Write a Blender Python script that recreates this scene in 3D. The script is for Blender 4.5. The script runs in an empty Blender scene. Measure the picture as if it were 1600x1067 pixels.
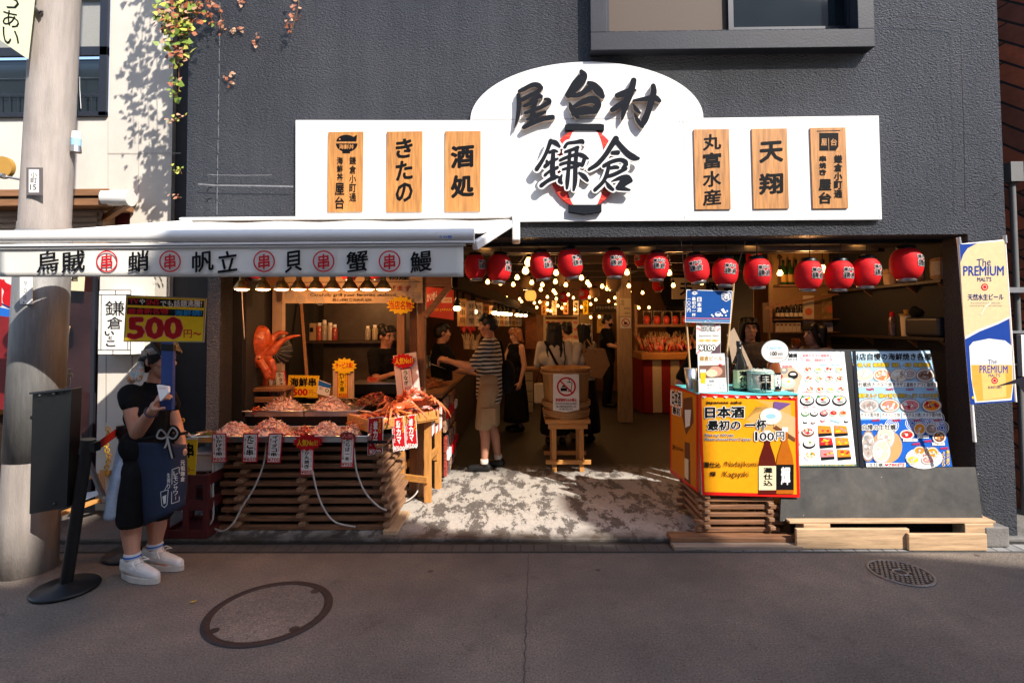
import bpy, bmesh, math, random
from math import pi, sin, cos, radians as RAD, sqrt, atan2
from mathutils import Vector as V, Matrix
S = bpy.context.scene
C = S.collection
rnd = random.Random(11)
# ---------------------------------------------------------------- camera
FPX, PPY = 820.0, 476.5
cam = bpy.data.cameras.new('camera')
co = bpy.data.objects.new('camera', cam); C.objects.link(co)
cam.sensor_width = 36.0
cam.lens = FPX / 1600 * 36
cam.shift_y = -(533.5 - PPY) / 1600
cam.clip_start, cam.clip_end = 0.05, 500
RC = Matrix.Rotation(RAD(0.75), 3, 'Z') @ Matrix.Rotation(RAD(92.0), 3, 'X') @ Matrix.Rotation(RAD(-0.35), 3, 'Z')
CAM = V((0, 0, 1.65))
co.matrix_world = Matrix.Translation(CAM) @ RC.to_4x4()
S.camera = co
# ---------------------------------------------------------------- sky, sun, exposure
SUN = V((-0.88, 1.0, -1.2)).normalized()          # direction the sunlight travels
w = bpy.data.worlds.new('World'); S.world = w; w.use_nodes = True
nt = w.node_tree
sky = nt.nodes.new('ShaderNodeTexSky'); sky.sky_type = 'NISHITA'; sky.sun_disc = False
sky.sun_elevation = math.asin(-SUN.z); sky.sun_rotation = atan2(-SUN.x, -SUN.y)
sky.air_density = 1.0; sky.dust_density = 1.0; sky.ozone_density = 1.0
bgn = nt.nodes['Background']; bgn.inputs[1].default_value = 0.15
nt.links.new(sky.outputs[0], bgn.inputs[0])
sl = bpy.data.lights.new('sun', 'SUN'); sl.energy = 3.5; sl.angle = RAD(0.53); sl.color = (1.0, 0.93, 0.83)
so = bpy.data.objects.new('sun', sl); C.objects.link(so)
so.rotation_euler = SUN.to_track_quat('-Z', 'Y').to_euler(); so.location = (6, -6, 12)
S.view_settings.view_transform = 'Standard'; S.view_settings.look = 'None'
S.view_settings.exposure = 1.2; S.view_settings.gamma = 1.0
S.cycles.max_bounces = 6; S.cycles.diffuse_bounces = 3; S.cycles.glossy_bounces = 3
S.cycles.transparent_max_bounces = 8; S.cycles.caustics_reflective = False; S.cycles.caustics_refractive = False
S.cycles.sample_clamp_indirect = 4.0

# ---------------------------------------------------------------- placing by the photograph's 1600 px frame: a ray met with a plane at a known depth
def ray(px, py): return RC @ V(((px - 800) / FPX, -(py - PPY) / FPX, -1.0))
def W(px, py, Y):
    d = ray(px, py); return CAM + d * (Y / d.y)
def G(px, py, z=0.0):
    d = ray(px, py); return CAM + d * ((z - CAM.z) / d.z)
def on_plane(px, py, P0, n):
    d = ray(px, py); return CAM + d * ((P0 - CAM).dot(n) / d.dot(n))
def wx(px, Y): return W(px, 505, Y).x
def wz(py, Y, px=805): return W(px, py, Y).z

# ---------------------------------------------------------------- materials
def lin(c):
    c /= 255.0
    return c / 12.92 if c <= 0.04045 else ((c + 0.055) / 1.055) ** 2.4
def rgb(r, g, b, k=1.0): return (lin(r) * k, lin(g) * k, lin(b) * k)
_M = {}
def mat(name, col, rough=0.6, var=0.12, scale=6.0, bump=0.0, bscale=40.0, metal=0.0, spec=0.5, emit=0.0, ecol=None, stretch=None, alpha=None, sub=0.0, coat=0.0, trans=0.0, dirt=0.0):
    if name in _M: return _M[name]
    m = bpy.data.materials.new(name); m.use_nodes = True
    n, l = m.node_tree.nodes, m.node_tree.links
    b = n['Principled BSDF']
    b.inputs['Roughness'].default_value = rough; b.inputs['Metallic'].default_value = metal
    b.inputs['Specular IOR Level'].default_value = spec
    if coat: b.inputs['Coat Weight'].default_value = coat
    if trans: b.inputs['Transmission Weight'].default_value = trans
    if emit:
        b.inputs['Emission Color'].default_value = (*(ecol or col), 1); b.inputs['Emission Strength'].default_value = emit
    if alpha is not None: b.inputs['Alpha'].default_value = alpha
    if sub:
        b.inputs['Subsurface Weight'].default_value = sub; b.inputs['Subsurface Radius'].default_value = (0.02, 0.008, 0.005)
    tc = n.new('ShaderNodeTexCoord'); mp = n.new('ShaderNodeMapping'); l.new(tc.outputs['Object'], mp.inputs[0])
    if stretch: mp.inputs['Scale'].default_value = stretch
    if var:
        tx = n.new('ShaderNodeTexNoise'); tx.inputs['Scale'].default_value = scale; tx.inputs['Detail'].default_value = 6; tx.inputs['Roughness'].default_value = 0.65
        l.new(mp.outputs[0], tx.inputs[0])
        rp = n.new('ShaderNodeMapRange'); rp.inputs[1].default_value = 0.3; rp.inputs[2].default_value = 0.7
        rp.inputs[3].default_value = 1 - var; rp.inputs[4].default_value = 1 + var
        l.new(tx.outputs[0], rp.inputs[0])
        mx = n.new('ShaderNodeVectorMath'); mx.operation = 'SCALE'; mx.inputs[0].default_value = col
        l.new(rp.outputs[0], mx.inputs['Scale'])
        out = mx.outputs[0]
        if dirt:
            t2 = n.new('ShaderNodeTexNoise'); t2.inputs['Scale'].default_value = scale * 0.31; t2.inputs['Detail'].default_value = 8
            l.new(tc.outputs['Object'], t2.inputs[0])
            r2 = n.new('ShaderNodeMapRange'); r2.inputs[1].default_value = 0.52; r2.inputs[2].default_value = 0.72; r2.inputs[4].default_value = dirt
            l.new(t2.outputs[0], r2.inputs[0])
            m2 = n.new('ShaderNodeMix'); m2.data_type = 'RGBA'; l.new(r2.outputs[0], m2.inputs[0]); l.new(out, m2.inputs[6]); m2.inputs[7].default_value = (0.05, 0.042, 0.035, 1)
            out = m2.outputs[2]
        l.new(out, b.inputs['Base Color'])
    else: b.inputs['Base Color'].default_value = (*col, 1)
    if bump:
        t3 = n.new('ShaderNodeTexNoise'); t3.inputs['Scale'].default_value = bscale; t3.inputs['Detail'].default_value = 4
        l.new(mp.outputs[0], t3.inputs[0])
        bp = n.new('ShaderNodeBump'); bp.inputs['Strength'].default_value = bump; bp.inputs['Distance'].default_value = 0.01
        l.new(t3.outputs[0], bp.inputs['Height']); l.new(bp.outputs[0], b.inputs['Normal'])
    _M[name] = m
    return m
def wood(name, col, axis=0, var=0.3, rough=0.55, dirt=0.15):
    st = [9.0, 9.0, 9.0]; st[axis] = 0.8
    return mat(name, col, rough, var, 5.0, 0.25, 6.0, stretch=tuple(st), dirt=dirt)
def node_mat(name, rough=0.6):
    m = bpy.data.materials.new(name); m.use_nodes = True
    n, l = m.node_tree.nodes, m.node_tree.links
    b = n['Principled BSDF']; b.inputs['Roughness'].default_value = rough
    tc = n.new('ShaderNodeTexCoord')
    _M[name] = m
    return m, n, l, b, tc.outputs['Object']
def nz(n, l, vec, scale, detail=6, rough=0.6, dist=0.0):
    t = n.new('ShaderNodeTexNoise'); t.inputs['Scale'].default_value = scale; t.inputs['Detail'].default_value = detail
    t.inputs['Roughness'].default_value = rough; t.inputs['Distortion'].default_value = dist
    l.new(vec, t.inputs[0]); return t.outputs[0]
def ramp(n, l, fac, stops):
    r = n.new('ShaderNodeValToRGB'); e = r.color_ramp.elements
    while len(e) < len(stops): e.new(0.5)
    for i, (p, c) in enumerate(stops): e[i].position = p; e[i].color = (*c, 1)
    l.new(fac, r.inputs[0]); return r.outputs[0]
def mixc(n, l, fac, a, b_, mode='MIX'):
    x = n.new('ShaderNodeMix'); x.data_type = 'RGBA'; x.blend_type = mode
    for s, i in ((fac, 0), (a, 6), (b_, 7)):
        if hasattr(s, 'links'): l.new(s, x.inputs[i])
        elif i == 0: x.inputs[0].default_value = s
        else: x.inputs[i].default_value = (*s, 1)
    return x.outputs[2]
def bumpn(n, l, b, h, strength, dist=0.01):
    bp = n.new('ShaderNodeBump'); bp.inputs['Strength'].default_value = strength; bp.inputs['Distance'].default_value = dist
    l.new(h, bp.inputs['Height']); l.new(bp.outputs[0], b.inputs['Normal'])

# ---------------------------------------------------------------- objects
def tag(o, label=None, cat=None, group=None, kind=None):
    if label: o['label'] = label
    if cat: o['category'] = cat
    if group: o['group'] = group
    if kind: o['kind'] = kind
    return o
def thing(name, label, cat, loc=(0, 0, 0), group=None, rotz=0.0):
    o = bpy.data.objects.new(name, None); C.objects.link(o); o.location = loc; o.rotation_euler = (0, 0, rotz)
    o.empty_display_size = 0.1
    return tag(o, label, cat, group)
def dup(root, loc, label=None, rotz=0.0, group=None, scale=None):
    r = root.copy(); C.objects.link(r); r.location = loc; r.rotation_euler = (root.rotation_euler.x, root.rotation_euler.y, rotz)
    if label: r['label'] = label
    if group: r['group'] = group
    if scale: r.scale = (scale, scale, scale)
    for ch in list(root.children):
        c = ch.copy(); C.objects.link(c); c.parent = r
        for g in list(ch.children):
            d = g.copy(); C.objects.link(d); d.parent = c
    return r
def local_of(parent):
    p = V((0, 0, 0))
    while parent is not None: p = p + parent.location; parent = parent.parent
    return p
class MB:
    def __init__(s, *mats): s.v, s.f, s.m, s.sm, s.mats = [], [], [], [], list(mats)
    def mi(s, m):
        if m is None: return 0
        if m not in s.mats: s.mats.append(m)
        return s.mats.index(m)
    def add(s, vs, fs, m=None, smooth=False):
        k = len(s.v); i = s.mi(m)
        s.v += [tuple(p) for p in vs]
        for f in fs: s.f.append([a + k for a in f]); s.m.append(i); s.sm.append(smooth)
        return s
    def box(s, a, b, m=None, M=None):
        x0, y0, z0 = a; x1, y1, z1 = b
        vs = [V(p) for p in ((x0, y0, z0), (x1, y0, z0), (x1, y1, z0), (x0, y1, z0), (x0, y0, z1), (x1, y0, z1), (x1, y1, z1), (x0, y1, z1))]
        if M: vs = [M @ p for p in vs]
        return s.add(vs, [(3, 2, 1, 0), (4, 5, 6, 7), (0, 1, 5, 4), (1, 2, 6, 5), (2, 3, 7, 6), (3, 0, 4, 7)], m)
    def bar(s, p, q, w_, h_, m=None, up=V((0, 0, 1))):
        p, q = V(p), V(q); d = (q - p); L = d.length; d.normalize()
        sd = d.cross(up)
        if sd.length < 1e-4: sd = d.cross(V((0, 1, 0)))
        sd.normalize(); u = sd.cross(d)
        M = Matrix((sd, d, u)).transposed().to_4x4(); M.translation = p
        return s.box((-w_ / 2, 0, -h_ / 2), (w_ / 2, L, h_ / 2), m, M)
    def cyl(s, p, q, r, r2=None, n=16, m=None, cap=True, smooth=True):
        p, q = V(p), V(q); r2 = r if r2 is None else r2
        d = (q - p).normalized(); a = d.orthogonal().normalized(); b = d.cross(a)
        vs = [p + (a * cos(2 * pi * i / n) + b * sin(2 * pi * i / n)) * r for i in range(n)] + [q + (a * cos(2 * pi * i / n) + b * sin(2 * pi * i / n)) * r2 for i in range(n)]
        s.add(vs, [(i, (i + 1) % n, n + (i + 1) % n, n + i) for i in range(n)], m, smooth)
        if cap: s.add(vs, [tuple(range(n - 1, -1, -1)), tuple(range(n, 2 * n))], m)
        return s
    def tube(s, pts, r, n=8, m=None):
        pts = [V(p) for p in pts]; vs = []; N = len(pts); a = None
        for i, p in enumerate(pts):
            d = (pts[min(i + 1, N - 1)] - pts[max(i - 1, 0)]).normalized()
            a = d.orthogonal().normalized() if a is None else (a - d * a.dot(d)).normalized()
            b = d.cross(a); rr = r[i] if isinstance(r, (list, tuple)) else r
            vs += [p + (a * cos(2 * pi * k / n) + b * sin(2 * pi * k / n)) * rr for k in range(n)]
        fs = [(i * n + k, i * n + (k + 1) % n, (i + 1) * n + (k + 1) % n, (i + 1) * n + k) for i in range(N - 1) for k in range(n)]
        fs += [tuple(range(n - 1, -1, -1)), tuple(range((N - 1) * n, N * n))]
        return s.add(vs, fs, m, True)
    def lathe(s, prof, c=(0, 0, 0), n=24, m=None, M=None, smooth=True):
        c = V(c); vs = []
        for r, z in prof:
            for k in range(n):
                p = V((r * cos(2 * pi * k / n), r * sin(2 * pi * k / n), z)); vs.append((M @ p if M else p) + c)
        N = len(prof)
        fs = [(i * n + k, i * n + (k + 1) % n, (i + 1) * n + (k + 1) % n, (i + 1) * n + k) for i in range(N - 1) for k in range(n)]
        s.add(vs, fs, m, smooth)
        if prof[0][0] > 1e-5: s.add(vs[:n], [tuple(range(n - 1, -1, -1))], m)
        if prof[-1][0] > 1e-5: s.add(vs[-n:], [tuple(range(n))], m)
        return s
    def ell(s, c, r, m=None, n=12, k=8, M=None):
        c = V(c); r = (r, r, r) if not isinstance(r, (tuple, list)) else r; vs = []
        for i in range(k + 1):
            t = pi * i / k
            for j in range(n):
                p = V((r[0] * sin(t) * cos(2 * pi * j / n), r[1] * sin(t) * sin(2 * pi * j / n), -r[2] * cos(t)))
                vs.append((M @ p if M else p) + c)
        return s.add(vs, [(i * n + j, i * n + (j + 1) % n, (i + 1) * n + (j + 1) % n, (i + 1) * n + j) for i in range(k) for j in range(n)], m, True)
    def prism(s, pts, n, t, m=None, ms=None):
        """flat polygon (3-D points, counter-clockwise seen from n) pushed back by t along -n"""
        pts = [V(p) for p in pts]; n = V(n).normalized(); N = len(pts); bk = [p - n * t for p in pts]
        s.add(pts + bk, [tuple(range(N)), tuple(range(2 * N - 1, N - 1, -1))], m)
        s.add(pts + bk, [(i, N + i, N + (i + 1) % N, (i + 1) % N) for i in range(N)], ms or m)
        return s
    def quad(s, a, b, c, d, m=None): return s.add([V(a), V(b), V(c), V(d)], [(0, 1, 2, 3)], m)
    def build(s, name, parent=None, bev=0.0, seg=2, loc=None):
        me = bpy.data.meshes.new(name); off = V((0, 0, 0))
        if parent is not None: off = local_of(parent)
        elif loc is not None: off = V(loc)
        me.from_pydata([tuple(V(p) - off) for p in s.v], [], s.f)
        for x in s.mats: me.materials.append(x)
        me.polygons.foreach_set('material_index', s.m); me.polygons.foreach_set('use_smooth', s.sm)
        me.validate(); me.update()
        o = bpy.data.objects.new(name, me); C.objects.link(o)
        if parent is not None: o.parent = parent
        elif loc is not None: o.location = off
        if bev:
            b = o.modifiers.new('bevel', 'BEVEL'); b.width = bev; b.segments = seg; b.limit_method = 'ANGLE'; b.angle_limit = RAD(40)
        return o
# tapered blobs fused into one skin (bodies, clothing, shoes, octopus ...)
class Blob:
    def __init__(s): s.b = MB()
    def cap(s, p, rp, q, rq, n=12):
        p, q = V(p), V(q); d = q - p; L = max(d.length, 1e-5); d = d / L
        a = d.orthogonal().normalized(); b = d.cross(a); K = 4; rings = []
        for i in range(K + 1):
            t = -pi / 2 + pi / 2 * i / K; rings.append((p + d * rp * sin(t), rp * cos(t)))
        for i in range(K + 1):
            t = pi / 2 * i / K; rings.append((q + d * rq * sin(t), rq * cos(t)))
        vs = [c + (a * cos(2 * pi * j / n) + b * sin(2 * pi * j / n)) * max(r, 1e-4) for c, r in rings for j in range(n)]
        N = len(rings)
        fs = [(i * n + j, i * n + (j + 1) % n, (i + 1) * n + (j + 1) % n, (i + 1) * n + j) for i in range(N - 1) for j in range(n)]
        fs += [tuple(range(n - 1, -1, -1)), tuple(range((N - 1) * n, N * n))]
        s.b.add(vs, fs); return s
    def chain(s, pts):
        for (p, r), (q, r2) in zip(pts, pts[1:]): s.cap(p, r, q, r2)
        return s
    def ell(s, c, r, M=None): s.b.ell(c, r, None, 16, 10, M); return s
    def box(s, a, b, M=None): s.b.box(a, b, None, M); return s
    def build(s, name, m, parent=None, voxel=0.008, smooth=3, extra=None, loc=None, keep=None):
        me = bpy.data.meshes.new('tmp'); me.from_pydata(s.b.v, [], s.b.f); me.update()
        o = bpy.data.objects.new('tmp', me); C.objects.link(o)
        r = o.modifiers.new('r', 'REMESH'); r.mode = 'VOXEL'; r.voxel_size = voxel; r.use_smooth_shade = True
        if smooth:
            k = o.modifiers.new('s', 'SMOOTH'); k.factor = 0.5; k.iterations = smooth
        dg = bpy.context.evaluated_depsgraph_get(); ev = o.evaluated_get(dg); em = ev.to_mesh()
        vs = [v.co.copy() for v in em.vertices]; fs = [tuple(p.vertices) for p in em.polygons]; ev.to_mesh_clear()
        bpy.data.objects.remove(o); bpy.data.meshes.remove(me)
        if keep: # clip: keep only faces whose centre passes
            fs = [f for f in fs if keep(sum((vs[i] for i in f), V((0, 0, 0))) / len(f))]
        out = MB(m)
        if keep:
            used = sorted({i for f in fs for i in f}); ix = {a: b for b, a in enumerate(used)}
            vs = [vs[i] for i in used]; fs = [tuple(ix[i] for i in f) for f in fs]
        out.add(vs, fs, m if not callable(m) else None, True)
        if extra: extra(out)
        return out.build(name, parent, loc=loc)
# ---------------------------------------------------------------- flat graphics: shapes and lettering drawn in the photograph's px on a real plane
_G = {}
def glyph(txt):
    k = txt
    if k not in _G:
        c = bpy.data.curves.new('t', 'FONT'); c.body = txt; c.resolution_u = 2
        o = bpy.data.objects.new('t', c); m = bpy.data.meshes.new_from_object(o)
        vs = [(v.co.x, v.co.y) for v in m.vertices]; fs = [tuple(p.vertices) for p in m.polygons]
        bpy.data.objects.remove(o); bpy.data.curves.remove(c); bpy.data.meshes.remove(m)
        _G[k] = (vs, fs)
    return _G[k]
def ink(name, col, rough=0.55): return mat('ink_' + name, col, rough, 0.06, 30, spec=0.1)
BLACK = ink('black', (0.006, 0.006, 0.007)); WHITE = ink('white', (0.78, 0.77, 0.74)); RED = ink('red', (0.5, 0.012, 0.018))
YEL = ink('yellow', (0.78, 0.5, 0.02)); NAVY = ink('navy', (0.012, 0.035, 0.16)); BLUE = ink('blue', (0.02, 0.13, 0.5)); ORANGE = ink('orange', (0.8, 0.24, 0.012))
GREY = ink('grey', (0.25, 0.25, 0.25)); PINK = ink('pink', (0.75, 0.22, 0.22)); GREEN = ink('green', (0.05, 0.2, 0.05)); CREAM = ink('cream', (0.72, 0.6, 0.4)); LBLUE = ink('light_blue', (0.3, 0.55, 0.75)); BROWN = ink('brown', (0.16, 0.06, 0.025)); SALMON = ink('salmon', (0.72, 0.2, 0.08)); CYAN = ink('turquoise', (0.1, 0.5, 0.55)); GOLD = ink('gold', (0.45, 0.25, 0.06))
class Art:
    """draws on the plane through P0 with normal n (towards the viewer); layers a fraction of a millimetre apart"""
    def __init__(s, P0, n, step=0.00022, mb=None): s.P0, s.n, s.k, s.step, s.mb = V(P0), V(n).normalized(), 1, step, mb or MB()
    def at(s, x, y, k=None): return on_plane(x, y, s.P0, s.n) + s.n * (s.step * (s.k if k is None else k))
    def poly(s, pts, m):
        ar = sum(a[0] * b[1] - b[0] * a[1] for a, b in zip(pts, pts[1:] + pts[:1]))
        if ar > 0: pts = pts[::-1]
        s.mb.add([s.at(x, y) for x, y in pts], [tuple(range(len(pts)))], m); s.k += 1; return s
    def rect(s, x0, y0, x1, y1, m): return s.poly([(x0, y0), (x1, y0), (x1, y1), (x0, y1)], m)
    def disc(s, x, y, r, m, ry=None, n=20, rot=0.0):
        ry = r if ry is None else ry
        return s.poly([(x + r * cos(2 * pi * i / n) * cos(rot) - ry * sin(2 * pi * i / n) * sin(rot), y + r * cos(2 * pi * i / n) * sin(rot) + ry * sin(2 * pi * i / n) * cos(rot)) for i in range(n)], m)
    def ring(s, x, y, r, w_, m, n=28, ry=None):
        q = (ry or r) / r
        a = [s.at(x + r * cos(2 * pi * i / n), y + r * q * sin(2 * pi * i / n)) for i in range(n)]
        b = [s.at(x + (r - w_) * cos(2 * pi * i / n), y + (r - w_) * q * sin(2 * pi * i / n)) for i in range(n)]
        s.mb.add(a + b, [(i, n + i, n + (i + 1) % n, (i + 1) % n) for i in range(n)], m); s.k += 1; return s
    def line(s, pts, w_, m):
        for i, ((x0, y0), (x1, y1)) in enumerate(zip(pts, pts[1:])):
            L = max(math.hypot(x1 - x0, y1 - y0), 1e-6); a, b = -(y1 - y0) / L * w_ / 2, (x1 - x0) / L * w_ / 2
            s.poly([(x0 + a, y0 + b), (x1 + a, y1 + b), (x1 - a, y1 - b), (x0 - a, y0 - b)], m); s.k -= 1
        s.k += 1; return s
    def stroke(s, pts, m, grow=0.0, sub=5):
        """brush stroke: (x, y, width) points, rounded ends"""
        P = smooth_path(pts, sub); n = len(P); L, R_ = [], []
        for i, (x, y, w_) in enumerate(P):
            x0, y0, _ = P[max(i - 1, 0)]; x1, y1, _ = P[min(i + 1, n - 1)]
            d = max(math.hypot(x1 - x0, y1 - y0), 1e-6); a, b = -(y1 - y0) / d, (x1 - x0) / d; h = w_ / 2 + grow
            L.append((x + a * h, y + b * h)); R_.append((x - a * h, y - b * h))
        vs = [s.at(*p) for p in L + R_]
        s.mb.add(vs, [(i, i + 1, n + i + 1, n + i) for i in range(n - 1)], m)
        return s
    def glyphs(s, txt, box, m, bold=0.0, shear=0.0, basis=None):
        """one string stretched to the px box; basis = (ux, uy, vx, vy): skew of the box on a slanted plane"""
        vs, fs = glyph(txt)
        if not vs: return s
        x0, y0, x1, y1 = box; a0 = min(v[0] for v in vs); a1 = max(v[0] for v in vs); b0 = min(v[1] for v in vs); b1 = max(v[1] for v in vs)
        nd = 0 if bold <= 0 else (8 if bold > 0.035 else 6); r = bold * 0.8
        a0 -= r; a1 += r; b0 -= r; b1 += r; k0 = s.k
        for q in range(nd or 1):
            dx, dy = (r * cos(2 * pi * q / nd), r * sin(2 * pi * q / nd)) if nd else (0, 0); out = []
            for a, b in vs:
                u = (a + dx - a0) / max(a1 - a0, 1e-6); t = 1 - (b + dy - b0) / max(b1 - b0, 1e-6)
                x = x0 + u * (x1 - x0); y = y0 + t * (y1 - y0) - shear * (u - 0.5) * (y1 - y0)
                if basis: x += basis[1] * t; y += basis[0] * u
                out.append(s.at(x, y, k0 + q * 0.07))
            s.mb.add(out, fs, m)
        s.k += 1; return s
    def t(s, txt, x0, y0, x1, y1, m, bold=0.02, vert=False, out=None, ow=0.03, shear=0.0, fit=0.9, basis=None, lean=0.0):
        """lettering; horizontal strings fill the box, vertical ones get equal cells; out = outline colour"""
        k0 = s.k
        try: s._t(txt, x0, y0, x1, y1, m, bold, vert, out, ow, shear, fit, basis, lean)
        finally: s.k = k0
        return s
    def _t(s, txt, x0, y0, x1, y1, m, bold, vert, out, ow, shear, fit, basis, lean):
        if not vert:
            if out: s.glyphs(txt, (x0 - ow * (y1 - y0), y0 - ow * (y1 - y0), x1 + ow * (y1 - y0), y1 + ow * (y1 - y0)), out, bold + ow, shear, basis)
            return s.glyphs(txt, (x0, y0, x1, y1), m, bold, shear, basis)
        ch = list(txt); h = (y1 - y0) / len(ch); lay = [(out, ow)] if out else []
        for col, o_ in lay + [(m, 0.0)]:
            for i, c in enumerate(ch):
                if c == ' ': continue
                f = fit; sm = 0.55 if c in '一ー・' else 1.0; cx = (x0 + x1) / 2 + lean * ((i + 0.5) / len(ch) - 0.5); cy = y0 + h * (i + 0.5); hw = (x1 - x0) / 2; hh = h * f / 2
                g = o_ * h
                if c == '一': s.glyphs(c, (cx - hw, cy - hh * 0.14 - g, cx + hw, cy + hh * 0.14 + g), col, bold + o_, shear, basis)
                elif c == 'ー': s.rect(cx - hw * 0.12 - g, cy - hh * 0.8 - g, cx + hw * 0.12 + g, cy + hh * 0.8 + g, col)
                else: s.glyphs(c, (cx - hw - g, cy - hh - g, cx + hw + g, cy + hh + g), col, bold + o_, shear, basis)
                s.k -= 1
            s.k += 1
        return s
    def build(s, name, parent=None, **k): return s.mb.build(name, parent, **k)
def smooth_path(pts, sub=5):
    if len(pts) < 2: return pts
    out = []; n = len(pts)
    for i in range(n - 1):
        p0, p1, p2, p3 = pts[max(i - 1, 0)], pts[i], pts[i + 1], pts[min(i + 2, n - 1)]
        for k in range(sub):
            t = k / sub
            out.append(tuple(0.5 * (2 * b + (c - a) * t + (2 * a - 5 * b + 4 * c - d) * t * t + (3 * b - a - 3 * c + d) * t ** 3) for a, b, c, d in zip(p0, p1, p2, p3)))
    out.append(tuple(pts[-1])); return out
FRONT = V((0, -1, 0))
def board(name, pts, Y, m, t=0.02, parent=None, n=FRONT, mb=None):
    """a flat panel: px outline on the plane at depth Y, thickness t behind it"""
    mb = mb or MB(); P0 = V((0, Y, 0))
    ar = sum(a[0] * b[1] - b[0] * a[1] for a, b in zip(pts, pts[1:] + pts[:1]))
    if ar > 0: pts = pts[::-1]
    mb.prism([on_plane(x, y, P0, n) for x, y in pts], n, t, m); return mb
def R4(x0, y0, x1, y1): return [(x0, y0), (x1, y0), (x1, y1), (x0, y1)]
# ================================================================ materials of the setting
def stucco():
    m, n, l, b, oc = node_mat('dark_stucco', 0.33)
    mp = n.new('ShaderNodeMapping'); mp.inputs['Rotation'].default_value = (0, RAD(35), 0); mp.inputs['Scale'].default_value = (1.0, 1.0, 1.7); l.new(oc, mp.inputs[0])
    h1 = nz(n, l, mp.outputs[0], 48, 3, 0.55, 0.5); h2 = nz(n, l, oc, 110, 3)
    ad = n.new('ShaderNodeMath'); ad.operation = 'MULTIPLY_ADD'; l.new(h2, ad.inputs[0]); ad.inputs[1].default_value = 0.45; l.new(h1, ad.inputs[2])
    bumpn(n, l, b, ad.outputs[0], 1.0, 0.16)
    a = nz(n, l, oc, 0.9, 8, 0.7, 0.5); col = ramp(n, l, a, [(0.3, (0.046, 0.048, 0.058)), (0.7, (0.078, 0.08, 0.094))])
    m3 = n.new('ShaderNodeMapping'); m3.inputs['Scale'].default_value = (2.2, 1, 0.16); l.new(oc, m3.inputs[0]); col = mixc(n, l, 1.0, col, ramp(n, l, nz(n, l, m3.outputs[0], 2.2, 8, 0.7), [(0.3, (0.72, 0.72, 0.74)), (0.5, (1, 1, 1)), (0.72, (1.3, 1.27, 1.24))]), 'MULTIPLY')
    s = nz(n, l, mp.outputs[0], 9, 9, 0.75); fl = ramp(n, l, s, [(0.64, (0, 0, 0)), (0.72, (1, 1, 1))])
    q = nz(n, l, oc, 0.9, 3); ql = ramp(n, l, q, [(0.5, (0, 0, 0)), (0.62, (0.45, 0.45, 0.45))])
    mm = n.new('ShaderNodeMix'); mm.data_type = 'RGBA'; mm.blend_type = 'MULTIPLY'; mm.inputs[0].default_value = 1; l.new(fl, mm.inputs[6]); l.new(ql, mm.inputs[7])
    l.new(mixc(n, l, mm.outputs[2], col, (0.2, 0.095, 0.06)), b.inputs['Base Color'])
    b.inputs['Specular IOR Level'].default_value = 0.9
    return m
STUCCO = stucco()
def asphalt():
    m, n, l, b, oc = node_mat('asphalt', 0.8)
    a = nz(n, l, oc, 0.7, 8, 0.7); g = nz(n, l, oc, 95, 5, 0.75); f = nz(n, l, oc, 60, 3)
    col = ramp(n, l, a, [(0.28, (0.105, 0.09, 0.076)), (0.5, (0.195, 0.16, 0.131)), (0.72, (0.33, 0.258, 0.195))])
    sp = ramp(n, l, g, [(0.32, (0.18, 0.17, 0.17)), (0.47, (0.95, 0.95, 0.95)), (0.56, (1.1, 1.08, 1.05)), (0.68, (2.0, 1.9, 1.8))])
    col = mixc(n, l, 1.0, col, sp, 'MULTIPLY')
    st = nz(n, l, oc, 4.5, 8, 0.75); sm = ramp(n, l, st, [(0.25, (1.35, 1.22, 1.1)), (0.42, (1, 1, 1)), (0.58, (1, 1, 1)), (0.7, (0.55, 0.52, 0.51))])
    col = mixc(n, l, 0.8, col, sm, 'MULTIPLY')
    vo = n.new('ShaderNodeTexVoronoi'); vo.inputs['Scale'].default_value = 2.6; l.new(oc, vo.inputs[0]); col = mixc(n, l, 1.0, col, ramp(n, l, vo.outputs['Distance'], [(0.035, (0.3, 0.28, 0.28)), (0.055, (1, 1, 1))]), 'MULTIPLY')
    sx = n.new('ShaderNodeSeparateXYZ'); l.new(oc, sx.inputs[0]); er = n.new('ShaderNodeMapRange'); er.inputs[1].default_value = 3.0; er.inputs[2].default_value = 3.8; l.new(sx.outputs[1], er.inputs[0])
    en = nz(n, l, oc, 1.8, 6); em = n.new('ShaderNodeMath'); em.operation = 'MULTIPLY'; l.new(er.outputs[0], em.inputs[0]); l.new(en, em.inputs[1]); wr_ = n.new('ShaderNodeMapRange'); wr_.inputs[1].default_value = 1.9; wr_.inputs[2].default_value = 1.2; l.new(sx.outputs[0], wr_.inputs[0]); e3 = n.new('ShaderNodeMath'); e3.operation = 'MULTIPLY'; l.new(em.outputs[0], e3.inputs[0]); l.new(wr_.outputs[0], e3.inputs[1])
    col = mixc(n, l, e3.outputs[0], col, (0.075, 0.055, 0.045))
    l.new(col, b.inputs['Base Color'])
    ad = n.new('ShaderNodeMath'); ad.operation = 'ADD'; l.new(g, ad.inputs[0]); l.new(f, ad.inputs[1])
    bumpn(n, l, b, ad.outputs[0], 0.9, 0.01)
    return m
ASPHALT = asphalt()
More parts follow.
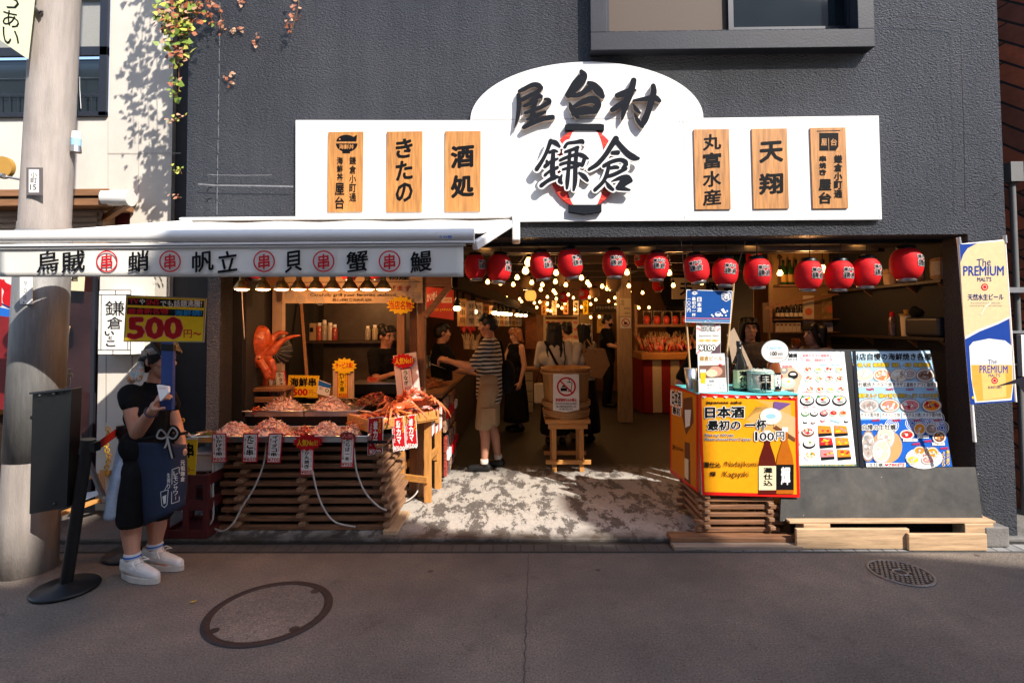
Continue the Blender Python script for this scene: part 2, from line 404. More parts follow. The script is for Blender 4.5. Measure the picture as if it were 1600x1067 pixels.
def shop_floor():
    m, n, l, b, oc = node_mat('worn_concrete', 0.62)
    mp = n.new('ShaderNodeMapping'); mp.inputs['Scale'].default_value = (1.5, 0.7, 1); l.new(oc, mp.inputs[0])
    a = nz(n, l, mp.outputs[0], 4.4, 14, 0.78, 0.15); f = nz(n, l, oc, 45, 4)
    k = ramp(n, l, a, [(0.475, (0, 0, 0)), (0.495, (1, 1, 1))])
    pale = ramp(n, l, f, [(0.3, (0.36, 0.33, 0.295)), (0.7, (0.5, 0.46, 0.41))]); dk = ramp(n, l, f, [(0.3, (0.07, 0.06, 0.055)), (0.7, (0.16, 0.145, 0.13))])
    col = mixc(n, l, k, dk, pale)
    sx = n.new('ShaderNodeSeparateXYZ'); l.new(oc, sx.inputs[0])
    # dirty brown edge along the kerb and the hall's dimness painted in as a darker inside
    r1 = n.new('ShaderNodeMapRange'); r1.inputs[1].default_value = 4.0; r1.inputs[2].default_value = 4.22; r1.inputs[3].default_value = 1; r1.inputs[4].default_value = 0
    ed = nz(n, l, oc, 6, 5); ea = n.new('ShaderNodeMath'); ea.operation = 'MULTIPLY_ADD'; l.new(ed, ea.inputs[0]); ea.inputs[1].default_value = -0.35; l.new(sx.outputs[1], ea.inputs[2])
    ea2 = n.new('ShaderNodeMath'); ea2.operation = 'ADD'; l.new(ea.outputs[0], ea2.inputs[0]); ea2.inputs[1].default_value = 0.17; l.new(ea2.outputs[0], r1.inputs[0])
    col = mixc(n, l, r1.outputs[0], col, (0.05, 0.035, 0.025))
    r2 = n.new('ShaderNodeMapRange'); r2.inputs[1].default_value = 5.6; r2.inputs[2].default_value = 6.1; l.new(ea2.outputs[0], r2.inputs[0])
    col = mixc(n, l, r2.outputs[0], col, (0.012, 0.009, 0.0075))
    l.new(col, b.inputs['Base Color'])
    bumpn(n, l, b, a, 0.35, 0.012)
    return m
SHOPFLOOR = shop_floor()
def brickmat(name, c1, c2, mortar, scale, w_=0.5, h_=0.25, rough=0.7, off=0.5, ms=0.02, rot=None, dark_left=None):
    m, n, l, b, oc = node_mat(name, rough)
    mp = n.new('ShaderNodeMapping'); l.new(oc, mp.inputs[0])
    if rot: mp.inputs['Rotation'].default_value = rot
    t = n.new('ShaderNodeTexBrick'); t.inputs['Scale'].default_value = scale; t.inputs['Brick Width'].default_value = w_; t.inputs['Row Height'].default_value = h_
    t.inputs['Color1'].default_value = (*c1, 1); t.inputs['Color2'].default_value = (*c2, 1); t.inputs['Mortar'].default_value = (*mortar, 1); t.inputs['Mortar Size'].default_value = ms; t.offset = off
    l.new(mp.outputs[0], t.inputs[0])
    g = nz(n, l, oc, 12, 6); gg = ramp(n, l, g, [(0.25, (0.7, 0.7, 0.7)), (0.75, (1.2, 1.2, 1.2))])
    cc = mixc(n, l, 1.0, t.outputs[0], gg, 'MULTIPLY')
    if dark_left is not None:
        sx = n.new('ShaderNodeSeparateXYZ'); l.new(oc, sx.inputs[0]); wr_ = n.new('ShaderNodeMapRange'); wr_.inputs[1].default_value = dark_left + 0.35; wr_.inputs[2].default_value = dark_left; wr_.inputs[4].default_value = 0.85; l.new(sx.outputs[0], wr_.inputs[0]); cc = mixc(n, l, wr_.outputs[0], cc, (0.02, 0.018, 0.016))  # blends to a darker tone towards the left along X
    l.new(cc, b.inputs['Base Color'])
    iv = n.new('ShaderNodeMath'); iv.operation = 'SUBTRACT'; iv.inputs[0].default_value = 1; l.new(t.outputs['Fac'], iv.inputs[1])
    bumpn(n, l, b, iv.outputs[0], 0.6, 0.008)
    return m
CREAMWALL = mat('cream_render', (0.62, 0.57, 0.5), 0.75, 0.07, 2.5, 0.12, 60, dirt=0.12)
DARKPAINT = mat('dark_grey_paint', (0.03, 0.032, 0.042), 0.5, 0.1, 8, 0.12, 60, spec=0.2)
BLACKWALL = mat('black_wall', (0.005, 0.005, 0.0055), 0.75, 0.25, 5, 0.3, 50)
ALU_DK = mat('dark_aluminium', (0.028, 0.03, 0.04), 0.35, 0.05, 5, metal=0.3)
ALU = mat('aluminium', (0.5, 0.5, 0.5), 0.35, 0.08, 8, metal=0.85)
STEEL = mat('steel', (0.55, 0.54, 0.52), 0.28, 0.12, 12, metal=0.9)
W_PALE = wood('pale_wood', (0.5, 0.33, 0.19)); W_PALE_Y = wood('pale_wood_deep', (0.5, 0.33, 0.19), 1); W_PALE_Z = wood('pale_wood_up', (0.5, 0.34, 0.2), 2)
W_OR = wood('orange_wood', (0.52, 0.23, 0.055)); W_OR_Z = wood('orange_wood_up', (0.52, 0.23, 0.055), 2); W_OR_Y = wood('orange_wood_deep', (0.52, 0.23, 0.055), 1)
W_SLAT = wood('slat_wood', (0.2, 0.09, 0.042), 0, 0.5); W_SLAT_Y = wood('slat_wood_deep', (0.3, 0.16, 0.085), 1, 0.4)
W_DK = wood('dark_wood', (0.03, 0.016, 0.009)); W_DK_Z = wood('dark_wood_up', (0.06, 0.03, 0.016), 2); W_DK_Y = wood('dark_wood_deep', (0.03, 0.016, 0.009), 1)
W_MID = wood('mid_wood', (0.26, 0.12, 0.05)); W_MID_Z = wood('mid_wood_up', (0.26, 0.12, 0.05), 2); W_MID_Y = wood('mid_wood_deep', (0.26, 0.12, 0.05), 1)
PAPER = mat('white_paper', (0.76, 0.74, 0.7), 0.6, 0.04, 12); WHITEPAINT = mat('white_panel', (0.8, 0.79, 0.77), 0.4, 0.03, 2.0, dirt=0.12, stretch=(3, 1, 0.5))
BLACKMETAL = mat('black_metal', (0.008, 0.008, 0.009), 0.4, 0.2, 20, spec=0.35); BLACKCLOTH = mat('black_cloth', (0.008, 0.008, 0.009), 0.9, 0.25, 14, 0.5, 16, spec=0.15)
GLASSDK = mat('window_glass', (0.012, 0.018, 0.022), 0.06, 0.3, 1.2, spec=0.9)
CONCRETE = mat('pole_concrete', (0.3, 0.26, 0.235), 0.8, 0.2, 5, 0.35, 70, dirt=0.4, stretch=(4, 4, 0.5))
KERB = mat('grey_kerb', (0.16, 0.15, 0.14), 0.8, 0.25, 9, 0.4, 60, dirt=0.5)

# ================================================================ ground
FZ, FY = 0.03, 4.06           # shop floor level, plane of the dark facade
m_ = MB(ASPHALT); m_.quad((-40, -40, 0), (40, -40, 0), (40, 40, 0), (-40, 40, 0)); tag(m_.build('road'), kind='structure')
PAV = brickmat('kerb_paver', (0.2, 0.2, 0.2), (0.3, 0.29, 0.28), (0.06, 0.055, 0.05), 1.0, 0.1, 0.16, ms=0.006, off=0.0, dark_left=1.35)
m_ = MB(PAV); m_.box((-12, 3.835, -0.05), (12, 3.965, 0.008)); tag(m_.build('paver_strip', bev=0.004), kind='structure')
GUT = mat('wet_gutter', (0.022, 0.02, 0.018), 0.35, 0.4, 12, 0.5, 50)
m_ = MB(GUT); m_.box((-12, 3.965, -0.05), (12, 4.02, 0.004)); tag(m_.build('gutter'), kind='structure')
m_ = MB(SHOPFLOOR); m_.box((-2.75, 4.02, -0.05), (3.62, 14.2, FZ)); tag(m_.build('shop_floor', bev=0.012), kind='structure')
m_ = MB(ASPHALT); m_.box((-12, 4.02, -0.05), (-2.76, 9, FZ)); tag(m_.build('side_pavement', bev=0.012), kind='structure')
m_ = MB(KERB); m_.box((3.63, 4.02, -0.05), (12, 9, FZ)); tag(m_.build('right_pavement', bev=0.012), kind='structure')
# patch joint of the road
m_ = MB(mat('asphalt_seam', (0.09, 0.072, 0.064), 0.8, 0.5, 30)); p = [G(828, y) for y in (862, 900, 950, 1010, 1080)]
pts = [G(826 - (y - 862) * 0.035 + 1.5 * sin(y * 0.3), y, 0.003) for y in range(860, 1110, 10)]
for a, b in zip(pts, pts[1:]): m_.quad(a + V((0.003, 0, 0)), a - V((0.004, 0, 0)), b - V((0.004, 0, 0)), b + V((0.003, 0, 0)))
tag(m_.build('road_seam'), kind='structure')

# ================================================================ dark building
XL, XR = wx(288, FY), wx(1577, FY); OL, OR_ = wx(344, FY), wx(1517, FY); LZ = wz(371.5, FY)
TOP = 9.5
WXL, WXR, WZB = wx(953, FY), wx(1356, FY), wz(47, FY, 1150)
bd = thing('building', 'dark grey textured building of the food hall with a wide open shop front', 'building', (0, FY, 0))
m_ = MB(STUCCO)
WT = 5.9
m_.box((XL, FY + 0.3, FZ - 0.03), (wx(344, FY + 0.3), FY + 0.49, LZ)); m_.box((XL, FY + 0.25, LZ - 0.1), (XL + 0.1, FY + 0.3, LZ)); m_.box((OR_, FY, FZ - 0.03), (XR, FY + 0.25, LZ))
m_.box((XL, FY, LZ), (WXL, FY + 0.25, TOP)); m_.box((WXR, FY, LZ), (XR, FY + 0.25, TOP))
m_.box((WXL, FY, LZ), (WXR, FY + 0.25, WZB)); m_.box((WXL, FY, WT), (WXR, FY + 0.25, TOP))
m_.build('wall', bd)
m_ = MB(BLACKWALL)
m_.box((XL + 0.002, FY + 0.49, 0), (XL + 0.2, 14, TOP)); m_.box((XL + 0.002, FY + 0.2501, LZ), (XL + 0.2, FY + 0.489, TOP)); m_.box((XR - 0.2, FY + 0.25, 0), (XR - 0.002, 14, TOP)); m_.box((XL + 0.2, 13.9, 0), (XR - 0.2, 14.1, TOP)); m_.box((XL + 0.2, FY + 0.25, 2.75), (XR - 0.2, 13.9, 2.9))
m_.build('shell', bd)
# seams and scars on the render
m_ = MB(mat('scar', (0.17, 0.17, 0.18), 0.7, 0.3, 30))
A = Art((0, FY, 0), FRONT, 0.003, m_)
for i in range(14):
    x0 = 345 + rnd.random() * 8; y0 = 5 + i * 24; A.line([(344, y0), (343.5 + rnd.random(), y0 + 20)], 0.9, m_.mats[0])
A.line([(315, 290), (340, 292), (380, 292.5), (420, 293), (462, 294)], 2.2, m_.mats[0])
A.line([(330, 276), (380, 277), (430, 276.5)], 0.8, m_.mats[0])
A.line([(1395, 32), (1485, 38), (1492, 46), (1494, 120), (1497, 200), (1499, 330)], 1.2, ink('seam', (0.015, 0.015, 0.018)))
for x, y in ((1540, 287), (1541, 312), (330, 303), (330, 320)):
    A.line([(x, y), (x + 3, y - 6), (x + 9, y - 7)], 1.6, BLACKMETAL)
m_.build('scars', bd)
# window with a projecting frame
wf = MB(DARKPAINT)
fx0, fx1, fz = wx(928, FY - 0.1), wx(1381, FY - 0.1), wz(76, FY - 0.1, 1150)
fr = 0.14
wf.box((fx0, FY - 0.1, fz), (fx1, FY - 0.001, fz + fr)); wf.box((fx0, FY - 0.1, fz + fr), (fx0 + 0.125, FY - 0.001, WT)); wf.box((fx1 - 0.125, FY - 0.1, fz + fr), (fx1, FY - 0.001, WT)); wf.box((fx0, FY - 0.1, WT), (fx1, FY - 0.001, WT + fr))
wn = wf.build('window', bd, bev=0.004)
m_ = MB(ALU_DK); xm = wx(1149, FY + 0.1)
for a, b in ((WXL, WXL + 0.035), (WXR - 0.035, WXR), (xm - 0.02, xm + 0.02)): m_.box((a, FY + 0.06, WZB), (b, FY + 0.13, WT))
m_.box((WXL + 0.035, FY + 0.07, WZB), (xm - 0.02, FY + 0.12, WZB + 0.04)); m_.box((xm + 0.02, FY + 0.07, WZB), (WXR - 0.035, FY + 0.12, WZB + 0.06))
m_.build('frame', wn)
m_ = MB(GLASSDK); m_.box((xm + 0.01, FY + 0.09, WZB + 0.05), (WXR - 0.03, FY + 0.1, WT)); m_.build('pane', wn)
m_ = MB(mat('brown_mesh', (0.075, 0.05, 0.035), 0.7, 0.1, 90)); m_.box((WXL + 0.03, FY + 0.1, WZB + 0.03), (xm - 0.01, FY + 0.11, WT)); m_.build('screen', wn)
# soffit inside the opening
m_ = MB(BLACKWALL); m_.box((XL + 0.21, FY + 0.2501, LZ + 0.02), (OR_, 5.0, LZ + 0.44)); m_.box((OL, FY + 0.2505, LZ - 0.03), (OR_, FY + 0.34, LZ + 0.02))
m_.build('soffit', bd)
m_ = MB(mat('strip_metal', (0.35, 0.28, 0.2), 0.3, 0.2, 4, metal=0.8)); m_.box((OL + 1.2, 4.62, LZ - 0.045), (OR_ - 0.3, 4.66, LZ + 0.02)); m_.box((OL, 4.98, LZ - 0.01), (OR_, 5.06, LZ + 0.05), W_DK); m_.build('shutter_rail', bd)
INTW = mat('dark_inner_wall', (0.016, 0.01, 0.007), 0.8, 0.3, 3, 0.2, 30)  # one even dark brown for the inner walls

# ================================================================ left neighbour
LY = 4.8
nb = thing('neighbour_building', 'cream rendered building with dark framed windows left of the food hall', 'building', (-5, LY, 0))
x1 = W(270, 150, LY).x; wr, wb, wl = W(171, 100, LY).x, wz(183, LY, 100), wx(-60, LY)
cz = wz(345, LY, 100)
m_ = MB(CREAMWALL)
m_.box((-9, LY, wz(312, LY, 100)), (wx(200, LY), LY + 0.2, wb)); m_.box((wr, LY, wb), (wx(200, LY), LY + 0.2, 9)); m_.box((-9, LY, wb), (W(-60, 90, LY).x, LY + 0.2, 5.6)); m_.box((-9, LY, 5.6), (wr, LY + 0.2, 9))
m_.box((wx(200, LY), LY, 0), (x1, LY + 0.2, 9)); m_.box((x1, LY + 0.05, 0), (XL - 0.02, LY + 0.2, 9), mat('gap_wall', (0.03, 0.03, 0.032), 0.8, 0.2, 3))
m_.box((x1 - 0.2, LY + 0.2, 0), (x1, 9, 9))
m_.build('wall', nb)
m_ = MB(mat('joint', (0.42, 0.39, 0.35), 0.8, 0)); A = Art((0, LY, 0), FRONT, 0.002, m_)
for x in (169, 217): A.line([(x, 190), (x, 300)], 1.0, m_.mats[0])
A.line([(169, 240), (283, 240)], 1.0, m_.mats[0]); m_.build('panel_joints', nb)
m_ = MB(ALU_DK)
for a, b, c_, d in ((-60, -8, 176, 1), (163, -200, 176, 183), (-60, 75, 176, 92), (-60, 176, 176, 186)):
    p, q = W(a, d, LY), W(c_, b, LY); ax, cx = (p.x if a < 0 else W(a - 4, 90, LY).x), wr; m_.box((ax, LY - 0.03, p.z), (cx, LY - 0.001 - 0.002 * (a > 0), q.z))
wn = m_.build('window', nb, bev=0.003)
m_ = MB(mat('wire_glass', (0.3, 0.29, 0.26), 0.25, 0.1, 90)); p, q = W(-60, 76, LY), W(164, -300, LY); m_.box((p.x, LY + 0.02, p.z), (q.x, LY + 0.03, q.z), m_.mats[0]); m_.build('upper_pane', wn)
m_ = MB(GLASSDK); p, q = W(-60, 177, LY), W(164, 91, LY); m_.box((p.x, LY + 0.02, p.z), (q.x, LY + 0.03, q.z)); m_.build('lower_pane', wn)
m_ = MB(ALU); p, q = W(-60, 124, LY), W(164, 121, LY); m_.box((p.x, LY + 0.003, p.z), (q.x, LY + 0.012, q.z)); A = Art((0, LY + 0.015, 0), FRONT, 0.002, m_)
for x in range(-10, 165, 13): A.line([(x, 150), (x, 176)], 2, ALU_DK)
A.line([(-20, 150), (165, 150)], 2, ALU_DK); A.line([(129, 123), (129, 140), (131, 172)], 1, WHITE); m_.build('balustrade', wn)
m_ = MB(W_MID); p, q = W(-60, 304, LY - 0.35), W(200, 292, LY - 0.35)
m_.box((p.x, LY - 0.35, p.z - 0.02), (wx(165, LY - 0.35), LY - 0.01, p.z + 0.04)); m_.box((p.x, LY - 0.33, p.z - 0.1), (wx(163, LY - 0.33), LY - 0.01, p.z - 0.03))
m_.box((p.x, LY - 0.15, p.z - 0.5), (wx(158, LY - 0.15), LY - 0.01, p.z - 0.1), wood('shutter_wood', (0.36, 0.23, 0.14)))
for k in range(6): m_.box((p.x, LY - 0.165, p.z - 0.16 - k * 0.055), (wx(150, LY - 0.15), LY - 0.15, p.z - 0.12 - k * 0.055), wood('shutter_wood', (0.36, 0.23, 0.14)))
m_.add([W(158, 345, LY - 0.2), W(166, 312, LY - 0.34), W(166, 312, LY - 0.05), W(158, 345, LY - 0.05)], [(0, 1, 2, 3)], W_MID)
m_.bar(W(158, 346, LY - 0.1), W(200, 318, LY - 0.3), 0.05, 0.05)
m_.cyl(W(164, 309, LY - 0.3), W(205, 310, LY - 0.3), 0.07, 0.07, 16, WHITEPAINT); m_.build('canopy_box', nb, bev=0.004)
# ground floor under the awning: red curtain, glass door, column
m_ = MB(mat('red_shop_wall', (0.12, 0.012, 0.012), 0.7, 0.3, 4)); m_.box((-9, LY + 0.04, 0), (wx(200, LY), LY + 0.16, wz(312, LY, 100) - 0.001)); m_.box((-9, LY, wz(432, LY)), (wx(200, LY), LY + 0.039, wz(400, LY)), W_MID); m_.build('shop_interior', nb)
m_ = MB(mat('shop_glass', (0.03, 0.012, 0.012), 0.05, 0.5, 2.0, spec=0.8)); p, q = W(76, 700, LY - 0.02), W(150, 430, LY - 0.02); m_.box((p.x, LY - 0.03, FZ), (q.x, LY - 0.02, q.z))
for x in (76, 149): m_.box((wx(x, LY - 0.02) - 0.015, LY - 0.045, FZ), (wx(x, LY - 0.02) + 0.015, LY - 0.015, q.z), ALU_DK)
m_.build('glass_door', nb)
m_ = MB(CREAMWALL); p, q = W(150, 700, LY - 0.18), W(242, 400, LY - 0.18); m_.box((p.x, LY - 0.18, FZ), (q.x, LY - 0.001, q.z + 0.1)); 
A = Art((0, LY - 0.18, 0), FRONT, 0.002, m_)
for x in (166, 207): A.line([(x, 555), (x, 660)], 1.0, ink('joint_dark', (0.2, 0.17, 0.13)))
m_.build('column', nb, bev=0.006)
m_ = MB(W_OR); p, q = W(-20, 645, LY - 0.1), W(18, 585, LY - 0.1); m_.box((-6, LY - 0.3, p.z), (q.x, LY - 0.01, p.z + 0.03)); m_.box((-6, LY - 0.28, FZ), (q.x, LY - 0.02, p.z), W_DK); m_.build('counter', nb)

# ================================================================ right neighbour: red-brown brick, seen at its flank
BRK = brickmat('red_brick', (0.55, 0.13, 0.05), (0.2, 0.07, 0.04), (0.014, 0.011, 0.01), 1.0, 0.3, 0.085, ms=0.006, rot=(RAD(90), 0, RAD(-63)))
rb = thing('brick_building', 'red brown brick building at the right edge behind the beer banner', 'building', (4.2, 4.3, 0))
m_ = MB(BRK); pv = [(3.93, 5.35), (4.62, 3.97), (9, 3.97), (9, 9), (3.93, 9)]; m_.prism([V((x, y, 10)) for x, y in pv], V((0, 0, 1)), 10); m_.build('wall', rb)
m_ = MB(mat('grey_pipe', (0.14, 0.14, 0.14), 0.5, 0.1, 10)); m_.cyl((4.05, 4.32, 0.1), (4.05, 4.32, wz(280, 4.32)), 0.022); m_.box((4.0, 4.27, wz(292, 4.3)), (4.1, 4.36, wz(262, 4.3))); m_.cyl((3.93, 4.3, wz(400, 4.3)), (3.93, 4.3, wz(560, 4.3)), 0.008)
m_.box((3.86, 4.25, wz(463, 4.3)), (4.09, 4.3, wz(455, 4.3)), ALU); m_.box((3.9, 4.25, wz(525, 4.3)), (4.09, 4.29, wz(521, 4.3)), ALU); m_.box((3.98, 4.22, wz(590, 4.3)), (4.1, 4.26, wz(527, 4.3)), PAPER); m_.box((3.86, 4.25, wz(574, 4.3)), (4.09, 4.29, wz(571, 4.3)), ALU); m_.build('meter_pipe', rb)

# ================================================================ the house across the street, behind the camera: unseen, its roof line shaped to throw the shade on the road
prof = [(-16, 8.25), (3.15, 8.25), (3.3, 9.2), (3.52, 9.7), (3.8, 10.15), (5.75, 10.2), (6.2, 9.2), (7.2, 8.95), (7.48, 8.95), (7.86, 10.25), (7.98, 10.25), (8.02, 8.95), (8.3, 8.95), (9.1, 8.8), (10.2, 8.3), (11.2, 8.1), (20, 8.0)]  # narrow tall peak added to cast a shadow on the entrance floor
SB = 3.5
pp = [V((x, -SB, 0)) for x in (20, -16)] + [V((x, -SB, z)) for x, z in prof]
m_ = MB(mat('opposite_render', (0.55, 0.54, 0.53), 0.8, 0.1, 3)); m_.prism(pp[::-1], V((0, 1, 0)), 0.4); tag(m_.build('opposite_house'), kind='structure')
# ================================================================ white shop sign over the opening
SY = FY - 0.035
sg = thing('shop_sign', 'long white shop sign with an arched middle, raised black letters and a red lantern emblem', 'sign', (0, FY, wz(345, FY)))
arch = [(917 + 182 * cos(t), 186.5 - 1.5 * cos(t) * 1.2 - 89.5 * sin(t)) for t in [pi * i / 40 for i in range(41)]]
outl = [(462, 348.5), (462, 188)] + [(x, y) for x, y in arch[::-1]] + [(1373, 181), (1378, 343)]
m_ = board('panel', outl, SY, WHITEPAINT, 0.033)
m_.build('panel', sg, bev=0.002)
SEAM = ink('seam_grey', (0.4, 0.38, 0.36))
A = Art((0, SY, 0), FRONT, 0.0004)
for p in ([(768, 190), (768, 345)], [(1068, 188), (1069, 343)], [(737, 187.5), (1098, 184.5)], [(803, 190), (803, 338)], [(815, 119), (815, 186)]): A.line(p, 0.8, SEAM)
for x, y in ((466, 192), (764, 192), (772, 192), (1062, 190), (1066, 191), (1073, 190), (1367, 186), (1373, 339), (1064, 341), (1070, 340), (912, 104), (744, 184), (1090, 181), (780, 307), (1236, 261)): A.disc(x, y, 0.9, GREY, n=8)
A.build('seams', sg)
SIGNWOOD = mat('plaque_wood', (0.44, 0.19, 0.05), 0.5, 0.4, 4.0, 0.15, 12, stretch=(14, 14, 1.0))
def plaque(x0, y0, x1, y1, lean, draw):
    o = board('plaque', [(x0, y0), (x1, y0 - 0.6), (x1 + lean, y1 - 0.6), (x0 + lean, y1)], SY - 0.012, SIGNWOOD, 0.011).build('plaque', sg)
    A = Art((0, SY - 0.012, 0), FRONT, 0.0004); draw(A); A.build('lettering', o)
def d1(A):
    A.poly([(524.5 + 17.3 + 17 * cos(t), 224.5 + 13.5 * sin(t)) for t in [pi * i / 14 for i in range(15)]] , BLACK)
    A.poly([(524.5 + 16.5 + 15.5 * cos(t) * (1 if cos(t) > 0 else 1), 221.5 - 10.5 * sin(t)) for t in [pi * i / 14 for i in range(15)]], BLACK); A.poly([(553, 221), (551, 215), (558, 211), (557, 221)], BLACK)
    A.rect(535, 236, 547, 240, BLACK); A.disc(531, 218, 1.3, SIGNWOOD); A.t('海鮮丼', 530, 226, 553, 233.5, SIGNWOOD, 0.03)
    A.t('海鮮丼', 526.5, 245, 536, 283, BLACK, 0.03, True); A.t('屋台', 523.5, 285, 538, 328, BLACK, 0.03, True); A.t('鎌倉小町通', 546, 244, 556.5, 316, BLACK, 0.02, True)
def d2(A):
    A.t('きたの', 618, 215, 645, 318, BLACK, 0.045, True, shear=0.12)
def d3(A):
    A.t('酒処', 704, 222, 741, 314, BLACK, 0.055, True, shear=0.1, fit=0.78)
def d4(A): A.t('丸富水産', 1098, 208, 1127, 323, BLACK, 0.04, True, shear=0.1, fit=0.88)
def d5(A): A.t('天翔', 1186, 213, 1224, 312, BLACK, 0.05, True, shear=0.08, fit=0.68)
def d6(A):
    A.line([(1276, 205.5), (1313, 204.5)], 1.5, BLACK); A.rect(1280, 208, 1310, 236, BLACK); A.line([(1294.5, 216), (1295, 237)], 0.8, SIGNWOOD)
    A.t('屋', 1283, 217, 1292, 228, SIGNWOOD, 0.03); A.t('台', 1298, 217, 1307.5, 228, SIGNWOOD, 0.03); A.poly([(1305, 236.5), (1311, 228), (1312, 237)], SIGNWOOD)
    A.t('串焼き', 1280, 243, 1291, 275, BLACK, 0.05, True); A.t('屋台', 1279, 279, 1299, 320, BLACK, 0.05, True); A.t('鎌倉小町通', 1303, 242, 1316, 310, BLACK, 0.05, True, fit=0.95)
plaque(513, 206.5, 567.5, 331.5, -1.5, d1); plaque(604.5, 206, 660, 331.5, -1, d2); plaque(695.5, 205.5, 751, 331, -0.5, d3)
plaque(1084, 202.5, 1139, 327.5, 3, d4); plaque(1174.5, 201.5, 1229.5, 326.5, 3.5, d5); plaque(1266, 200, 1321, 326, 4.5, d6)
# raised brush letters: overlapping strokes with real depth
LSIDE = mat('letter_side', (0.5, 0.42, 0.36), 0.6, 0.2, 20); LFACE = mat('letter_face', (0.014, 0.016, 0.021), 0.75, 0.1, 20, spec=0.06)
def raised(mb, org, k, strokes, Yf, Yb, face, side, grow=0.0):
    for i, st in enumerate(strokes):
        P = smooth_path([(org[0] + x / k, org[1] + y / k, w_ / k) for x, y, w_ in st], 6); n = len(P); L, R_ = [], []
        for j, (x, y, w_) in enumerate(P):
            x0, y0, _ = P[max(j - 1, 0)]; x1, y1, _ = P[min(j + 1, n - 1)]
            d = max(math.hypot(x1 - x0, y1 - y0), 1e-6); h = max(w_, 0.8) / 2 + grow; a, b = -(y1 - y0) / d * h, (x1 - x0) / d * h
            L.append((x + a, y + b)); R_.append((x - a, y - b))
        def capp(p, q, ext):   # rounded end
            cx, cy = (p[0] + q[0]) / 2, (p[1] + q[1]) / 2; r = math.hypot(p[0] - q[0], p[1] - q[1]) / 2; a0 = atan2(p[1] - cy, p[0] - cx)
            return [(cx + r * cos(a0 + ext * pi * t / 6), cy + r * sin(a0 + ext * pi * t / 6)) for t in range(1, 6)]
        e1 = capp(L[-1], R_[-1], -1); e0 = capp(R_[0], L[0], -1)
        yf = Yf - i * (0.0006 if grow == 0 and Yb > SY - 0.05 else 0.00015)
        f = [W(x, y, yf) for x, y in L + R_]; b = [V((p.x, Yb, p.z)) for p in f]
        mb.add(f, [(j, j + 1, n + j + 1, n + j) for j in range(n - 1)], face)
        for edge, rev in ((list(range(n)), 0), (list(range(n, 2 * n)), 1)):
            for u, v_ in zip(edge, edge[1:]):
                q = [f[u], b[u], b[v_], f[v_]]; mb.add(q if rev else q[::-1], [(0, 1, 2, 3)], side)
        for pts, a_, c_ in ((e1, L[-1], R_[-1]), (e0, R_[0], L[0])):
            loop = [a_] + pts + [c_]; ff = [W(x, y, yf) for x, y in loop]; bb = [V((p.x, Yb, p.z)) for p in ff]; q = len(loop)
            mb.add(ff, [tuple(range(q))], face); mb.add(ff + bb, [(j, q + j, q + j + 1, j + 1) for j in range(q - 1)], side)
O5, K5 = (785, 100), 8.893; O2 = (910, 100); O3, K3 = (720, 80), 3.81; O7 = (825, 200); O8 = (910, 200); K7 = 9.7
ya = [[(235, 380, 50), (300, 350, 62), (420, 292, 66), (495, 300, 80), (535, 335, 70)], [(525, 340, 66), (500, 385, 60), (380, 445, 66), (272, 500, 66)], [(222, 432, 58), (228, 600, 64), (208, 760, 52), (168, 895, 10)],
      [(300, 588, 46), (400, 540, 62), (490, 452, 76), (535, 455, 62)], [(320, 685, 46), (440, 640, 60), (560, 590, 62), (650, 535, 62), (640, 500, 60), (590, 490, 40)], [(470, 520, 60), (430, 620, 70), (415, 760, 74), (400, 820, 60)],
      [(345, 772, 36), (470, 725, 66), (595, 668, 40)], [(300, 882, 62), (400, 832, 66), (560, 765, 74), (695, 742, 74)], [(420, 790, 60), (320, 870, 40)]]
dai = [[(718, 122, 26), (728, 150, 54), (690, 200, 64), (640, 262, 40)], [(632, 262, 26), (700, 262, 30), (760, 226, 36), (775, 200, 24)], [(762, 190, 26), (790, 205, 44), (822, 240, 52), (842, 268, 34)], [(648, 312, 14), (662, 345, 34), (694, 395, 22)],
       [(675, 330, 22), (735, 300, 38), (790, 290, 46), (818, 318, 40), (798, 352, 44)], [(672, 372, 34), (730, 355, 52), (800, 356, 40)]]
mura = [[(485, 440, 76), (580, 410, 96), (680, 372, 84), (738, 366, 34)], [(712, 232, 84), (692, 320, 92), (642, 450, 110), (592, 600, 88), (562, 720, 56), (546, 785, 18)], [(600, 520, 70), (500, 575, 66), (412, 640, 66)], [(560, 560, 60), (480, 620, 50), (405, 660, 30)],
        [(715, 512, 40), (850, 490, 62), (1000, 476, 96), (1070, 512, 60)], [(985, 306, 70), (990, 400, 90), (950, 540, 92), (908, 680, 88), (862, 790, 92), (825, 876, 36)], [(830, 866, 60), (770, 790, 60), (722, 690, 22)], [(705, 560, 14), (745, 630, 60), (795, 676, 40)]]
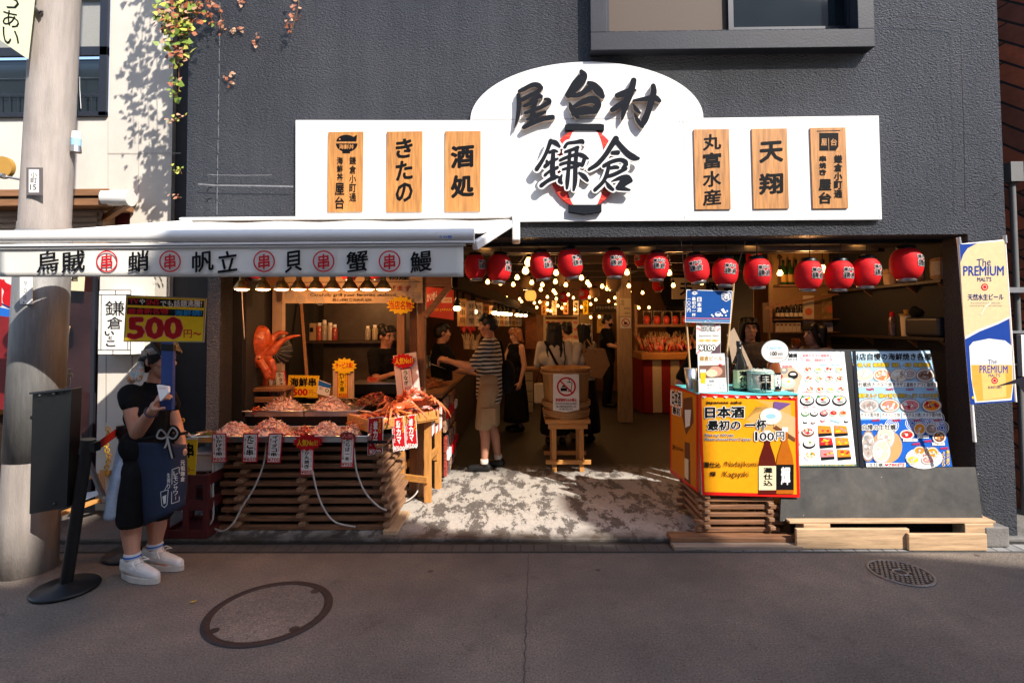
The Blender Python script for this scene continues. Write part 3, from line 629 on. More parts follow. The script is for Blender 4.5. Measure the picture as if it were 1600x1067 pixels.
kama = [[(345, 195, 66), (290, 350, 58), (220, 490, 60), (135, 620, 70)], [(352, 198, 50), (420, 226, 76), (482, 282, 34)], [(330, 368, 44), (395, 345, 52), (452, 358, 22)], [(262, 580, 62), (330, 520, 50), (450, 465, 34)], [(385, 372, 56), (378, 500, 74), (372, 600, 78), (378, 710, 86)],
        [(262, 712, 50), (330, 655, 44), (445, 600, 52)], [(205, 870, 66), (300, 800, 58), (400, 748, 74), (472, 742, 30)], [(285, 500, 40), (300, 560, 50)],
        [(562, 285, 52), (605, 232, 46), (720, 215, 52), (815, 200, 66), (840, 225, 40)], [(566, 362, 40), (680, 325, 52), (752, 298, 62)], [(492, 486, 46), (600, 440, 50), (750, 400, 52), (830, 420, 70), (916, 466, 24)], [(492, 552, 46), (620, 520, 46), (770, 548, 60), (836, 552, 46)],
        [(530, 626, 36), (660, 595, 44), (760, 580, 40)], [(636, 370, 50), (618, 600, 56), (600, 800, 62), (594, 912, 36)], [(742, 320, 58), (722, 550, 62), (716, 800, 68), (696, 936, 40)], [(775, 676, 30), (846, 730, 74), (905, 795, 44)], [(512, 715, 30), (486, 795, 66), (512, 835, 40)], [(868, 440, 60), (826, 560, 60)]]
kura = [[(508, 165, 96), (440, 270, 82), (350, 410, 74), (230, 545, 70), (105, 625, 50)], [(505, 185, 80), (570, 262, 78), (680, 382, 92), (780, 445, 92), (852, 462, 44)], [(458, 375, 56), (540, 372, 70)], [(330, 572, 60), (440, 512, 58), (570, 480, 58), (650, 510, 70), (672, 555, 50)],
        [(660, 545, 60), (620, 610, 62)], [(430, 606, 46), (500, 592, 56), (545, 600, 40)], [(385, 735, 50), (500, 695, 60), (660, 615, 56)], [(402, 570, 52), (372, 700, 60), (312, 820, 60), (195, 935, 60)], [(362, 815, 24), (405, 880, 60), (466, 932, 44)],
        [(445, 808, 16), (560, 762, 60), (680, 748, 84), (742, 800, 50)], [(730, 806, 50), (620, 836, 116), (560, 895, 92)], [(545, 900, 80), (640, 920, 56), (722, 938, 24)]]
for nm, org, k, st in (('屋', O5, K5, ya), ('台', O3, K3, dai), ('村', O2, K5, mura)):
    mb = MB(); raised(mb, org, k, st, SY - 0.04, SY - 0.001, LFACE, LSIDE); mb.build('letter', sg)
# lantern emblem
mb = MB(); RD = mat('emblem_red', (0.62, 0.025, 0.018), 0.4, 0.05, 10)
el = [(912.5 + 54 * cos(t), 263 + 62 * sin(t)) for t in [2 * pi * i / 40 for i in range(40)]]
el = [(x, min(max(y, 203), 323)) for x, y in el]
board('e', el, SY - 0.03, RD, 0.029, mb=mb); em = mb.build('lantern_emblem', sg)
A = Art((0, SY - 0.03, 0), FRONT, 0.0004)
A.poly([(914 + 31 * cos(t), min(max(263 + 72 * sin(t), 203.5), 322.5)) for t in [2 * pi * i / 36 for i in range(36)]], WHITEPAINT)
for y in (212, 224, 237, 250, 275, 288, 300, 311):
    hw = 54 * sqrt(max(0, 1 - ((y - 263) / 62) ** 2)); hi = 30 * sqrt(max(0, 1 - ((y - 263) / 72) ** 2))
    A.line([(912.5 - hw + 2, y + 1), (914 - hi, y)], 0.8, SALMON); A.line([(914 + hi, y), (912.5 + hw - 2, y + 1)], 0.8, SALMON)
A.build('emblem_stripes', em)
mb = MB(); board('c', [(883, 195), (888, 193.5), (938, 193.5), (944, 195), (944, 203.5), (883, 203.5)], SY - 0.042, LFACE, 0.04, mb=mb); mb.build('emblem_cap', em); mb = MB(); board('c', [(889, 320), (940, 320), (940, 331), (914, 335), (889, 331)], SY - 0.042, LFACE, 0.04, mb=mb); mb.build('emblem_cap', em)
for st, org in ((kama, O7), (kura, O8)):
    mb = MB(); raised(mb, org, K7, st, SY - 0.06, SY - 0.045, WHITEPAINT, LSIDE, 3.0); raised(mb, org, K7, st, SY - 0.0645, SY - 0.0632, LFACE, LFACE); 
    cx, cy = (870, 252) if org is O7 else (962, 252)
    mb.cyl(W(cx, cy, SY - 0.05), W(cx, cy, SY - 0.001), 0.03, 0.03, 10, LSIDE); mb.build('letter', sg)

# ================================================================ awning
FABR = mat('awning_fabric', (0.7, 0.68, 0.63), 0.75, 0.04, 3, 0.1, 200)
aw = thing('awning', 'white retractable awning whose hanging front carries brush lettered seafood names', 'awning', (0, FY, wz(345, FY)))
AY = 2.98
m_ = MB(WHITEPAINT); p, q = W(285, 347, 3.95), W(800, 337, 3.95)
m_.box((p.x, 3.9, p.z), (q.x, FY - 0.003, q.z)); m_.box((q.x, 3.86, wz(377, 3.9)), (q.x + 0.06, FY - 0.003, q.z + 0.006)); m_.build('cassette', aw, bev=0.012)
nX, nY = 24, 8; vs = []
for j in range(nY + 1):
    t = j / nY; Y = 3.92 + (AY + 0.03 - 3.92) * t
    xl = wx(285, 3.92) + (wx(-3, AY) - wx(285, 3.92)) * t; xr = q.x - 0.01 + (wx(736, AY) - q.x) * t
    z = wz(344, 3.92) + (wz(362, AY) - wz(344, 3.92)) * t - 0.035 * sin(pi * t)
    for i in range(nX + 1): vs.append((xl + (xr - xl) * i / nX, Y, z + 0.006 * sin(i * 1.1 + t * 3)))
fs = [(j * (nX + 1) + i, j * (nX + 1) + i + 1, (j + 1) * (nX + 1) + i + 1, (j + 1) * (nX + 1) + i) for j in range(nY) for i in range(nX)]
m_ = MB(FABR); m_.add(vs, fs, None, True); o = m_.build('canopy_fabric', aw); sd = o.modifiers.new('s', 'SOLIDIFY'); sd.thickness = 0.004
m_ = MB(WHITEPAINT); a, b = W(-3, 370, AY), W(741, 367, AY)
m_.cyl(a, b, 0.036, 0.036, 20); m_.box((a.x, AY - 0.02, wz(378.5, AY) - 0.003), (b.x, AY + 0.05, wz(376, AY))); m_.box((a.x, AY - 0.01, wz(383, AY)), (b.x - 0.05, AY + 0.03, wz(380.5, AY)))
m_.box((a.x, AY + 0.002, wz(381, AY)), (b.x - 0.01, AY + 0.03, wz(378, AY)), ALU_DK)
A = Art((0, AY - 0.038, 0), FRONT, 0.001, m_); A.t('ミの樹', 686, 368, 706, 372.5, BLUE, 0.02); m_.build('front_bar', aw)
NV = 60
def vala(i, j):
    u = i / NV; t = j / 6; p = W(-3 + (724 + 3) * u, 383 + (432.5 - 383) * t, AY)
    wv = 0.012 * t * sin(u * 21) + 0.006 * t * sin(u * 47 + 1) + (0.02 * t * max(0, 1 - abs(u - 0.06) / 0.08))
    return V((p.x, AY + 0.004 + wv * 0.35, p.z))
m_ = MB(FABR); m_.add([vala(i, j) for j in range(7) for i in range(NV + 1)], [(j * (NV + 1) + i, (j + 1) * (NV + 1) + i, (j + 1) * (NV + 1) + i + 1, j * (NV + 1) + i + 1) for j in range(6) for i in range(NV)], None, True)
vo = m_.build('valance', aw); sd = vo.modifiers.new('s', 'SOLIDIFY'); sd.thickness = 0.002; sd.offset = 1
A = Art((0, AY - 0.009, 0), FRONT, 0.0006)
for ch, x0, x1 in (('烏', 57, 92), ('賊', 96, 133), ('蛸', 200, 233), ('帆', 300, 334), ('立', 340, 371), ('貝', 445, 472), ('蟹', 541, 575), ('鰻', 641, 675)):
    A.t(ch, x0, 392, x1, 425, BLACK, 0.022, shear=0.13)
for x in (167, 266, 413, 506, 609):
    A.ring(x, 408.5, 17, 2.2, RED); A.disc(x + 15, 398, 1.5, FABR, n=8); A.t('串', x - 9, 397, x + 9, 421, RED, 0.03, shear=0.08)
A.build('lettering', vo)
m_ = MB(WHITEPAINT); m_.bar(W(742, 384, AY + 0.06), W(797, 350, 3.86), 0.035, 0.055); m_.build('folding_arm', aw, bev=0.008)
m_ = MB(WHITEPAINT); m_.bar(W(18, 372, AY + 0.1), W(300, 349, 3.86), 0.035, 0.05); m_.build('folding_arm', aw, bev=0.008)

# ================================================================ utility pole
pb = G(43, 882); pb.y = 3.58; pb = W(43, 885, 3.58); pt = W(97, -160, 3.58)
po = thing('utility_pole', 'thick grey concrete utility pole leaning at the left edge of the street', 'pole', (pb.x, pb.y, 0))
d = (pt - pb); base = pb - d * (pb.z / d.z); top = base + d * (6.5 / d.z)
at = lambda z: base + (top - base) * (z / 6.5)
m_ = MB(CONCRETE); m_.tube([at(z) for z in (-0.05, 0.4, 1.2, 2.35, 2.36, 4, 6.5)], [0.165, 0.16, 0.152, 0.147, 0.142, 0.135, 0.12], 32); 
m_.build('shaft', po)
m_ = MB(mat('grey_wrap', (0.2, 0.195, 0.19), 0.55, 0.2, 8, 0.3, 60, metal=0.25, dirt=0.3, stretch=(6, 6, 0.6))); m_.tube([at(z) for z in (0.75, 1.5, 2.3)], [0.161, 0.156, 0.153], 32); m_.build('metal_sleeve', po)
def on_pole(x0, y0, x1, y1, m, nm, draw):
    yy = at(wz((y0 + y1) / 2, 3.43)).y - 0.158
    o = board(nm, R4(x0, y0, x1, y1), yy, m, 0.006).build(nm, po)
    A = Art((0, yy, 0), FRONT, 0.0004); draw(A); A.build('lettering', o)
on_pole(41, 262, 66, 305, mat('grey_plate', (0.12, 0.1, 0.1), 0.6), 'address_plate', lambda A: (A.rect(45, 265, 61, 301, PAPER), A.t('小町', 48, 269, 58, 287, BLACK, 0.01, True), A.t('15', 47, 288.5, 57, 297, BLACK, 0.01)))
on_pole(31, 432, 50, 475, PAPER, 'number_plate', lambda A: (A.t('9', 37, 439, 42, 447, GREY, 0), A.t('0', 37, 450, 42, 458, GREY, 0), A.t('8', 36.5, 461, 41.5, 469, GREY, 0), A.disc(37, 472.5, 1.2, BLACK)))
m_ = MB(ALU); c = W(119, 213, 3.6); m_.cyl(c + V((0, 0, 0.03)), c - V((0, 0, 0.02)), 0.026, 0.03, 14, PAPER); m_.cyl(c - V((0, 0, 0.021)), c - V((0, 0, 0.07)), 0.03, 0.03, 14, LBLUE); m_.cyl(c - V((0, 0, 0.071)), c - V((0, 0, 0.115)), 0.03, 0.034, 14, ALU); m_.cyl(c + V((0, 0, -0.06)), c + V((-0.1, 0, -0.06)), 0.014, None, 8); m_.build('lamp_fixture', po)
m_ = MB(mat('wire_twist', (0.12, 0.11, 0.1), 0.5)); m_.tube([W(50, 6, 3.45), W(60, 16, 3.42), W(66, 21, 3.44)], 0.012, 6); m_.tube([W(50, 10, 3.44), W(62, 20, 3.41), W(66, 18, 3.44)], 0.008, 6); m_.build('wire_tie', po)
o = board('cloth_banner', [(-60, -30), (57, -30), (53, 12), (44, 93), (0, 63), (-60, 30)], 3.38, mat('pale_yellow_cloth', (0.66, 0.68, 0.45), 0.8, 0.04, 8), 0.002).build('cloth_banner', loc=W(20, 30, 3.38))
tag(o, 'pale yellow green cloth banner with brush writing tied to the pole top', 'banner')
A = Art((0, 3.378, 0), FRONT, 0.0004); A.t('うあい', 4, -12, 30, 72, BLACK, 0.0, True, shear=-0.3); A.build('lettering', o)
t_ = thing('round_sign', 'small round orange sign on a thin rod left of the utility pole', 'sign', W(-10, 265, 3.5))
m_ = MB(GOLD); p = W(4, 262, 3.5); m_.cyl(p + V((0, -0.01, 0)), p + V((0, 0.02, 0)), 0.075, None, 24); m_.build('disc', t_, bev=0.004)
m_ = MB(ALU); m_.cyl(W(-10, 273, 3.45), W(40, 282, 3.5), 0.008); m_.cyl(W(-10, 273, 3.45), W(6, 275, 3.45), 0.016); m_.build('rod', t_)
t_ = thing('black_board', 'tall black box board strapped to the front of the utility pole', 'board', (wx(80, 3.3), 3.3, 0.5))
m_ = MB(BLACKMETAL)
f = [W(51, 614, 3.32), W(112, 607, 3.26), W(104, 793, 3.26), W(46, 803, 3.32)]
m_.prism([f[0], f[3], f[2], f[1]], V((0.1, -1, 0)), 0.09); m_.build('panel', t_, bev=0.006)
m_ = MB(ALU_DK); m_.bar(f[0] + V((0, -0.012, 0.0)), f[1] + V((0, -0.012, 0.0)), 0.02, 0.012); m_.build('top_edge', t_)
m_ = MB(mat('dark_strap', (0.03, 0.03, 0.03), 0.4))
for x, y in ((62, 618), (84, 615), (100, 613), (85, 787)): p = W(x, y, 3.275); m_.ell(p, 0.008, None, 8, 6)
m_.build('bolt', t_)

# ================================================================ left shop front: hanging sign, noren, reflections
t_ = thing('box_sign', 'white box sign with black brush lettering hung on the cream column', 'sign', W(190, 555, LY - 0.3))
m_ = MB(PAPER); p, q = W(153, 554, LY - 0.32), W(205, 453, LY - 0.32); r_ = wx(225, LY - 0.2)
m_.box((p.x, LY - 0.32, p.z), (q.x, LY - 0.185, q.z)); m_.add([V((q.x, LY - 0.319, p.z)), V((r_, LY - 0.186, p.z)), V((r_, LY - 0.186, q.z)), V((q.x, LY - 0.319, q.z))], [(0, 1, 2, 3)]); bo = m_.build('box', t_)
A = Art((0, LY - 0.32, 0), FRONT, 0.0004)
for l_ in ([(153, 453.5), (205, 453.5)], [(153, 460.5), (205, 460.5)], [(153, 547), (205, 547)], [(153, 554), (205, 554)], [(153.5, 453), (153, 555)], [(158.5, 460), (158, 547)], [(200.5, 460), (200, 547)], [(205, 453), (204.5, 555)], [(181, 453), (181, 460)], [(177, 547), (177, 554)]): A.line(l_, 1.1, BLACK)
A.t('鎌', 165, 470, 195, 493, BLACK, 0.0); A.t('倉', 168, 495, 192, 514, BLACK, 0.0); A.t('い', 164, 517, 179, 524, BLACK, 0.03); A.t('と', 170, 525, 176, 530, BLACK, 0.03); A.t('こ', 166, 532, 181, 541, BLACK, 0.03)
A.build('lettering', bo)
o = board('shop_curtain', [(97, 425), (133, 425), (131, 455), (97, 453)], LY - 0.12, CREAM, 0.003).build('shop_curtain', loc=W(115, 440, LY - 0.12)); tag(o, 'short tan half curtain with brush writing over the glass door', 'curtain')
A = Art((0, LY - 0.121, 0), FRONT, 0.0004); A.t('倉', 110, 428, 124, 440, BLACK, 0.02); A.t('いとこ', 101, 428, 109, 448, BLACK, 0.02, True); A.build('lettering', o)
o = board('festival_flag', [(-40, 432), (31, 432), (27, 497), (-40, 488)], 3.95, mat('flag_white', (0.6, 0.58, 0.56), 0.8, 0.05), 0.003).build('festival_flag', loc=W(0, 460, 3.95)); tag(o, 'white red and blue festival flag hanging left behind the pole', 'flag')
A = Art((0, 3.948, 0), FRONT, 0.0004); A.poly([(-40, 470), (-10, 478), (28, 486), (27, 497), (-40, 488)], BLUE); A.stroke([(5, 445, 8), (14, 455, 16), (10, 470, 12), (22, 480, 9)], RED); A.k += 1; A.stroke([(4, 437, 5), (8, 446, 9), (26, 452, 7)], RED); A.k += 1; A.stroke([(2, 474, 2), (14, 480, 2.5), (24, 484, 1)], NAVY); A.k += 1; A.rect(-40, 436, 3, 478, RED); A.build('print', o)
o = MB(mat('dark_glass_red', (0.16, 0.006, 0.008), 0.5, 0.3, 3)); p, q = W(-30, 640, 4.5), W(17, 470, 4.5); o.box((p.x - 1, 4.5, p.z), (q.x, 4.52, q.z)); tag(o.build('red_curtain', loc=(p.x, 4.5, p.z)), 'dark red curtain hanging in the shop left of the pole', 'curtain')
# sticks and clamps leaning beside the pole
t_ = thing('display_stand', 'leaning wooden poles with a silver clip rack beside the pole', 'stand', (wx(95, 4.2), 4.2, FZ))
m_ = MB(W_PALE_Z); m_.cyl(W(90, 592, 4.2), W(107, 509, 4.25), 0.014); m_.cyl(W(96, 598, 4.2), W(101, 567, 4.22), 0.012); m_.build('wooden_pole', t_)
m_ = MB(STEEL); m_.box(tuple(W(89, 604, 4.1)), tuple(W(110, 588, 4.16))); m_.box(tuple(W(88, 590, 4.1)), tuple(W(114, 583, 4.17)))
for x in (99, 108): m_.box(tuple(W(x - 3, 584, 4.1)), tuple(W(x + 3, 576, 4.14)))
m_.cyl(W(97, 604, 4.15), V((wx(97, 4.15), 4.15, FZ)), 0.012); m_.build('clip_rack', t_, bev=0.003)
t_ = thing('easel_frame', 'fallen orange wooden frame and grey legs on the pavement behind the black stanchion', 'frame', W(120, 800, 4.45))
m_ = MB(W_OR)
m_.bar(W(70, 812, 4.2), W(170, 775, 4.5), 0.05, 0.03); m_.bar(W(75, 760, 4.6), W(172, 738, 4.6), 0.05, 0.03); m_.bar(W(80, 810, 4.2), W(92, 756, 4.6), 0.05, 0.03); m_.bar(W(160, 785, 4.45), W(160, 735, 4.6), 0.04, 0.03)
m_.build('wooden_frame', t_, bev=0.003)
m_ = MB(mat('grey_leg', (0.12, 0.13, 0.15), 0.4, metal=0.4)); m_.bar(W(113, 660, 4.5), W(165, 785, 4.4), 0.03, 0.03); m_.build('leg', t_)
m_ = MB(PAPER); m_.add([W(105, 790, 4.35), W(150, 775, 4.45), W(160, 765, 4.6), W(118, 772, 4.6)], [(0, 1, 2, 3)]); m_.build('paper_sheet', t_)
m_ = MB(YEL); m_.box(tuple(W(109, 735, 4.62)), tuple(W(132, 716, 4.64))); m_.build('yellow_card', t_)

# ================================================================ stanchions with the red belt
def stanchion(bx, by, tx, ty, lab):
    b = G(bx, by); t_ = thing('stanchion', lab, 'stanchion', (b.x, b.y, 0), 'belt stanchions')
    tp = W(tx, ty, b.y)
    m_ = MB(BLACKMETAL); m_.lathe([(0.0, 0), (0.175, 0), (0.178, 0.012), (0.17, 0.022), (0.06, 0.034), (0.05, 0.045), (0.0, 0.05)], (b.x, b.y, 0.002), 40); m_.build('base', t_)
    m_ = MB(BLACKMETAL); v = tp - V((b.x, b.y, 0.03)); s = V((b.x, b.y, 0.03)); m_.cyl(s, s + v * 0.93, 0.034, None, 24); m_.build('post', t_)
    m_ = MB(BLACKMETAL); m_.cyl(s + v * 0.9, tp, 0.042, None, 24); m_.box(tuple(tp + V((0.025, -0.03, -0.075))), tuple(tp + V((0.06, 0.03, -0.015)))); m_.build('belt_head', t_, bev=0.005)
    return tp
t1 = stanchion(103, 921, 138, 686, 'black belt stanchion on a round base nearest the street, leaning right')
t2 = stanchion(206, 866, 192, 664, 'black belt stanchion half hidden behind the woman in the apron')
m_ = MB(mat('red_belt', (0.32, 0.008, 0.015), 0.7, 0.1, 30)); a, b = t1 + V((0.06, 0, -0.045)), t2 + V((-0.04, 0, -0.05))
m_.add([a + V((0, 0, 0.028)), a - V((0, 0, 0.028)), b - V((0, 0, 0.028)), b + V((0, 0, 0.028))], [(0, 1, 2, 3)]); o = m_.build('barrier_belt', loc=a); tag(o, 'red belt stretched between the two black stanchions', 'belt'); sd = o.modifiers.new('s', 'SOLIDIFY'); sd.thickness = 0.003
def chain(name, pts, r, m, lab, wire):
    mb = MB(m)
    for i in range(len(pts) - 1):
        p, q = V(pts[i]), V(pts[i + 1]); d = (q - p).normalized(); a = d.orthogonal().normalized(); b = d.cross(a)
        if i % 2: a, b = b, a
        c = (p + q) / 2; L = (q - p).length * 0.72
        mb.tube([c + d * L * cos(t) + a * r * sin(t) for t in [2 * pi * k / 10 for k in range(11)]], wire, 5)
    o = mb.build(name, loc=pts[0]); tag(o, lab, 'chain'); return o
chain('chain', [W(168 + 2 * sin(i * 0.7), 668 + i * 4.2, 3.95) for i in range(19)], 0.014, mat('gold_plastic', (0.55, 0.32, 0.03), 0.35, 0.1, 20), 'gold coloured plastic chain hanging behind the red belt', 0.005)
chain('chain', [W(286 - i * 2.2, 655 + i * 4.0, 3.95) for i in range(9)], 0.012, mat('gold_plastic', (0.55, 0.32, 0.03)), 'short gold chain beside the woman\'s elbow at the stall end', 0.005)

# ================================================================ maroon crate, tub and yellow card at the stall's left end
MAR = mat('maroon_plastic', (0.085, 0.012, 0.012), 0.4, 0.15, 8)
t_ = thing('bottle_crate', 'maroon plastic bottle crate on the ground at the left end of the stall', 'crate', (wx(292, 4.15), 4.15, FZ))
p, q = W(254, 828, 4.02), W(326, 742, 4.02); z0, z1 = FZ, q.z; xa, xb = p.x, q.x
m_ = MB(MAR)
for yy in (4.02, 4.33):
    for za, zb in ((z0, z0 + 0.06), ((z0 + z1) / 2 - 0.03, (z0 + z1) / 2 + 0.05), (z1 - 0.08, z1)): m_.box((xa + 0.04, yy, za), (xb - 0.04, yy + 0.02, zb))
    m_.box((xa + 0.1, yy + 0.004, (z0 + z1) / 2 + 0.05), (xb - 0.1, yy + 0.016, z1 - 0.08)) if yy < 4.1 else None
    for xx in (xa, (xa + xb) / 2 - 0.02, xb - 0.04): m_.box((xx, yy - 0.005, z0), (xx + 0.04, yy + 0.025, z1 + 0.002))
for xx in (xa, xb - 0.02):
    for za, zb in ((z0, z0 + 0.06), ((z0 + z1) / 2 - 0.03, (z0 + z1) / 2 + 0.05), (z1 - 0.08, z1)): m_.box((xx + 0.001, 4.045, za), (xx + 0.019, 4.325, zb))
m_.box((xa + 0.02, 4.04, z0 + 0.01), (xb - 0.02, 4.33, z0 + 0.03)); cr = m_.build('frame', t_, bev=0.003)
A = Art((0, 4.018, 0), FRONT, 0.0004); A.t('収', 283, 780, 292, 788, WHITE, 0.02); A.t('ビ', 284, 796, 290, 801, WHITE, 0.0); A.build('lettering', t_)
t_ = thing('plastic_tub', 'grey white plastic tub standing on the maroon crate', 'tub', (wx(300, 4.15), 4.15, z1))
m_ = MB(mat('grey_tub', (0.4, 0.38, 0.36), 0.5, 0.1, 8)); p, q = W(300, 742, 4.12), W(327, 712, 4.12)
m_.box((xa + 0.12, 4.1, z1 + 0.003), (xb + 0.01, 4.3, z1 + 0.13)); m_.box((xa + 0.11, 4.09, z1 + 0.13), (xb + 0.02, 4.31, z1 + 0.15)); m_.build('tub', t_, bev=0.01)
m_ = MB(mat('corrugated_hose', (0.4, 0.4, 0.4), 0.5)); pts = [W(278 + i * 1.4, 679 - 4 * sin(i * 0.28), 4.15) for i in range(16)]; m_.tube(pts, [0.016 if i % 2 else 0.012 for i in range(16)], 10); o = m_.build('hose', loc=pts[0]); tag(o, 'grey corrugated hose running into the stall left end', 'hose')
t_ = board('price_card', [(285, 686), (309, 683), (305, 742), (283, 740)], 3.98, YEL, 0.004).build('price_card', loc=W(296, 740, 3.98)); tag(t_, 'yellow price card with black 串 leaning on the maroon crate', 'price card')
A = Art((0, 3.979, 0), FRONT, 0.0004); A.t('串', 287, 692, 303, 715, BLACK, 0.05); A.t('円~', 287, 730, 303, 737, RED, 0.02); A.rect(284, 684, 309, 686.5, PAPER); A.build('lettering', t_)
# ================================================================ seafood stall, left half of the opening
def chunk(mb, c, d, L, w_, m):
    d = V(d).normalized(); a = d.orthogonal().normalized(); b = d.cross(a); c = V(c)
    mb.add([c - d * L / 2, c + a * w_, c + b * w_ * 0.7, c - a * w_, c - b * w_ * 0.7, c + d * L / 2], [(0, 2, 1), (0, 3, 2), (0, 4, 3), (0, 1, 4), (5, 1, 2), (5, 2, 3), (5, 3, 4), (5, 4, 1)], m, True)
def rdir(r, up=0.5): return V((r.uniform(-1, 1), r.uniform(-1, 1), r.uniform(-up, up) + 1e-3))
def heap(name, lab, c, rx, ry, h, n, mats, L=(0.025, 0.06), w_=(0.004, 0.01), up=0.5, seed=1, cat='seafood'):
    r = random.Random(seed); mb = MB(*mats); c = V(c)
    mb.lathe([(1e-6, h * 0.8), (0.4, h * 0.68), (0.75, h * 0.38), (1.0, 0)], (0, 0, 0), 24, mats[0]); mb.v = [(x * rx * 0.93 + c.x, y * ry * 0.93 + c.y, z + c.z) for x, y, z in mb.v]
    for i in range(n):
        t = r.uniform(0, 2 * pi); q = sqrt(r.random()); x, y = rx * q * cos(t), ry * q * sin(t); z = h * (1 - q ** 1.7) * r.uniform(0.75, 1.12)
        chunk(mb, c + V((x, y, z)), rdir(r, up), r.uniform(*L), r.uniform(*w_), r.choice(mats))
    o = mb.build(name, loc=c); tag(o, lab, cat, kind='stuff'); return o
# --- slatted crib that carries the trays
crib = thing('slatted_base', 'crib of stacked wooden slats that carries the seafood trays', 'stall base', (-1.75, 4.4, FZ))
r = random.Random(4); n = 10; zt = 0.70; dz = (zt - FZ) / n
for k in range(n):
    z = FZ + k * dz + 0.004; sp = 0.05 * (1 - k / n)
    for yy in (4.22 - sp, 4.62):
        m_ = MB(W_SLAT); xa = wx(352, yy) - sp * 0.5 + r.uniform(-0.02, 0.02); xb = wx(596, yy) + sp * 1.6 + r.uniform(-0.05, 0.05)
        m_.box((xa, yy, z), (xb, yy + 0.045, z + 0.036)); m_.build('long_slat', crib, bev=0.004)
    for j, xx in enumerate((-2.24, -1.75, -1.14 + sp * 1.4)):
        m_ = MB(W_SLAT_Y); e = r.uniform(-0.02, 0.02)
        m_.box((xx + e, 4.18 - sp + r.uniform(-0.02, 0.02), z + 0.036), (xx + e + 0.05, 4.74 + r.uniform(-0.02, 0.1), z + dz - 0.0015)); m_.build('cross_slat', crib, bev=0.004)
m_ = MB(BLACKWALL); m_.box((-2.2, 4.3, FZ), (-1.2, 4.6, zt - 0.01)); m_.build('gap_shade', crib)  # black block added inside so the gaps between slats read as shade
m_ = MB(BLACKMETAL); m_.box((-2.3, 4.18, zt + 0.006), (-1.05, 4.98, zt + 0.026)); m_.build('deck', crib)
b_ = MB(W_PALE_Y); p = [W(598, 833, 4.0), W(624, 834, 4.0), W(640, 805, 4.35), W(615, 804, 4.35)]
p = [V((v.x, v.y, FZ + 0.032)) for v in (G(598, 836, FZ), G(620, 836, FZ), G(641, 804, FZ), G(617, 803, FZ))]
b_.prism(p, V((0, 0, 1)), 0.03); o = b_.build('loose_plank', loc=p[0], bev=0.003); tag(o, 'short loose plank lying on the concrete at the stall corner', 'plank')
# --- steel trays
def tray(x0, x1, y0, y1, z, lab):
    t_ = thing('steel_tray', lab, 'tray', ((x0 + x1) / 2, (y0 + y1) / 2, z), 'steel trays on the stall')
    m_ = MB(STEEL); h = 0.045
    m_.box((x0, y0, z), (x1, y1, z + 0.004)); m_.box((x0, y0, z + 0.004), (x1, y0 + 0.006, z + h)); m_.box((x0, y1 - 0.006, z + 0.004), (x1, y1, z + h)); m_.box((x0, y0 + 0.006, z + 0.004), (x0 + 0.006, y1 - 0.006, z + h)); m_.box((x1 - 0.006, y0 + 0.006, z + 0.004), (x1, y1 - 0.006, z + h)); m_.build('pan', t_)
    m_ = MB(STEEL); m_.tube([V((x0, y0 - 0.004, z + h)), V((x1, y0 - 0.004, z + h))], 0.006, 8); m_.tube([V((x0, y1, z + h)), V((x1, y1, z + h))], 0.006, 8); m_.tube([V((x0 - 0.003, y0, z + h)), V((x0 - 0.003, y1, z + h))], 0.006, 8); m_.tube([V((x1 + 0.003, y0, z + h)), V((x1 + 0.003, y1, z + h))], 0.006, 8); m_.build('rim', t_)
def food(nm, c, k=1.0, rough=0.35): return mat('food_' + nm, tuple(v * k for v in c), rough, 0.3, 40, sub=0.0, spec=0.6)
F_PALE = food('pale', (0.72, 0.5, 0.46)); F_PINK = food('pink', (0.66, 0.27, 0.24)); F_WHITE = food('white', (0.8, 0.7, 0.66)); F_RED = food('red', (0.42, 0.05, 0.03)); F_OR = food('orange', (0.62, 0.17, 0.035)); F_DRED = food('dark_red', (0.2, 0.03, 0.018)); F_GRN = food('green', (0.05, 0.11, 0.02)); F_BR = food('brown', (0.24, 0.09, 0.03)); STICK = mat('bamboo', (0.5, 0.33, 0.16), 0.6)
zf, zb = 0.735, 0.855
fx = [wx(301, 4.1), wx(392, 4.1), wx(478, 4.1), wx(575, 4.1)]
labs = ['steel tray at the left front corner of the stall, green leaves at its edge', 'steel tray in the middle of the front row', 'steel tray at the right end of the front row']
for i in range(3): tray(fx[i] + 0.006, fx[i + 1] - 0.006, 4.1, 4.5, zf, labs[i])
bx_ = [wx(349, 4.56), wx(397, 4.56), wx(476, 4.56), wx(560, 4.56)]
labs = ['narrow steel tray at the left of the raised back row', 'steel tray in the middle of the raised back row', 'steel tray at the right of the raised back row']
for i in range(3): tray(bx_[i] + 0.006, bx_[i + 1] - 0.006, 4.56, 4.95, zb, labs[i])
m_ = MB(W_DK); m_.box((bx_[0], 4.62, zt + 0.028), (bx_[3], 4.9, zb - 0.002)); o = m_.build('riser', crib)
def fh(name, lab, x, Y, z, rx, ry, h, n, mats, seed, **k): heap(name, lab, (wx(x, Y), Y, z), rx, ry, h, n, mats, seed=seed, **k)
PK = [F_PALE, F_PINK, F_PALE, F_WHITE]
fh('seafood_heap', 'heap of pale squid skewers in the left front tray', 368, 4.3, zf + 0.006, 0.15, 0.17, 0.11, 340, PK, 1)
fh('leaf_garnish', 'green leaf garnish at the left edge of the front trays', 322, 4.3, zf + 0.006, 0.1, 0.16, 0.04, 160, [F_GRN, F_BR, F_GRN, F_PALE], 2, cat='garnish')
fh('seafood_heap', 'heap of pale pink octopus skewers in the middle front tray', 425, 4.3, zf + 0.006, 0.19, 0.18, 0.13, 460, PK + [F_PINK], 3)
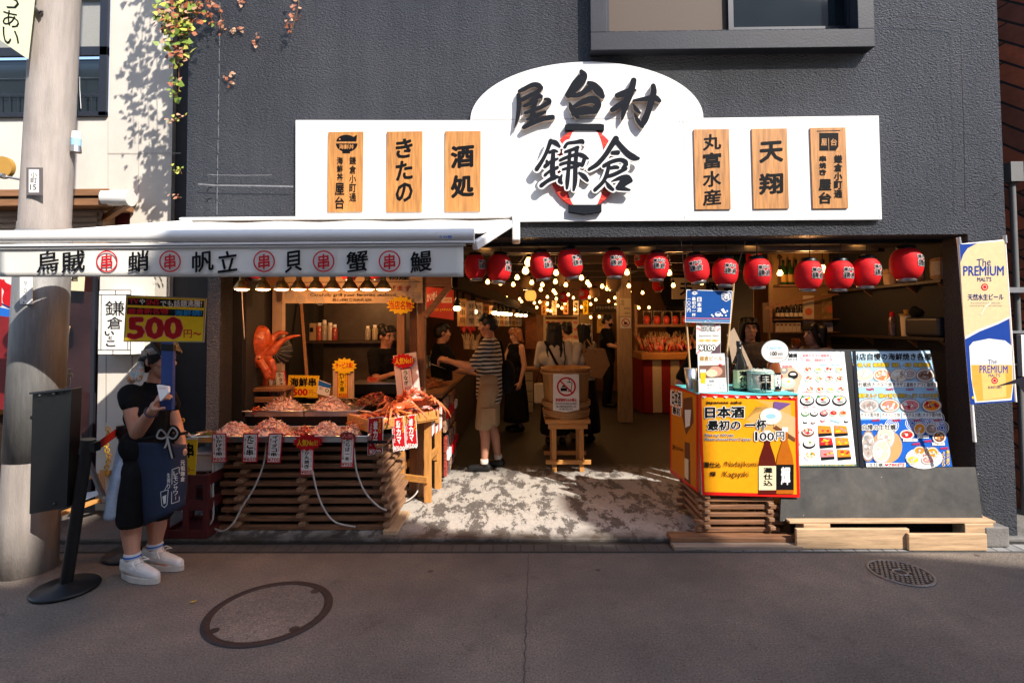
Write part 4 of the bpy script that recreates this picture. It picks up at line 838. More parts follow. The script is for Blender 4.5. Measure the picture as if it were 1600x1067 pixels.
fh('seafood_heap', 'low heap of reddish baby octopus between the front heaps', 474, 4.3, zf + 0.006, 0.07, 0.15, 0.08, 160, [F_RED, F_DRED, F_PINK], 4)
fh('seafood_heap', 'heap of pale pink squid skewers in the right front tray', 510, 4.3, zf + 0.006, 0.15, 0.17, 0.11, 360, PK, 5)
fh('seafood_heap', 'heap of whole squid beside the boat shaped crab tray', 549, 4.3, zf + 0.006, 0.09, 0.16, 0.09, 200, [F_WHITE, F_PALE, F_RED, F_PINK], 6)
fh('seafood_heap', 'low heap of pale whelk skewers in the narrow back tray', 377, 4.75, zb + 0.006, 0.11, 0.16, 0.07, 220, [F_PALE, F_WHITE, F_BR, F_RED], 7)
fh('seafood_heap', 'high heap of pale scallop skewers in the middle back tray', 443, 4.75, zb + 0.006, 0.21, 0.17, 0.13, 480, [F_PALE, F_WHITE, F_PALE, F_PINK], 8)
fh('seafood_heap', 'high heap of pale pink squid skewers in the right back tray', 515, 4.75, zb + 0.006, 0.2, 0.17, 0.13, 460, PK, 9)
fh('seafood_heap', 'small heap of red shrimp at the left of the back row', 402, 4.6, zb + 0.02, 0.06, 0.05, 0.06, 70, [F_RED, F_OR], 10)
fh('seafood_heap', 'dark red glazed skewers piled behind the crab tray', 588, 4.95, 0.9, 0.19, 0.12, 0.1, 300, [F_DRED, F_RED, F_BR], 11, L=(0.05, 0.11), w_=(0.006, 0.012), up=0.25)
# --- boat shaped wooden tray with crabs on a trestle
bt = thing('boat_tray', 'boat shaped wooden display tray holding the crabs at the right end of the stall', 'tray', W(620, 650, 4.5))
a, b, c, d = W(577, 664, 4.25), W(684, 642, 4.78), W(650, 624, 5.1), W(545, 642, 4.52)
m_ = MB(W_OR); zz = 0.80
def fl(p, z): return V((p.x, p.y, z))
m_.prism([fl(a, zz), fl(b, zz), fl(c, zz), fl(d, zz)], V((0, 0, 1)), 0.02); m_.build('floor', bt)
for p, q in ((a, b), (b, c), (c, d), (d, a)):
    m_ = MB(W_OR); e = (q - p).normalized() * 0.01; m_.bar(fl(p, zz + 0.03) - e, fl(q, zz + 0.03) + e, 0.02, 0.075 if (p, q) != (d, a) else 0.1); m_.build('side', bt, bev=0.004)
tr = thing('trestle_table', 'pale orange wooden trestle under the crab tray', 'table', (-0.92, 5.0, FZ))
for (x, y, Y) in ((626, 776, 4.9), (668, 782, 4.8), (684, 760, 5.2), (644, 760, 5.25)):
    g = W(x, y, Y); m_ = MB(W_OR_Z); m_.box((g.x - 0.032, Y, FZ), (g.x + 0.032, Y + 0.045, zz - 0.022)); m_.build('leg', tr, bev=0.004)
for p, q, z in (((626, 4.92), (644, 5.26), 0.3), ((668, 4.82), (684, 5.22), 0.42), ((644, 5.24), (684, 5.2), 0.34), ((626, 4.885), (668, 4.785), 0.24)):
    m_ = MB(W_OR); m_.bar(V((wx(p[0], p[1]), p[1], z)), V((wx(q[0], q[1]), q[1], z)), 0.03, 0.06); m_.build('rail', tr, bev=0.004)
m_ = MB(W_OR); m_.box((wx(618, 4.95), 4.83, zz - 0.06), (wx(690, 5.0), 4.87, zz - 0.022)); m_.build('apron', tr, bev=0.004)
CRAB = mat('crab_shell', (0.6, 0.1, 0.035), 0.35, 0.35, 25, 0.3, 60, spec=0.6); CRABL = mat('crab_leg_shell', (0.62, 0.17, 0.06), 0.35, 0.35, 30, spec=0.6)
def crab(c, s, rot, lab, tilt=0.0):
    c = V(c); Rm = Matrix.Rotation(rot, 4, 'Z') @ Matrix.Rotation(tilt, 4, 'X')
    T = lambda x, y, z: c + (Rm @ V((x * s, y * s, z * s)))
    t_ = thing('crab', lab, 'crab', c, 'red crabs in the boat tray')
    bl = Blob(); bl.ell(T(0, 0, 0.04), (0.085 * s, 0.075 * s, 0.035 * s), Rm.to_3x3())
    for k in range(8): bl.ell(T(0.06 * cos(k * 0.8), 0.05 * sin(k * 0.8), 0.062), 0.012 * s)
    bl.build('shell', CRAB, t_, 0.006, 2)
    for sx in (-1, 1):
        for k in range(4):
            y0 = 0.03 - k * 0.025; m_ = MB(CRABL); sp = 0.02 - k * 0.045
            m_.tube([T(sx * 0.07, y0, 0.035), T(sx * 0.15, y0 + sp, 0.095), T(sx * 0.2, y0 + sp * 2, 0.05), T(sx * 0.23, y0 + sp * 2.4, 0.0)], [0.014 * s, 0.015 * s, 0.01 * s, 0.003 * s], 8); m_.build('leg', t_)
        m_ = MB(CRAB); m_.tube([T(sx * 0.06, 0.05, 0.04), T(sx * 0.13, 0.1, 0.07), T(sx * 0.11, 0.16, 0.07)], [0.014 * s, 0.016 * s, 0.02 * s], 8); m_.tube([T(sx * 0.115, 0.15, 0.07), T(sx * 0.09, 0.2, 0.08), T(sx * 0.05, 0.22, 0.07)], [0.024 * s, 0.018 * s, 0.004 * s], 8); m_.tube([T(sx * 0.1, 0.15, 0.06), T(sx * 0.06, 0.18, 0.05), T(sx * 0.04, 0.215, 0.06)], [0.012 * s, 0.012 * s, 0.003 * s], 8); m_.build('claw', t_)
crab(W(655, 634, 4.72), 0.85, 2.8, 'large red crab on top of the crab pile at the tray end', 0.5)
crab(W(622, 640, 4.6), 0.75, 0.6, 'red crab lying among orange legs in the middle of the boat tray', 0.3)
crab(W(640, 628, 4.9), 0.75, -1.9, 'red crab behind the largest crab beside the white eel sign', 0.6)
r = random.Random(8); mb = MB(CRABL, F_OR, F_RED, F_PALE)
for i in range(130):
    u, v_ = r.random(), r.random(); p = fl(a, 0) * (1 - u) * (1 - v_) + fl(b, 0) * u * (1 - v_) + fl(c, 0) * u * v_ + fl(d, 0) * (1 - u) * v_
    p.z = zz + 0.02 + r.uniform(0, 0.09) * (1 - abs(u - 0.6)); q = rdir(r, 0.15).normalized(); L = r.uniform(0.05, 0.12)
    mb.tube([p - q * L, p + V((0, 0, 0.012)), p + q * L], [0.005, 0.011, 0.003], 6, r.choice(mb.mats))
o = mb.build('crab_legs', loc=W(620, 650, 4.5)); tag(o, 'loose orange crab legs and prawns heaped in the boat tray', 'seafood', kind='stuff')
r = random.Random(9); mb = MB(STICK)
for i in range(40):
    p = W(545 + r.uniform(0, 60), 628 + r.uniform(-4, 4), 4.85 + r.uniform(-0.1, 0.1)); q = V((r.uniform(-0.3, 0.3), -1, r.uniform(0.05, 0.4))).normalized(); mb.cyl(p, p + q * 0.12, 0.0022, None, 5)
o = mb.build('skewer_sticks', loc=W(570, 630, 4.85)); tag(o, 'bare bamboo stick ends poking from the dark red skewers', 'sticks', kind='stuff')

# --- price cards
def card(pts, Y, lab, base, draw, border=None, t=0.004, name='price_card', group=None, bw=1.6):
    o = board(name, pts, Y, border or base, t).build(name, loc=W(sum(p[0] for p in pts) / len(pts), max(p[1] for p in pts), Y)); tag(o, lab, 'price card', group)
    A = Art((0, Y - 0.0003, 0), FRONT, 0.00025)
    if border:
        cx = sum(p[0] for p in pts) / len(pts); cy = sum(p[1] for p in pts) / len(pts)
        A.poly([(x + (bw if x < cx else -bw), y + (bw if y < cy else -bw)) for x, y in pts], base)
    draw(A); A.build('lettering', o); return o
def star(A, cx, cy, rx, ry, m, n=14, k=0.78): A.poly([(cx + rx * (1 if i % 2 else k) * cos(pi * i / n), cy + ry * (1 if i % 2 else k) * sin(pi * i / n)) for i in range(2 * n)], m)
def starboard(mb, cx, cy, rx, ry, Y, m, t=0.004, n=14, k=0.78): board('s', [(cx + rx * (1 if i % 2 else k) * cos(pi * i / n), cy + ry * (1 if i % 2 else k) * sin(pi * i / n)) for i in range(2 * n)], Y, m, t, mb=mb)
HG = 'price cards clipped along the front trays'
def hang(x0, y0, x1, y1, dx, name_, price, lab, kana='いかのあし'):
    card([(x0 + dx, y0), (x1 + dx, y0), (x1 - dx, y1), (x0 - dx, y1)], 4.075, lab, PAPER, lambda A: (
        A.t(name_, x0 + 6.5 - dx * 0, y0 + 2.5, x1 - 6.5, y1 - 10, BLACK, 0.04, True, lean=-2 * dx), A.t(kana, x1 - 5, y0 + 3, x1 - 2.4, y1 - 12, RED, 0.0, True, lean=-2 * dx), A.t('100kcal', x0 + 2.5, y0 + 8, x0 + 5, y1 - 12, GREY, 0.0, True, lean=-2 * dx), A.t(price, x0 + 1.5 - dx, y1 - 8, x1 - 1.5 - dx, y1 - 2.2, RED, 0.03)), RED, group=HG)
hang(331, 677, 353.5, 722, 0, 'いかげそ串', '¥600', 'red edged price card reading 600, farthest left on the front trays')
hang(379, 677, 402.5, 722, 0.8, 'たこ串', '¥650', 'red edged price card reading 650 under the front trays', 'たこのあし')
hang(418, 677, 440, 723, 1.6, 'イイダコ串', '¥700', 'red edged price card reading 700 under the front trays, tilted', 'いいだこ')
hang(469, 695, 490, 742, 0.4, 'いか丸焼き', '¥800', 'red edged price card reading 800 under the red starburst', 'いちばん')
hang(533, 681, 553, 730, 1.0, 'たらば一本', '¥950', 'red edged price card reading 950 at the right end of the front trays', 'たらばがに')
def burst(cx, cy, rx, ry, Y, base, txt, tm, box, lab, shear=0.0, grp=None, out=None):
    mb = MB(); starboard(mb, cx, cy, rx, ry, Y, base, 0.003); o = mb.build('starburst_sign', loc=W(cx, cy, Y)); tag(o, lab, 'sign', grp)
    A = Art((0, Y - 0.0003, 0), FRONT, 0.00025); A.t(txt, *box, tm, 0.03, shear=shear, out=out); A.build('lettering', o)
burst(480, 691, 24, 14, 4.06, RED, '人気No1!', YEL, (464, 686, 496, 697), 'red starburst sign with yellow letters on the middle front tray')
burst(543, 681, 15, 7, 4.05, ink('dull_red', (0.3, 0.05, 0.04)), '人気', PINK, (534, 678, 552, 684), 'small dull red starburst above the 950 price card')
BG = 'price cards standing behind the trays'
def stand(x0, y0, x1, y1, dx, name_, price, lab):
    card([(x0 + dx, y0), (x1 + dx, y0), (x1 - dx, y1), (x0 - dx, y1)], 5.0, lab, PAPER, lambda A: (A.t(name_, x0 + 6, y0 + 2, x1 - 6, y1 - 9, BLACK, 0.03, True, lean=-2 * dx), A.t('北海道産', x1 - 5, y0 + 3, x1 - 2, y1 - 10, RED, 0, True, lean=-2 * dx), A.t('つぶがい', x0 + 2, y0 + 8, x0 + 4.6, y1 - 10, GREY, 0, True, lean=-2 * dx), A.t(price, x0 + 1.5 - dx, y1 - 7.5, x1 - 1.5 - dx, y1 - 2, RED, 0.03)), RED, group=BG)
stand(406, 582, 427, 619, 3.2, 'つぶ貝串', '¥600', 'white price card reading 600 leaning right beside the octopus')
stand(430, 580, 448, 621, -2.5, 'ホタテ串', '¥600', 'white price card leaning left beside the yellow 500 sign')
card([(451, 586), (499, 587), (496, 621), (448, 620)], 4.98, 'yellow price sign with big black letters and a red 500', YEL, lambda A: (A.t('海鮮串', 453, 590, 494, 604, BLACK, 0.05), A.t('各種', 450, 607, 456, 618, BLACK, 0.03, True), A.t('500', 457, 607, 481, 618, RED, 0.06), A.t('円~', 483, 609, 494, 617, RED, 0.0), [A.disc(454 + i * 6, 588, 0.6, BLACK, n=6) for i in range(8)]), name='price_sign', group=BG)
card([(498, 593), (517, 600), (514, 620), (495, 615)], 4.97, 'small blue and white information card between the yellow signs', PAPER, lambda A: (A.poly([(498, 594), (517, 601), (516, 607), (497, 602)], BLUE), A.disc(511, 610, 3, GREEN), A.t('安心', 499, 604, 505, 609, NAVY, 0), A.disc(511, 610, 1.6, PAPER)), group=BG)
t_ = thing('menu_stake', 'pale wooden board with a yellow starburst and a yellow squid price strip', 'sign', W(537, 622, 4.97))
board('b', R4(520, 571, 553, 623), 4.97, W_PALE_Z, 0.015).build('backboard', t_)
mb = MB(); starboard(mb, 538, 572, 20, 13.5, 4.95, YEL, 0.004); so_ = mb.build('starburst', t_); A = Art((0, 4.9497, 0), FRONT, 0.00025); A.t('サービス串!', 524, 566, 551, 576, RED, 0.04, shear=0.1); A.build('lettering', so_)
so_ = board('s', R4(527, 581, 543.5, 621), 4.966, RED, 0.003).build('strip', t_); A = Art((0, 4.9657, 0), FRONT, 0.00025); A.rect(528, 582, 542.5, 620, YEL); A.t('いか串', 531.5, 583, 537.5, 613, BLACK, 0.04, True); A.t('するめいか', 538.5, 583, 541.5, 606, RED, 0, True); A.t('イカのまち', 528.5, 584, 530.8, 606, BLACK, 0, True); A.t('¥550', 529, 614, 542, 619.5, RED, 0.04); A.build('lettering', so_)
burst(626, 477, 23, 15, 4.86, YEL, '当店名物!', RED, (608, 470, 645, 484), 'yellow starburst sign with red letters on the wooden stall post', -0.12)
t_ = thing('eel_sign', 'tall white eel price board with a red starburst leaning on the wooden post', 'sign', W(636, 628, 4.85))
board('b', [(614, 556), (650, 550), (658, 622), (622, 632)], 4.86, mat('pale_pink_board', (0.7, 0.55, 0.5), 0.6, 0.05), 0.012).build('backboard', t_)
mb = MB(); starboard(mb, 630, 564, 19, 12.5, 4.84, RED, 0.004); so_ = mb.build('starburst', t_); A = Art((0, 4.8397, 0), FRONT, 0.00025); A.t('人気No1!', 617, 558, 645, 569, YEL, 0.04, shear=0.22); A.build('lettering', so_)
so_ = board('s', [(626, 577), (642, 574), (647, 611), (630, 616)], 4.856, RED, 0.002).build('strip', t_); A = Art((0, 4.8557, 0), FRONT, 0.00025); A.poly([(627, 578), (641.2, 575.3), (646, 610.4), (631, 614.6)], PAPER); A.t('うなぎ', 631, 579, 637.5, 602, BLACK, 0.04, True, lean=2); A.t('きもすい', 638.5, 578, 641, 598, RED, 0, True, lean=2); A.t('¥500', 632, 603, 643, 609, RED, 0.02, shear=0.1); A.build('lettering', so_)
RG = 'red price cards hanging from the crab tray'
def redcard(pts, Y, lab, lean):
    xs = [p[0] for p in pts]; x0, x1 = min(xs[0], xs[3]) , max(xs[1], xs[2]); xc = sum(xs) / 4; y0, y1 = min(p[1] for p in pts), max(p[1] for p in pts)
    card(pts, Y, lab, RED, lambda A: (A.t('釜カマ', xc - 3.6, y0 + 6, xc + 3.6, y1 - 12, WHITE, 0.05, True, lean=lean), A.t('あぶり', xc + 5, y0 + 2, xc + 8.5, y0 + 26, YEL, 0.02, True, lean=lean * 0.5), A.t('ぶりかま', xc - 8.5, y0 + 10, xc - 5.6, y1 - 14, WHITE, 0, True, lean=lean), A.t('¥500', xc - 9 + lean / 2, y1 - 9.5, xc + 9 + lean / 2, y1 - 2, WHITE, 0.04)), WHITE, group=RG, bw=0.9)
redcard([(575, 653), (599, 651), (598, 709), (574, 711)], 4.2, 'red price card reading 500 nearest the street, at the left of the crab tray', -1)
redcard([(611.5, 654), (631, 650), (634, 701), (614.5, 706)], 4.42, 'middle red price card reading 500 below the crabs', 2)
redcard([(632.5, 650), (650, 647), (652.5, 697), (634.5, 702)], 4.52, 'red price card reading 500 nearest the trestle leg', 1.5)
SG = 'white price cards on the tray end'
for i, (x, dy, lb) in enumerate(((674, 0, 'white price card on the right end of the crab tray, lower one'), (680, -4, 'middle white price card on the right end of the crab tray'), (686, -8, 'white price card on the right end of the crab tray, highest one'))):
    card([(x, 642 + dy), (x + 5.4, 639 + dy), (x + 5.4, 676 + dy), (x, 683 + dy)], 4.8 + 0.06 * i, lb, PAPER, lambda A: (A.t('ほたて', x + 1.6, 645 + dy, x + 3.6, 671 + dy, BLACK, 0, True),), RED, group=SG, bw=0.7)
# --- cables drooping to the ground
CAB = mat('white_cable', (0.45, 0.4, 0.36), 0.5)
def cable(name, pts, lab, r=0.007, m=CAB):
    P = smooth_path([tuple(p) for p in pts], 6); mb = MB(m); mb.tube(P, r, 8); o = mb.build(name, loc=P[0]); tag(o, lab, 'cable')
CG = [((416, 684, 4.2), (413, 720, 4.12), (398, 760, 4.08), (378, 792, 4.06), (366, 815, 4.05), (350, 829, 4.05), (336, 826, 4.1)), ((488, 735, 4.06), (496, 770, 4.05), (508, 798, 4.05), (525, 816, 4.05), (555, 823, 4.05)), ((553, 700, 4.12), (557, 735, 4.08), (570, 768, 4.06), (590, 790, 4.06), (604, 797, 4.1)), ((332, 722, 4.1), (333, 775, 4.1), (332, 812, 4.08), (318, 826, 4.08)), ((312, 733, 4.2), (325, 738, 4.16), (329, 760, 4.12), (333, 800, 4.1)), ((655, 752, 4.95), (652, 768, 4.85), (640, 780, 4.8), (625, 786, 4.7), (608, 796, 4.6))]
for pts, lb in zip(CG, ('white cable looping down at the left of the slatted base', 'white cable hanging in a long curve below the 800 price card', 'white cable falling along the right end of the slatted base', 'white cable hanging straight below the 600 price card', 'white cable coming out of the grey tub', 'white cable trailing from the trestle legs')): cable('cable', [W(*p) for p in pts], lb)

# --- octopus on its bench
oc = thing('octopus_figure', 'orange octopus figure with a mottled head standing on a small wooden bench', 'octopus figure', W(400, 604, 4.8))
OCT = mat('octopus_orange', (0.4, 0.07, 0.018), 0.35, 0.5, 22, 0.25, 40, spec=0.6)
OY = 4.8
bl = Blob()
q = lambda x, y, dy=0: W(360 + x / 5.335, 440 + y / 5.335, OY + dy)
bl.chain([(q(252, 440), 0.085), (q(232, 485), 0.115), (q(208, 535), 0.112), (q(182, 590), 0.085), (q(182, 635), 0.078), (q(225, 650), 0.08)])
for pts in (((130, 650, -0.03, 0.03), (112, 710, -0.06, 0.025), (108, 770, -0.05, 0.018), (122, 812, -0.05, 0.012)), ((190, 670, -0.04, 0.035), (178, 740, -0.06, 0.03), (185, 810, -0.05, 0.024), (180, 868, -0.04, 0.02)), ((250, 670, -0.04, 0.035), (285, 730, -0.06, 0.03), (300, 790, -0.05, 0.024), (290, 850, 0, 0.02)),
            ((290, 650, 0, 0.04), (335, 670, -0.03, 0.032), (360, 730, -0.03, 0.024), (352, 800, -0.02, 0.02)), ((280, 620, 0, 0.04), (350, 580, 0.0, 0.034), (400, 520, 0.02, 0.026), (450, 480, 0.04, 0.02), (520, 455, 0.05, 0.013), (580, 448, 0.06, 0.008)), ((265, 590, 0.04, 0.04), (330, 520, 0.06, 0.03), (370, 450, 0.08, 0.025), (410, 425, 0.09, 0.02), (470, 430, 0.1, 0.012)), ((150, 640, 0.06, 0.035), (140, 740, 0.1, 0.028), (160, 850, 0.08, 0.02)), ((240, 650, 0.08, 0.035), (260, 760, 0.12, 0.026), (250, 850, 0.1, 0.02))):
    bl.chain([(q(x, y, dy), r_ * 1.2) for x, y, dy, r_ in pts])
bl.build('body', OCT, oc, 0.008, 3)
m_ = MB(mat('eye_rim', (0.6, 0.3, 0.15), 0.4)); m_.ell(q(238, 648, -0.05), (0.024, 0.016, 0.024)); m_.ell(q(240, 645, -0.062), (0.013, 0.01, 0.013), BLACK); m_.ell(q(245, 640, -0.071), (0.003, 0.003, 0.003), WHITE); m_.build('eye', oc)
t_ = thing('wooden_bench', 'small brown wooden bench under the octopus figure', 'bench', (wx(408, 4.8), 4.8, FZ))
p, r1 = W(376, 606, 4.74), wx(446, 4.74)
m_ = MB(W_MID); m_.box((p.x, 4.7, p.z - 0.03), (r1, 4.95, p.z)); m_.build('seat', t_, bev=0.004)
m_ = MB(W_MID); m_.box((p.x + 0.01, 4.72, p.z - 0.13), (r1, 4.745, p.z - 0.08)); m_.build('rail', t_, bev=0.004)
for xx in (p.x + 0.01, r1 - 0.05):
    for yy in (4.75, 4.91): m_ = MB(W_MID_Z); m_.box((xx, yy, FZ), (xx + 0.04, yy + 0.04, p.z - 0.032)); m_.build('leg', t_, bev=0.003)
t_ = MB(mat('black_mesh', (0.02, 0.02, 0.02), 0.4, 0.3, 60, 0.8, 80)); t_.ell(W(436, 548, 5.05), (0.13, 0.1, 0.14)); 
for k in range(8): t_.tube([W(436, 548, 5.05) + V((0.132 * cos(a) * cos(k * pi / 8), -0.102 * abs(sin(a)) , 0.142 * cos(a) * sin(k * pi / 8))) for a in [pi * i / 14 for i in range(15)]], 0.003, 5, GREY)
o = t_.build('wire_basket', loc=W(436, 548, 5.05)); tag(o, 'round black wire basket behind the octopus arms', 'basket')

# --- stall frame, banner, lamps, back shelf
fr = thing('timber_frame', 'brown timber frame of the seafood stall with a diagonal brace', 'stall frame', (wx(645, 4.92), 4.92, FZ))
def post(x0, x1, Y, z1, m=W_MID_Z, nm='post', d=0.07, z0=FZ): m_ = MB(m); m_.box((wx(x0, Y), Y, z0), (wx(x1, Y), Y + d, z1)); m_.build(nm, fr, bev=0.004)
post(620, 632, 4.92, wz(448, 4.92)); post(640, 651, 5.02, wz(446, 5.02)); post(652, 664, 4.95, wz(446, 4.95), W_MID_Z)
post(425, 441, 5.0, wz(436, 5.0), mat('pale_post', (0.42, 0.3, 0.22), 0.7, 0.15, 6))
m_ = MB(W_MID); m_.box((wx(330, 4.94), 4.9, wz(447, 4.92)), (wx(706, 4.94), 4.97, wz(425, 4.92))); m_.build('beam', fr, bev=0.004)
m_ = MB(W_MID); m_.bar(W(664, 494, 4.95), W(704, 445, 4.95), 0.06, 0.055); m_.build('brace', fr, bev=0.004)
m_ = MB(W_MID); m_.bar(W(480, 600, 5.3), W(470, 470, 5.6), 0.03, 0.03); m_.build('strut', fr)
m_ = MB(mat('sooty_beam', (0.02, 0.011, 0.006), 0.85, 0.3, 8, spec=0.05)); m_.bar(W(706, 440, 5.2), W(832, 487, 11.5), 0.12, 0.12); m_.build('long_beam', fr)
m_ = MB(BLACKWALL); m_.box((-2.3, 5.0, wz(650, 5.0)), (wx(625, 5.0), 5.04, zt)); m_.build('kick_board', fr)
bn = board('stall_banner', [(441, 428), (660, 425), (660.5, 473.5), (441, 474)], 4.88, mat('cream_banner', (0.5, 0.36, 0.22), 0.7, 0.1, 6), 0.004).build('stall_banner', loc=W(550, 474, 4.88)); tag(bn, 'cream banner with wave pattern and grill slogan hung across the stall top', 'banner')
A = Art((0, 4.8795, 0), FRONT, 0.00025)
for cx, cy in ((452, 462), (470, 468), (488, 464), (500, 470), (448, 452), (640, 456), (650, 464), (645, 444), (632, 450)):
    for q_ in (7, 4.5, 2.2): A.ring(cx, cy, q_, 0.7, ink('banner_blue', (0.22, 0.24, 0.3)))
A.t('お好きな海鮮を丁寧に焼き上げます', 452, 446, 642, 455, ink('dull_red2', (0.28, 0.03, 0.02)), 0.02); A.t('Carefully grill your favorite seafood', 485, 458.5, 618, 464.5, BLACK, 0.0, shear=0.0); A.t('精心烤制,您挑选的海鲜', 520, 466.5, 581, 471.5, BLACK, 0.0)
A.line([(445, 442), (658, 440.5)], 0.8, BROWN); A.t('魚介物産', 570, 429, 640, 438, BLACK, 0.03); A.build('lettering', bn)
BRASS = mat('brass', (0.5, 0.3, 0.1), 0.3, 0.2, 15, metal=0.9); HOT = mat('lamp_glow', (1.0, 0.45, 0.16), 0.4, 0, emit=14.0, ecol=(1.0, 0.42, 0.15))
LX = [378, 411, 440, 467, 494, 520, 547, 574, 599]; hl = None
for i, x in enumerate(LX):
    c = W(x, 452, 4.25)
    lb = 'brass bell shaped heat lamp over the trays, ' + ['nearest the octopus', 'second from the octopus end', 'third from the octopus end', 'fourth from the octopus end', 'in the middle of the row', 'fourth from the stall post', 'third from the stall post', 'second from the stall post', 'nearest the stall post'][i]
    if hl is None:
        hl = thing('heat_lamp', lb, 'lamp', c, 'heat lamps over the trays')
        m_ = MB(BRASS); m_.lathe([(0.066, 0), (0.063, 0.012), (0.045, 0.045), (0.03, 0.065), (0.022, 0.075), (0.022, 0.1), (0.012, 0.108)], c, 24); m_.lathe([(0.064, 0.001), (0.06, 0.012), (0.042, 0.045), (0.02, 0.06)], c, 24); m_.build('shade', hl)
        m_ = MB(HOT); m_.lathe([(1e-4, -0.014), (0.03, -0.012), (0.054, -0.002), (0.058, 0.006), (1e-4, 0.018)], c, 20); m_.build('bulb', hl)
        m_ = MB(BLACKMETAL); m_.cyl(c + V((0, 0, 0.108)), c + V((0, 0, 0.36)), 0.005, None, 6); m_.build('cord', hl)
    else: dup(hl, c, lb)

# --- kitchen wall and shelf behind the stall
kw = thing('kitchen_shelf', 'dim kitchen shelf behind the seafood stall under the cream banner', 'shelf', (-1.6, 6.0, 1.4))
m_ = MB(mat('kitchen_tin', (0.06, 0.045, 0.035), 0.5, 0.4, 5)); m_.box((-2.28, 6.1, 0.9), (wx(645, 6.1), 6.13, 2.4)); m_.build('back_panel', kw)
m_ = MB(W_DK); zs_ = wz(530, 6.0); m_.box((wx(440, 5.95), 5.85, zs_ - 0.03), (wx(625, 5.95), 6.09, zs_)); m_.build('plank', kw)
m_ = MB(STEEL); m_.box((wx(440, 5.9), 5.75, 0.86), (wx(640, 5.9), 6.09, 0.9)); m_.build('worktop', kw)
m_ = MB(mat('carton_tan', (0.42, 0.29, 0.17), 0.7, 0.08, 6)); p, q = W(470, 529, 5.95), W(494, 505, 5.95); m_.box((p.x, 5.95, zs_ + 0.002), (q.x, 6.06, q.z)); m_.box((wx(484, 5.94), 5.945, q.z - 0.1), (wx(489, 5.94), 5.9495, q.z - 0.05), BLACK); o = m_.build('carton', loc=p); tag(o, 'tan carton on the kitchen shelf left of the jars', 'carton')
for i, (x, c_, h) in enumerate(((499, (0.5, 0.1, 0.06), 0.2), (507, (0.35, 0.3, 0.25), 0.23), (516, (0.5, 0.42, 0.35), 0.2), (523, (0.3, 0.05, 0.04), 0.18), (575, (0.3, 0.26, 0.22), 0.16), (586, (0.36, 0.3, 0.2), 0.17))):
    c = V((wx(x, 5.97), 5.97, zs_ + 0.002)); t_ = thing('jar', 'jar on the kitchen shelf, ' + ['red one beside the carton', 'tall grey one', 'pale one', 'dark red one', 'grey one behind the cook', 'tan one behind the cook'][i], 'jar', c, 'jars on the kitchen shelf')
    m_ = MB(mat('jar_%d' % i, c_, 0.2, 0.2, 12)); m_.lathe([(0.03, 0), (0.033, 0.01), (0.033, h * 0.75), (0.02, h * 0.82), (1e-4, h * 0.82)], c, 16); m_.build('body', t_); m_ = MB(PAPER); m_.cyl(c + V((0, 0, h * 0.82)), c + V((0, 0, h)), 0.022, None, 14); m_.build('lid', t_)
t_ = thing('grill_hood', 'black grill with a steel edge in front of the cook', 'grill', (wx(590, 5.35), 5.35, 0.8)); m_ = MB(BLACKMETAL); p, q = W(548, 612, 5.3), W(632, 600, 5.3); m_.box((p.x, 5.3, 0.5), (q.x, 5.6, q.z)); m_.build('body', t_); m_ = MB(STEEL); m_.box((p.x, 5.28, q.z + 0.001), (q.x, 5.62, q.z + 0.015)); m_.build('edge', t_)
cable('loose_cable', [W(378, 452, 4.4), W(379, 480, 4.42), W(382, 530, 4.45)], 'thin cord hanging from the lamp beside the octopus head', 0.004)
# ================================================================ inside the hall
iw = MB(INTW)
iw.box((3.725, 4.315, FZ), (3.7299, 4.85, 2.7), BLACKWALL); iw.box((XL + 0.2, 4.56, FZ), (XL + 0.22, 13.9, 2.75)); iw.box((XL + 0.2201, 4.56, FZ), (XL + 0.224, 6.1, 2.7), BLACKWALL); iw.box((3.73, 4.32, FZ), (3.75, 13.9, 2.75)); iw.box((XL + 0.22, 5.07, 2.72), (XR - 0.22, 13.9, 2.749), W_DK_Y); iw.box((XL + 0.22, 12.6, FZ), (XR - 0.22, 12.65, 2.72), wood('back_boards', (0.16, 0.066, 0.02), 2))  # left front stretch sheeted in black to paint in its deep shade
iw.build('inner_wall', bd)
m_ = MB(W_DK)
for yy in (5.8, 6.9, 8.0, 9.2, 10.4, 11.5): m_.box((XL + 0.23, yy, 2.56), (XR - 0.23, yy + 0.12, 2.72))
for xx in (-0.9, 0.6, 2.1): m_.box((xx, 5.08, 2.6), (xx + 0.1, 12.5, 2.7), W_DK_Y)
m_.build('ceiling_beams', bd)
DL = mat('downlight_glow', (1, 0.6, 0.25), 0.5, 0, emit=5.0, ecol=(1, 0.55, 0.2))
for x in (757, 1008, 1176, 1345):
    m_ = MB(DL); c = W(x, 381, 4.6); c.z = LZ + 0.0185; m_.cyl(c, c + V((0, 0, -0.003)), 0.045, None, 16); m_.build('downlight', bd)
def panel(nm, x0, y0, x1, y1, Y, m, lab, cat, t=0.02, draw=None, pts=None, group=None):
    o = board(nm, pts or R4(x0, y0, x1, y1), Y, m, t).build(nm, loc=W((x0 + x1) / 2, y1, Y)); tag(o, lab, cat, group)
    if draw: A = Art((0, Y - 0.0005, 0), FRONT, 0.0003); draw(A); A.build('lettering', o)
    return o
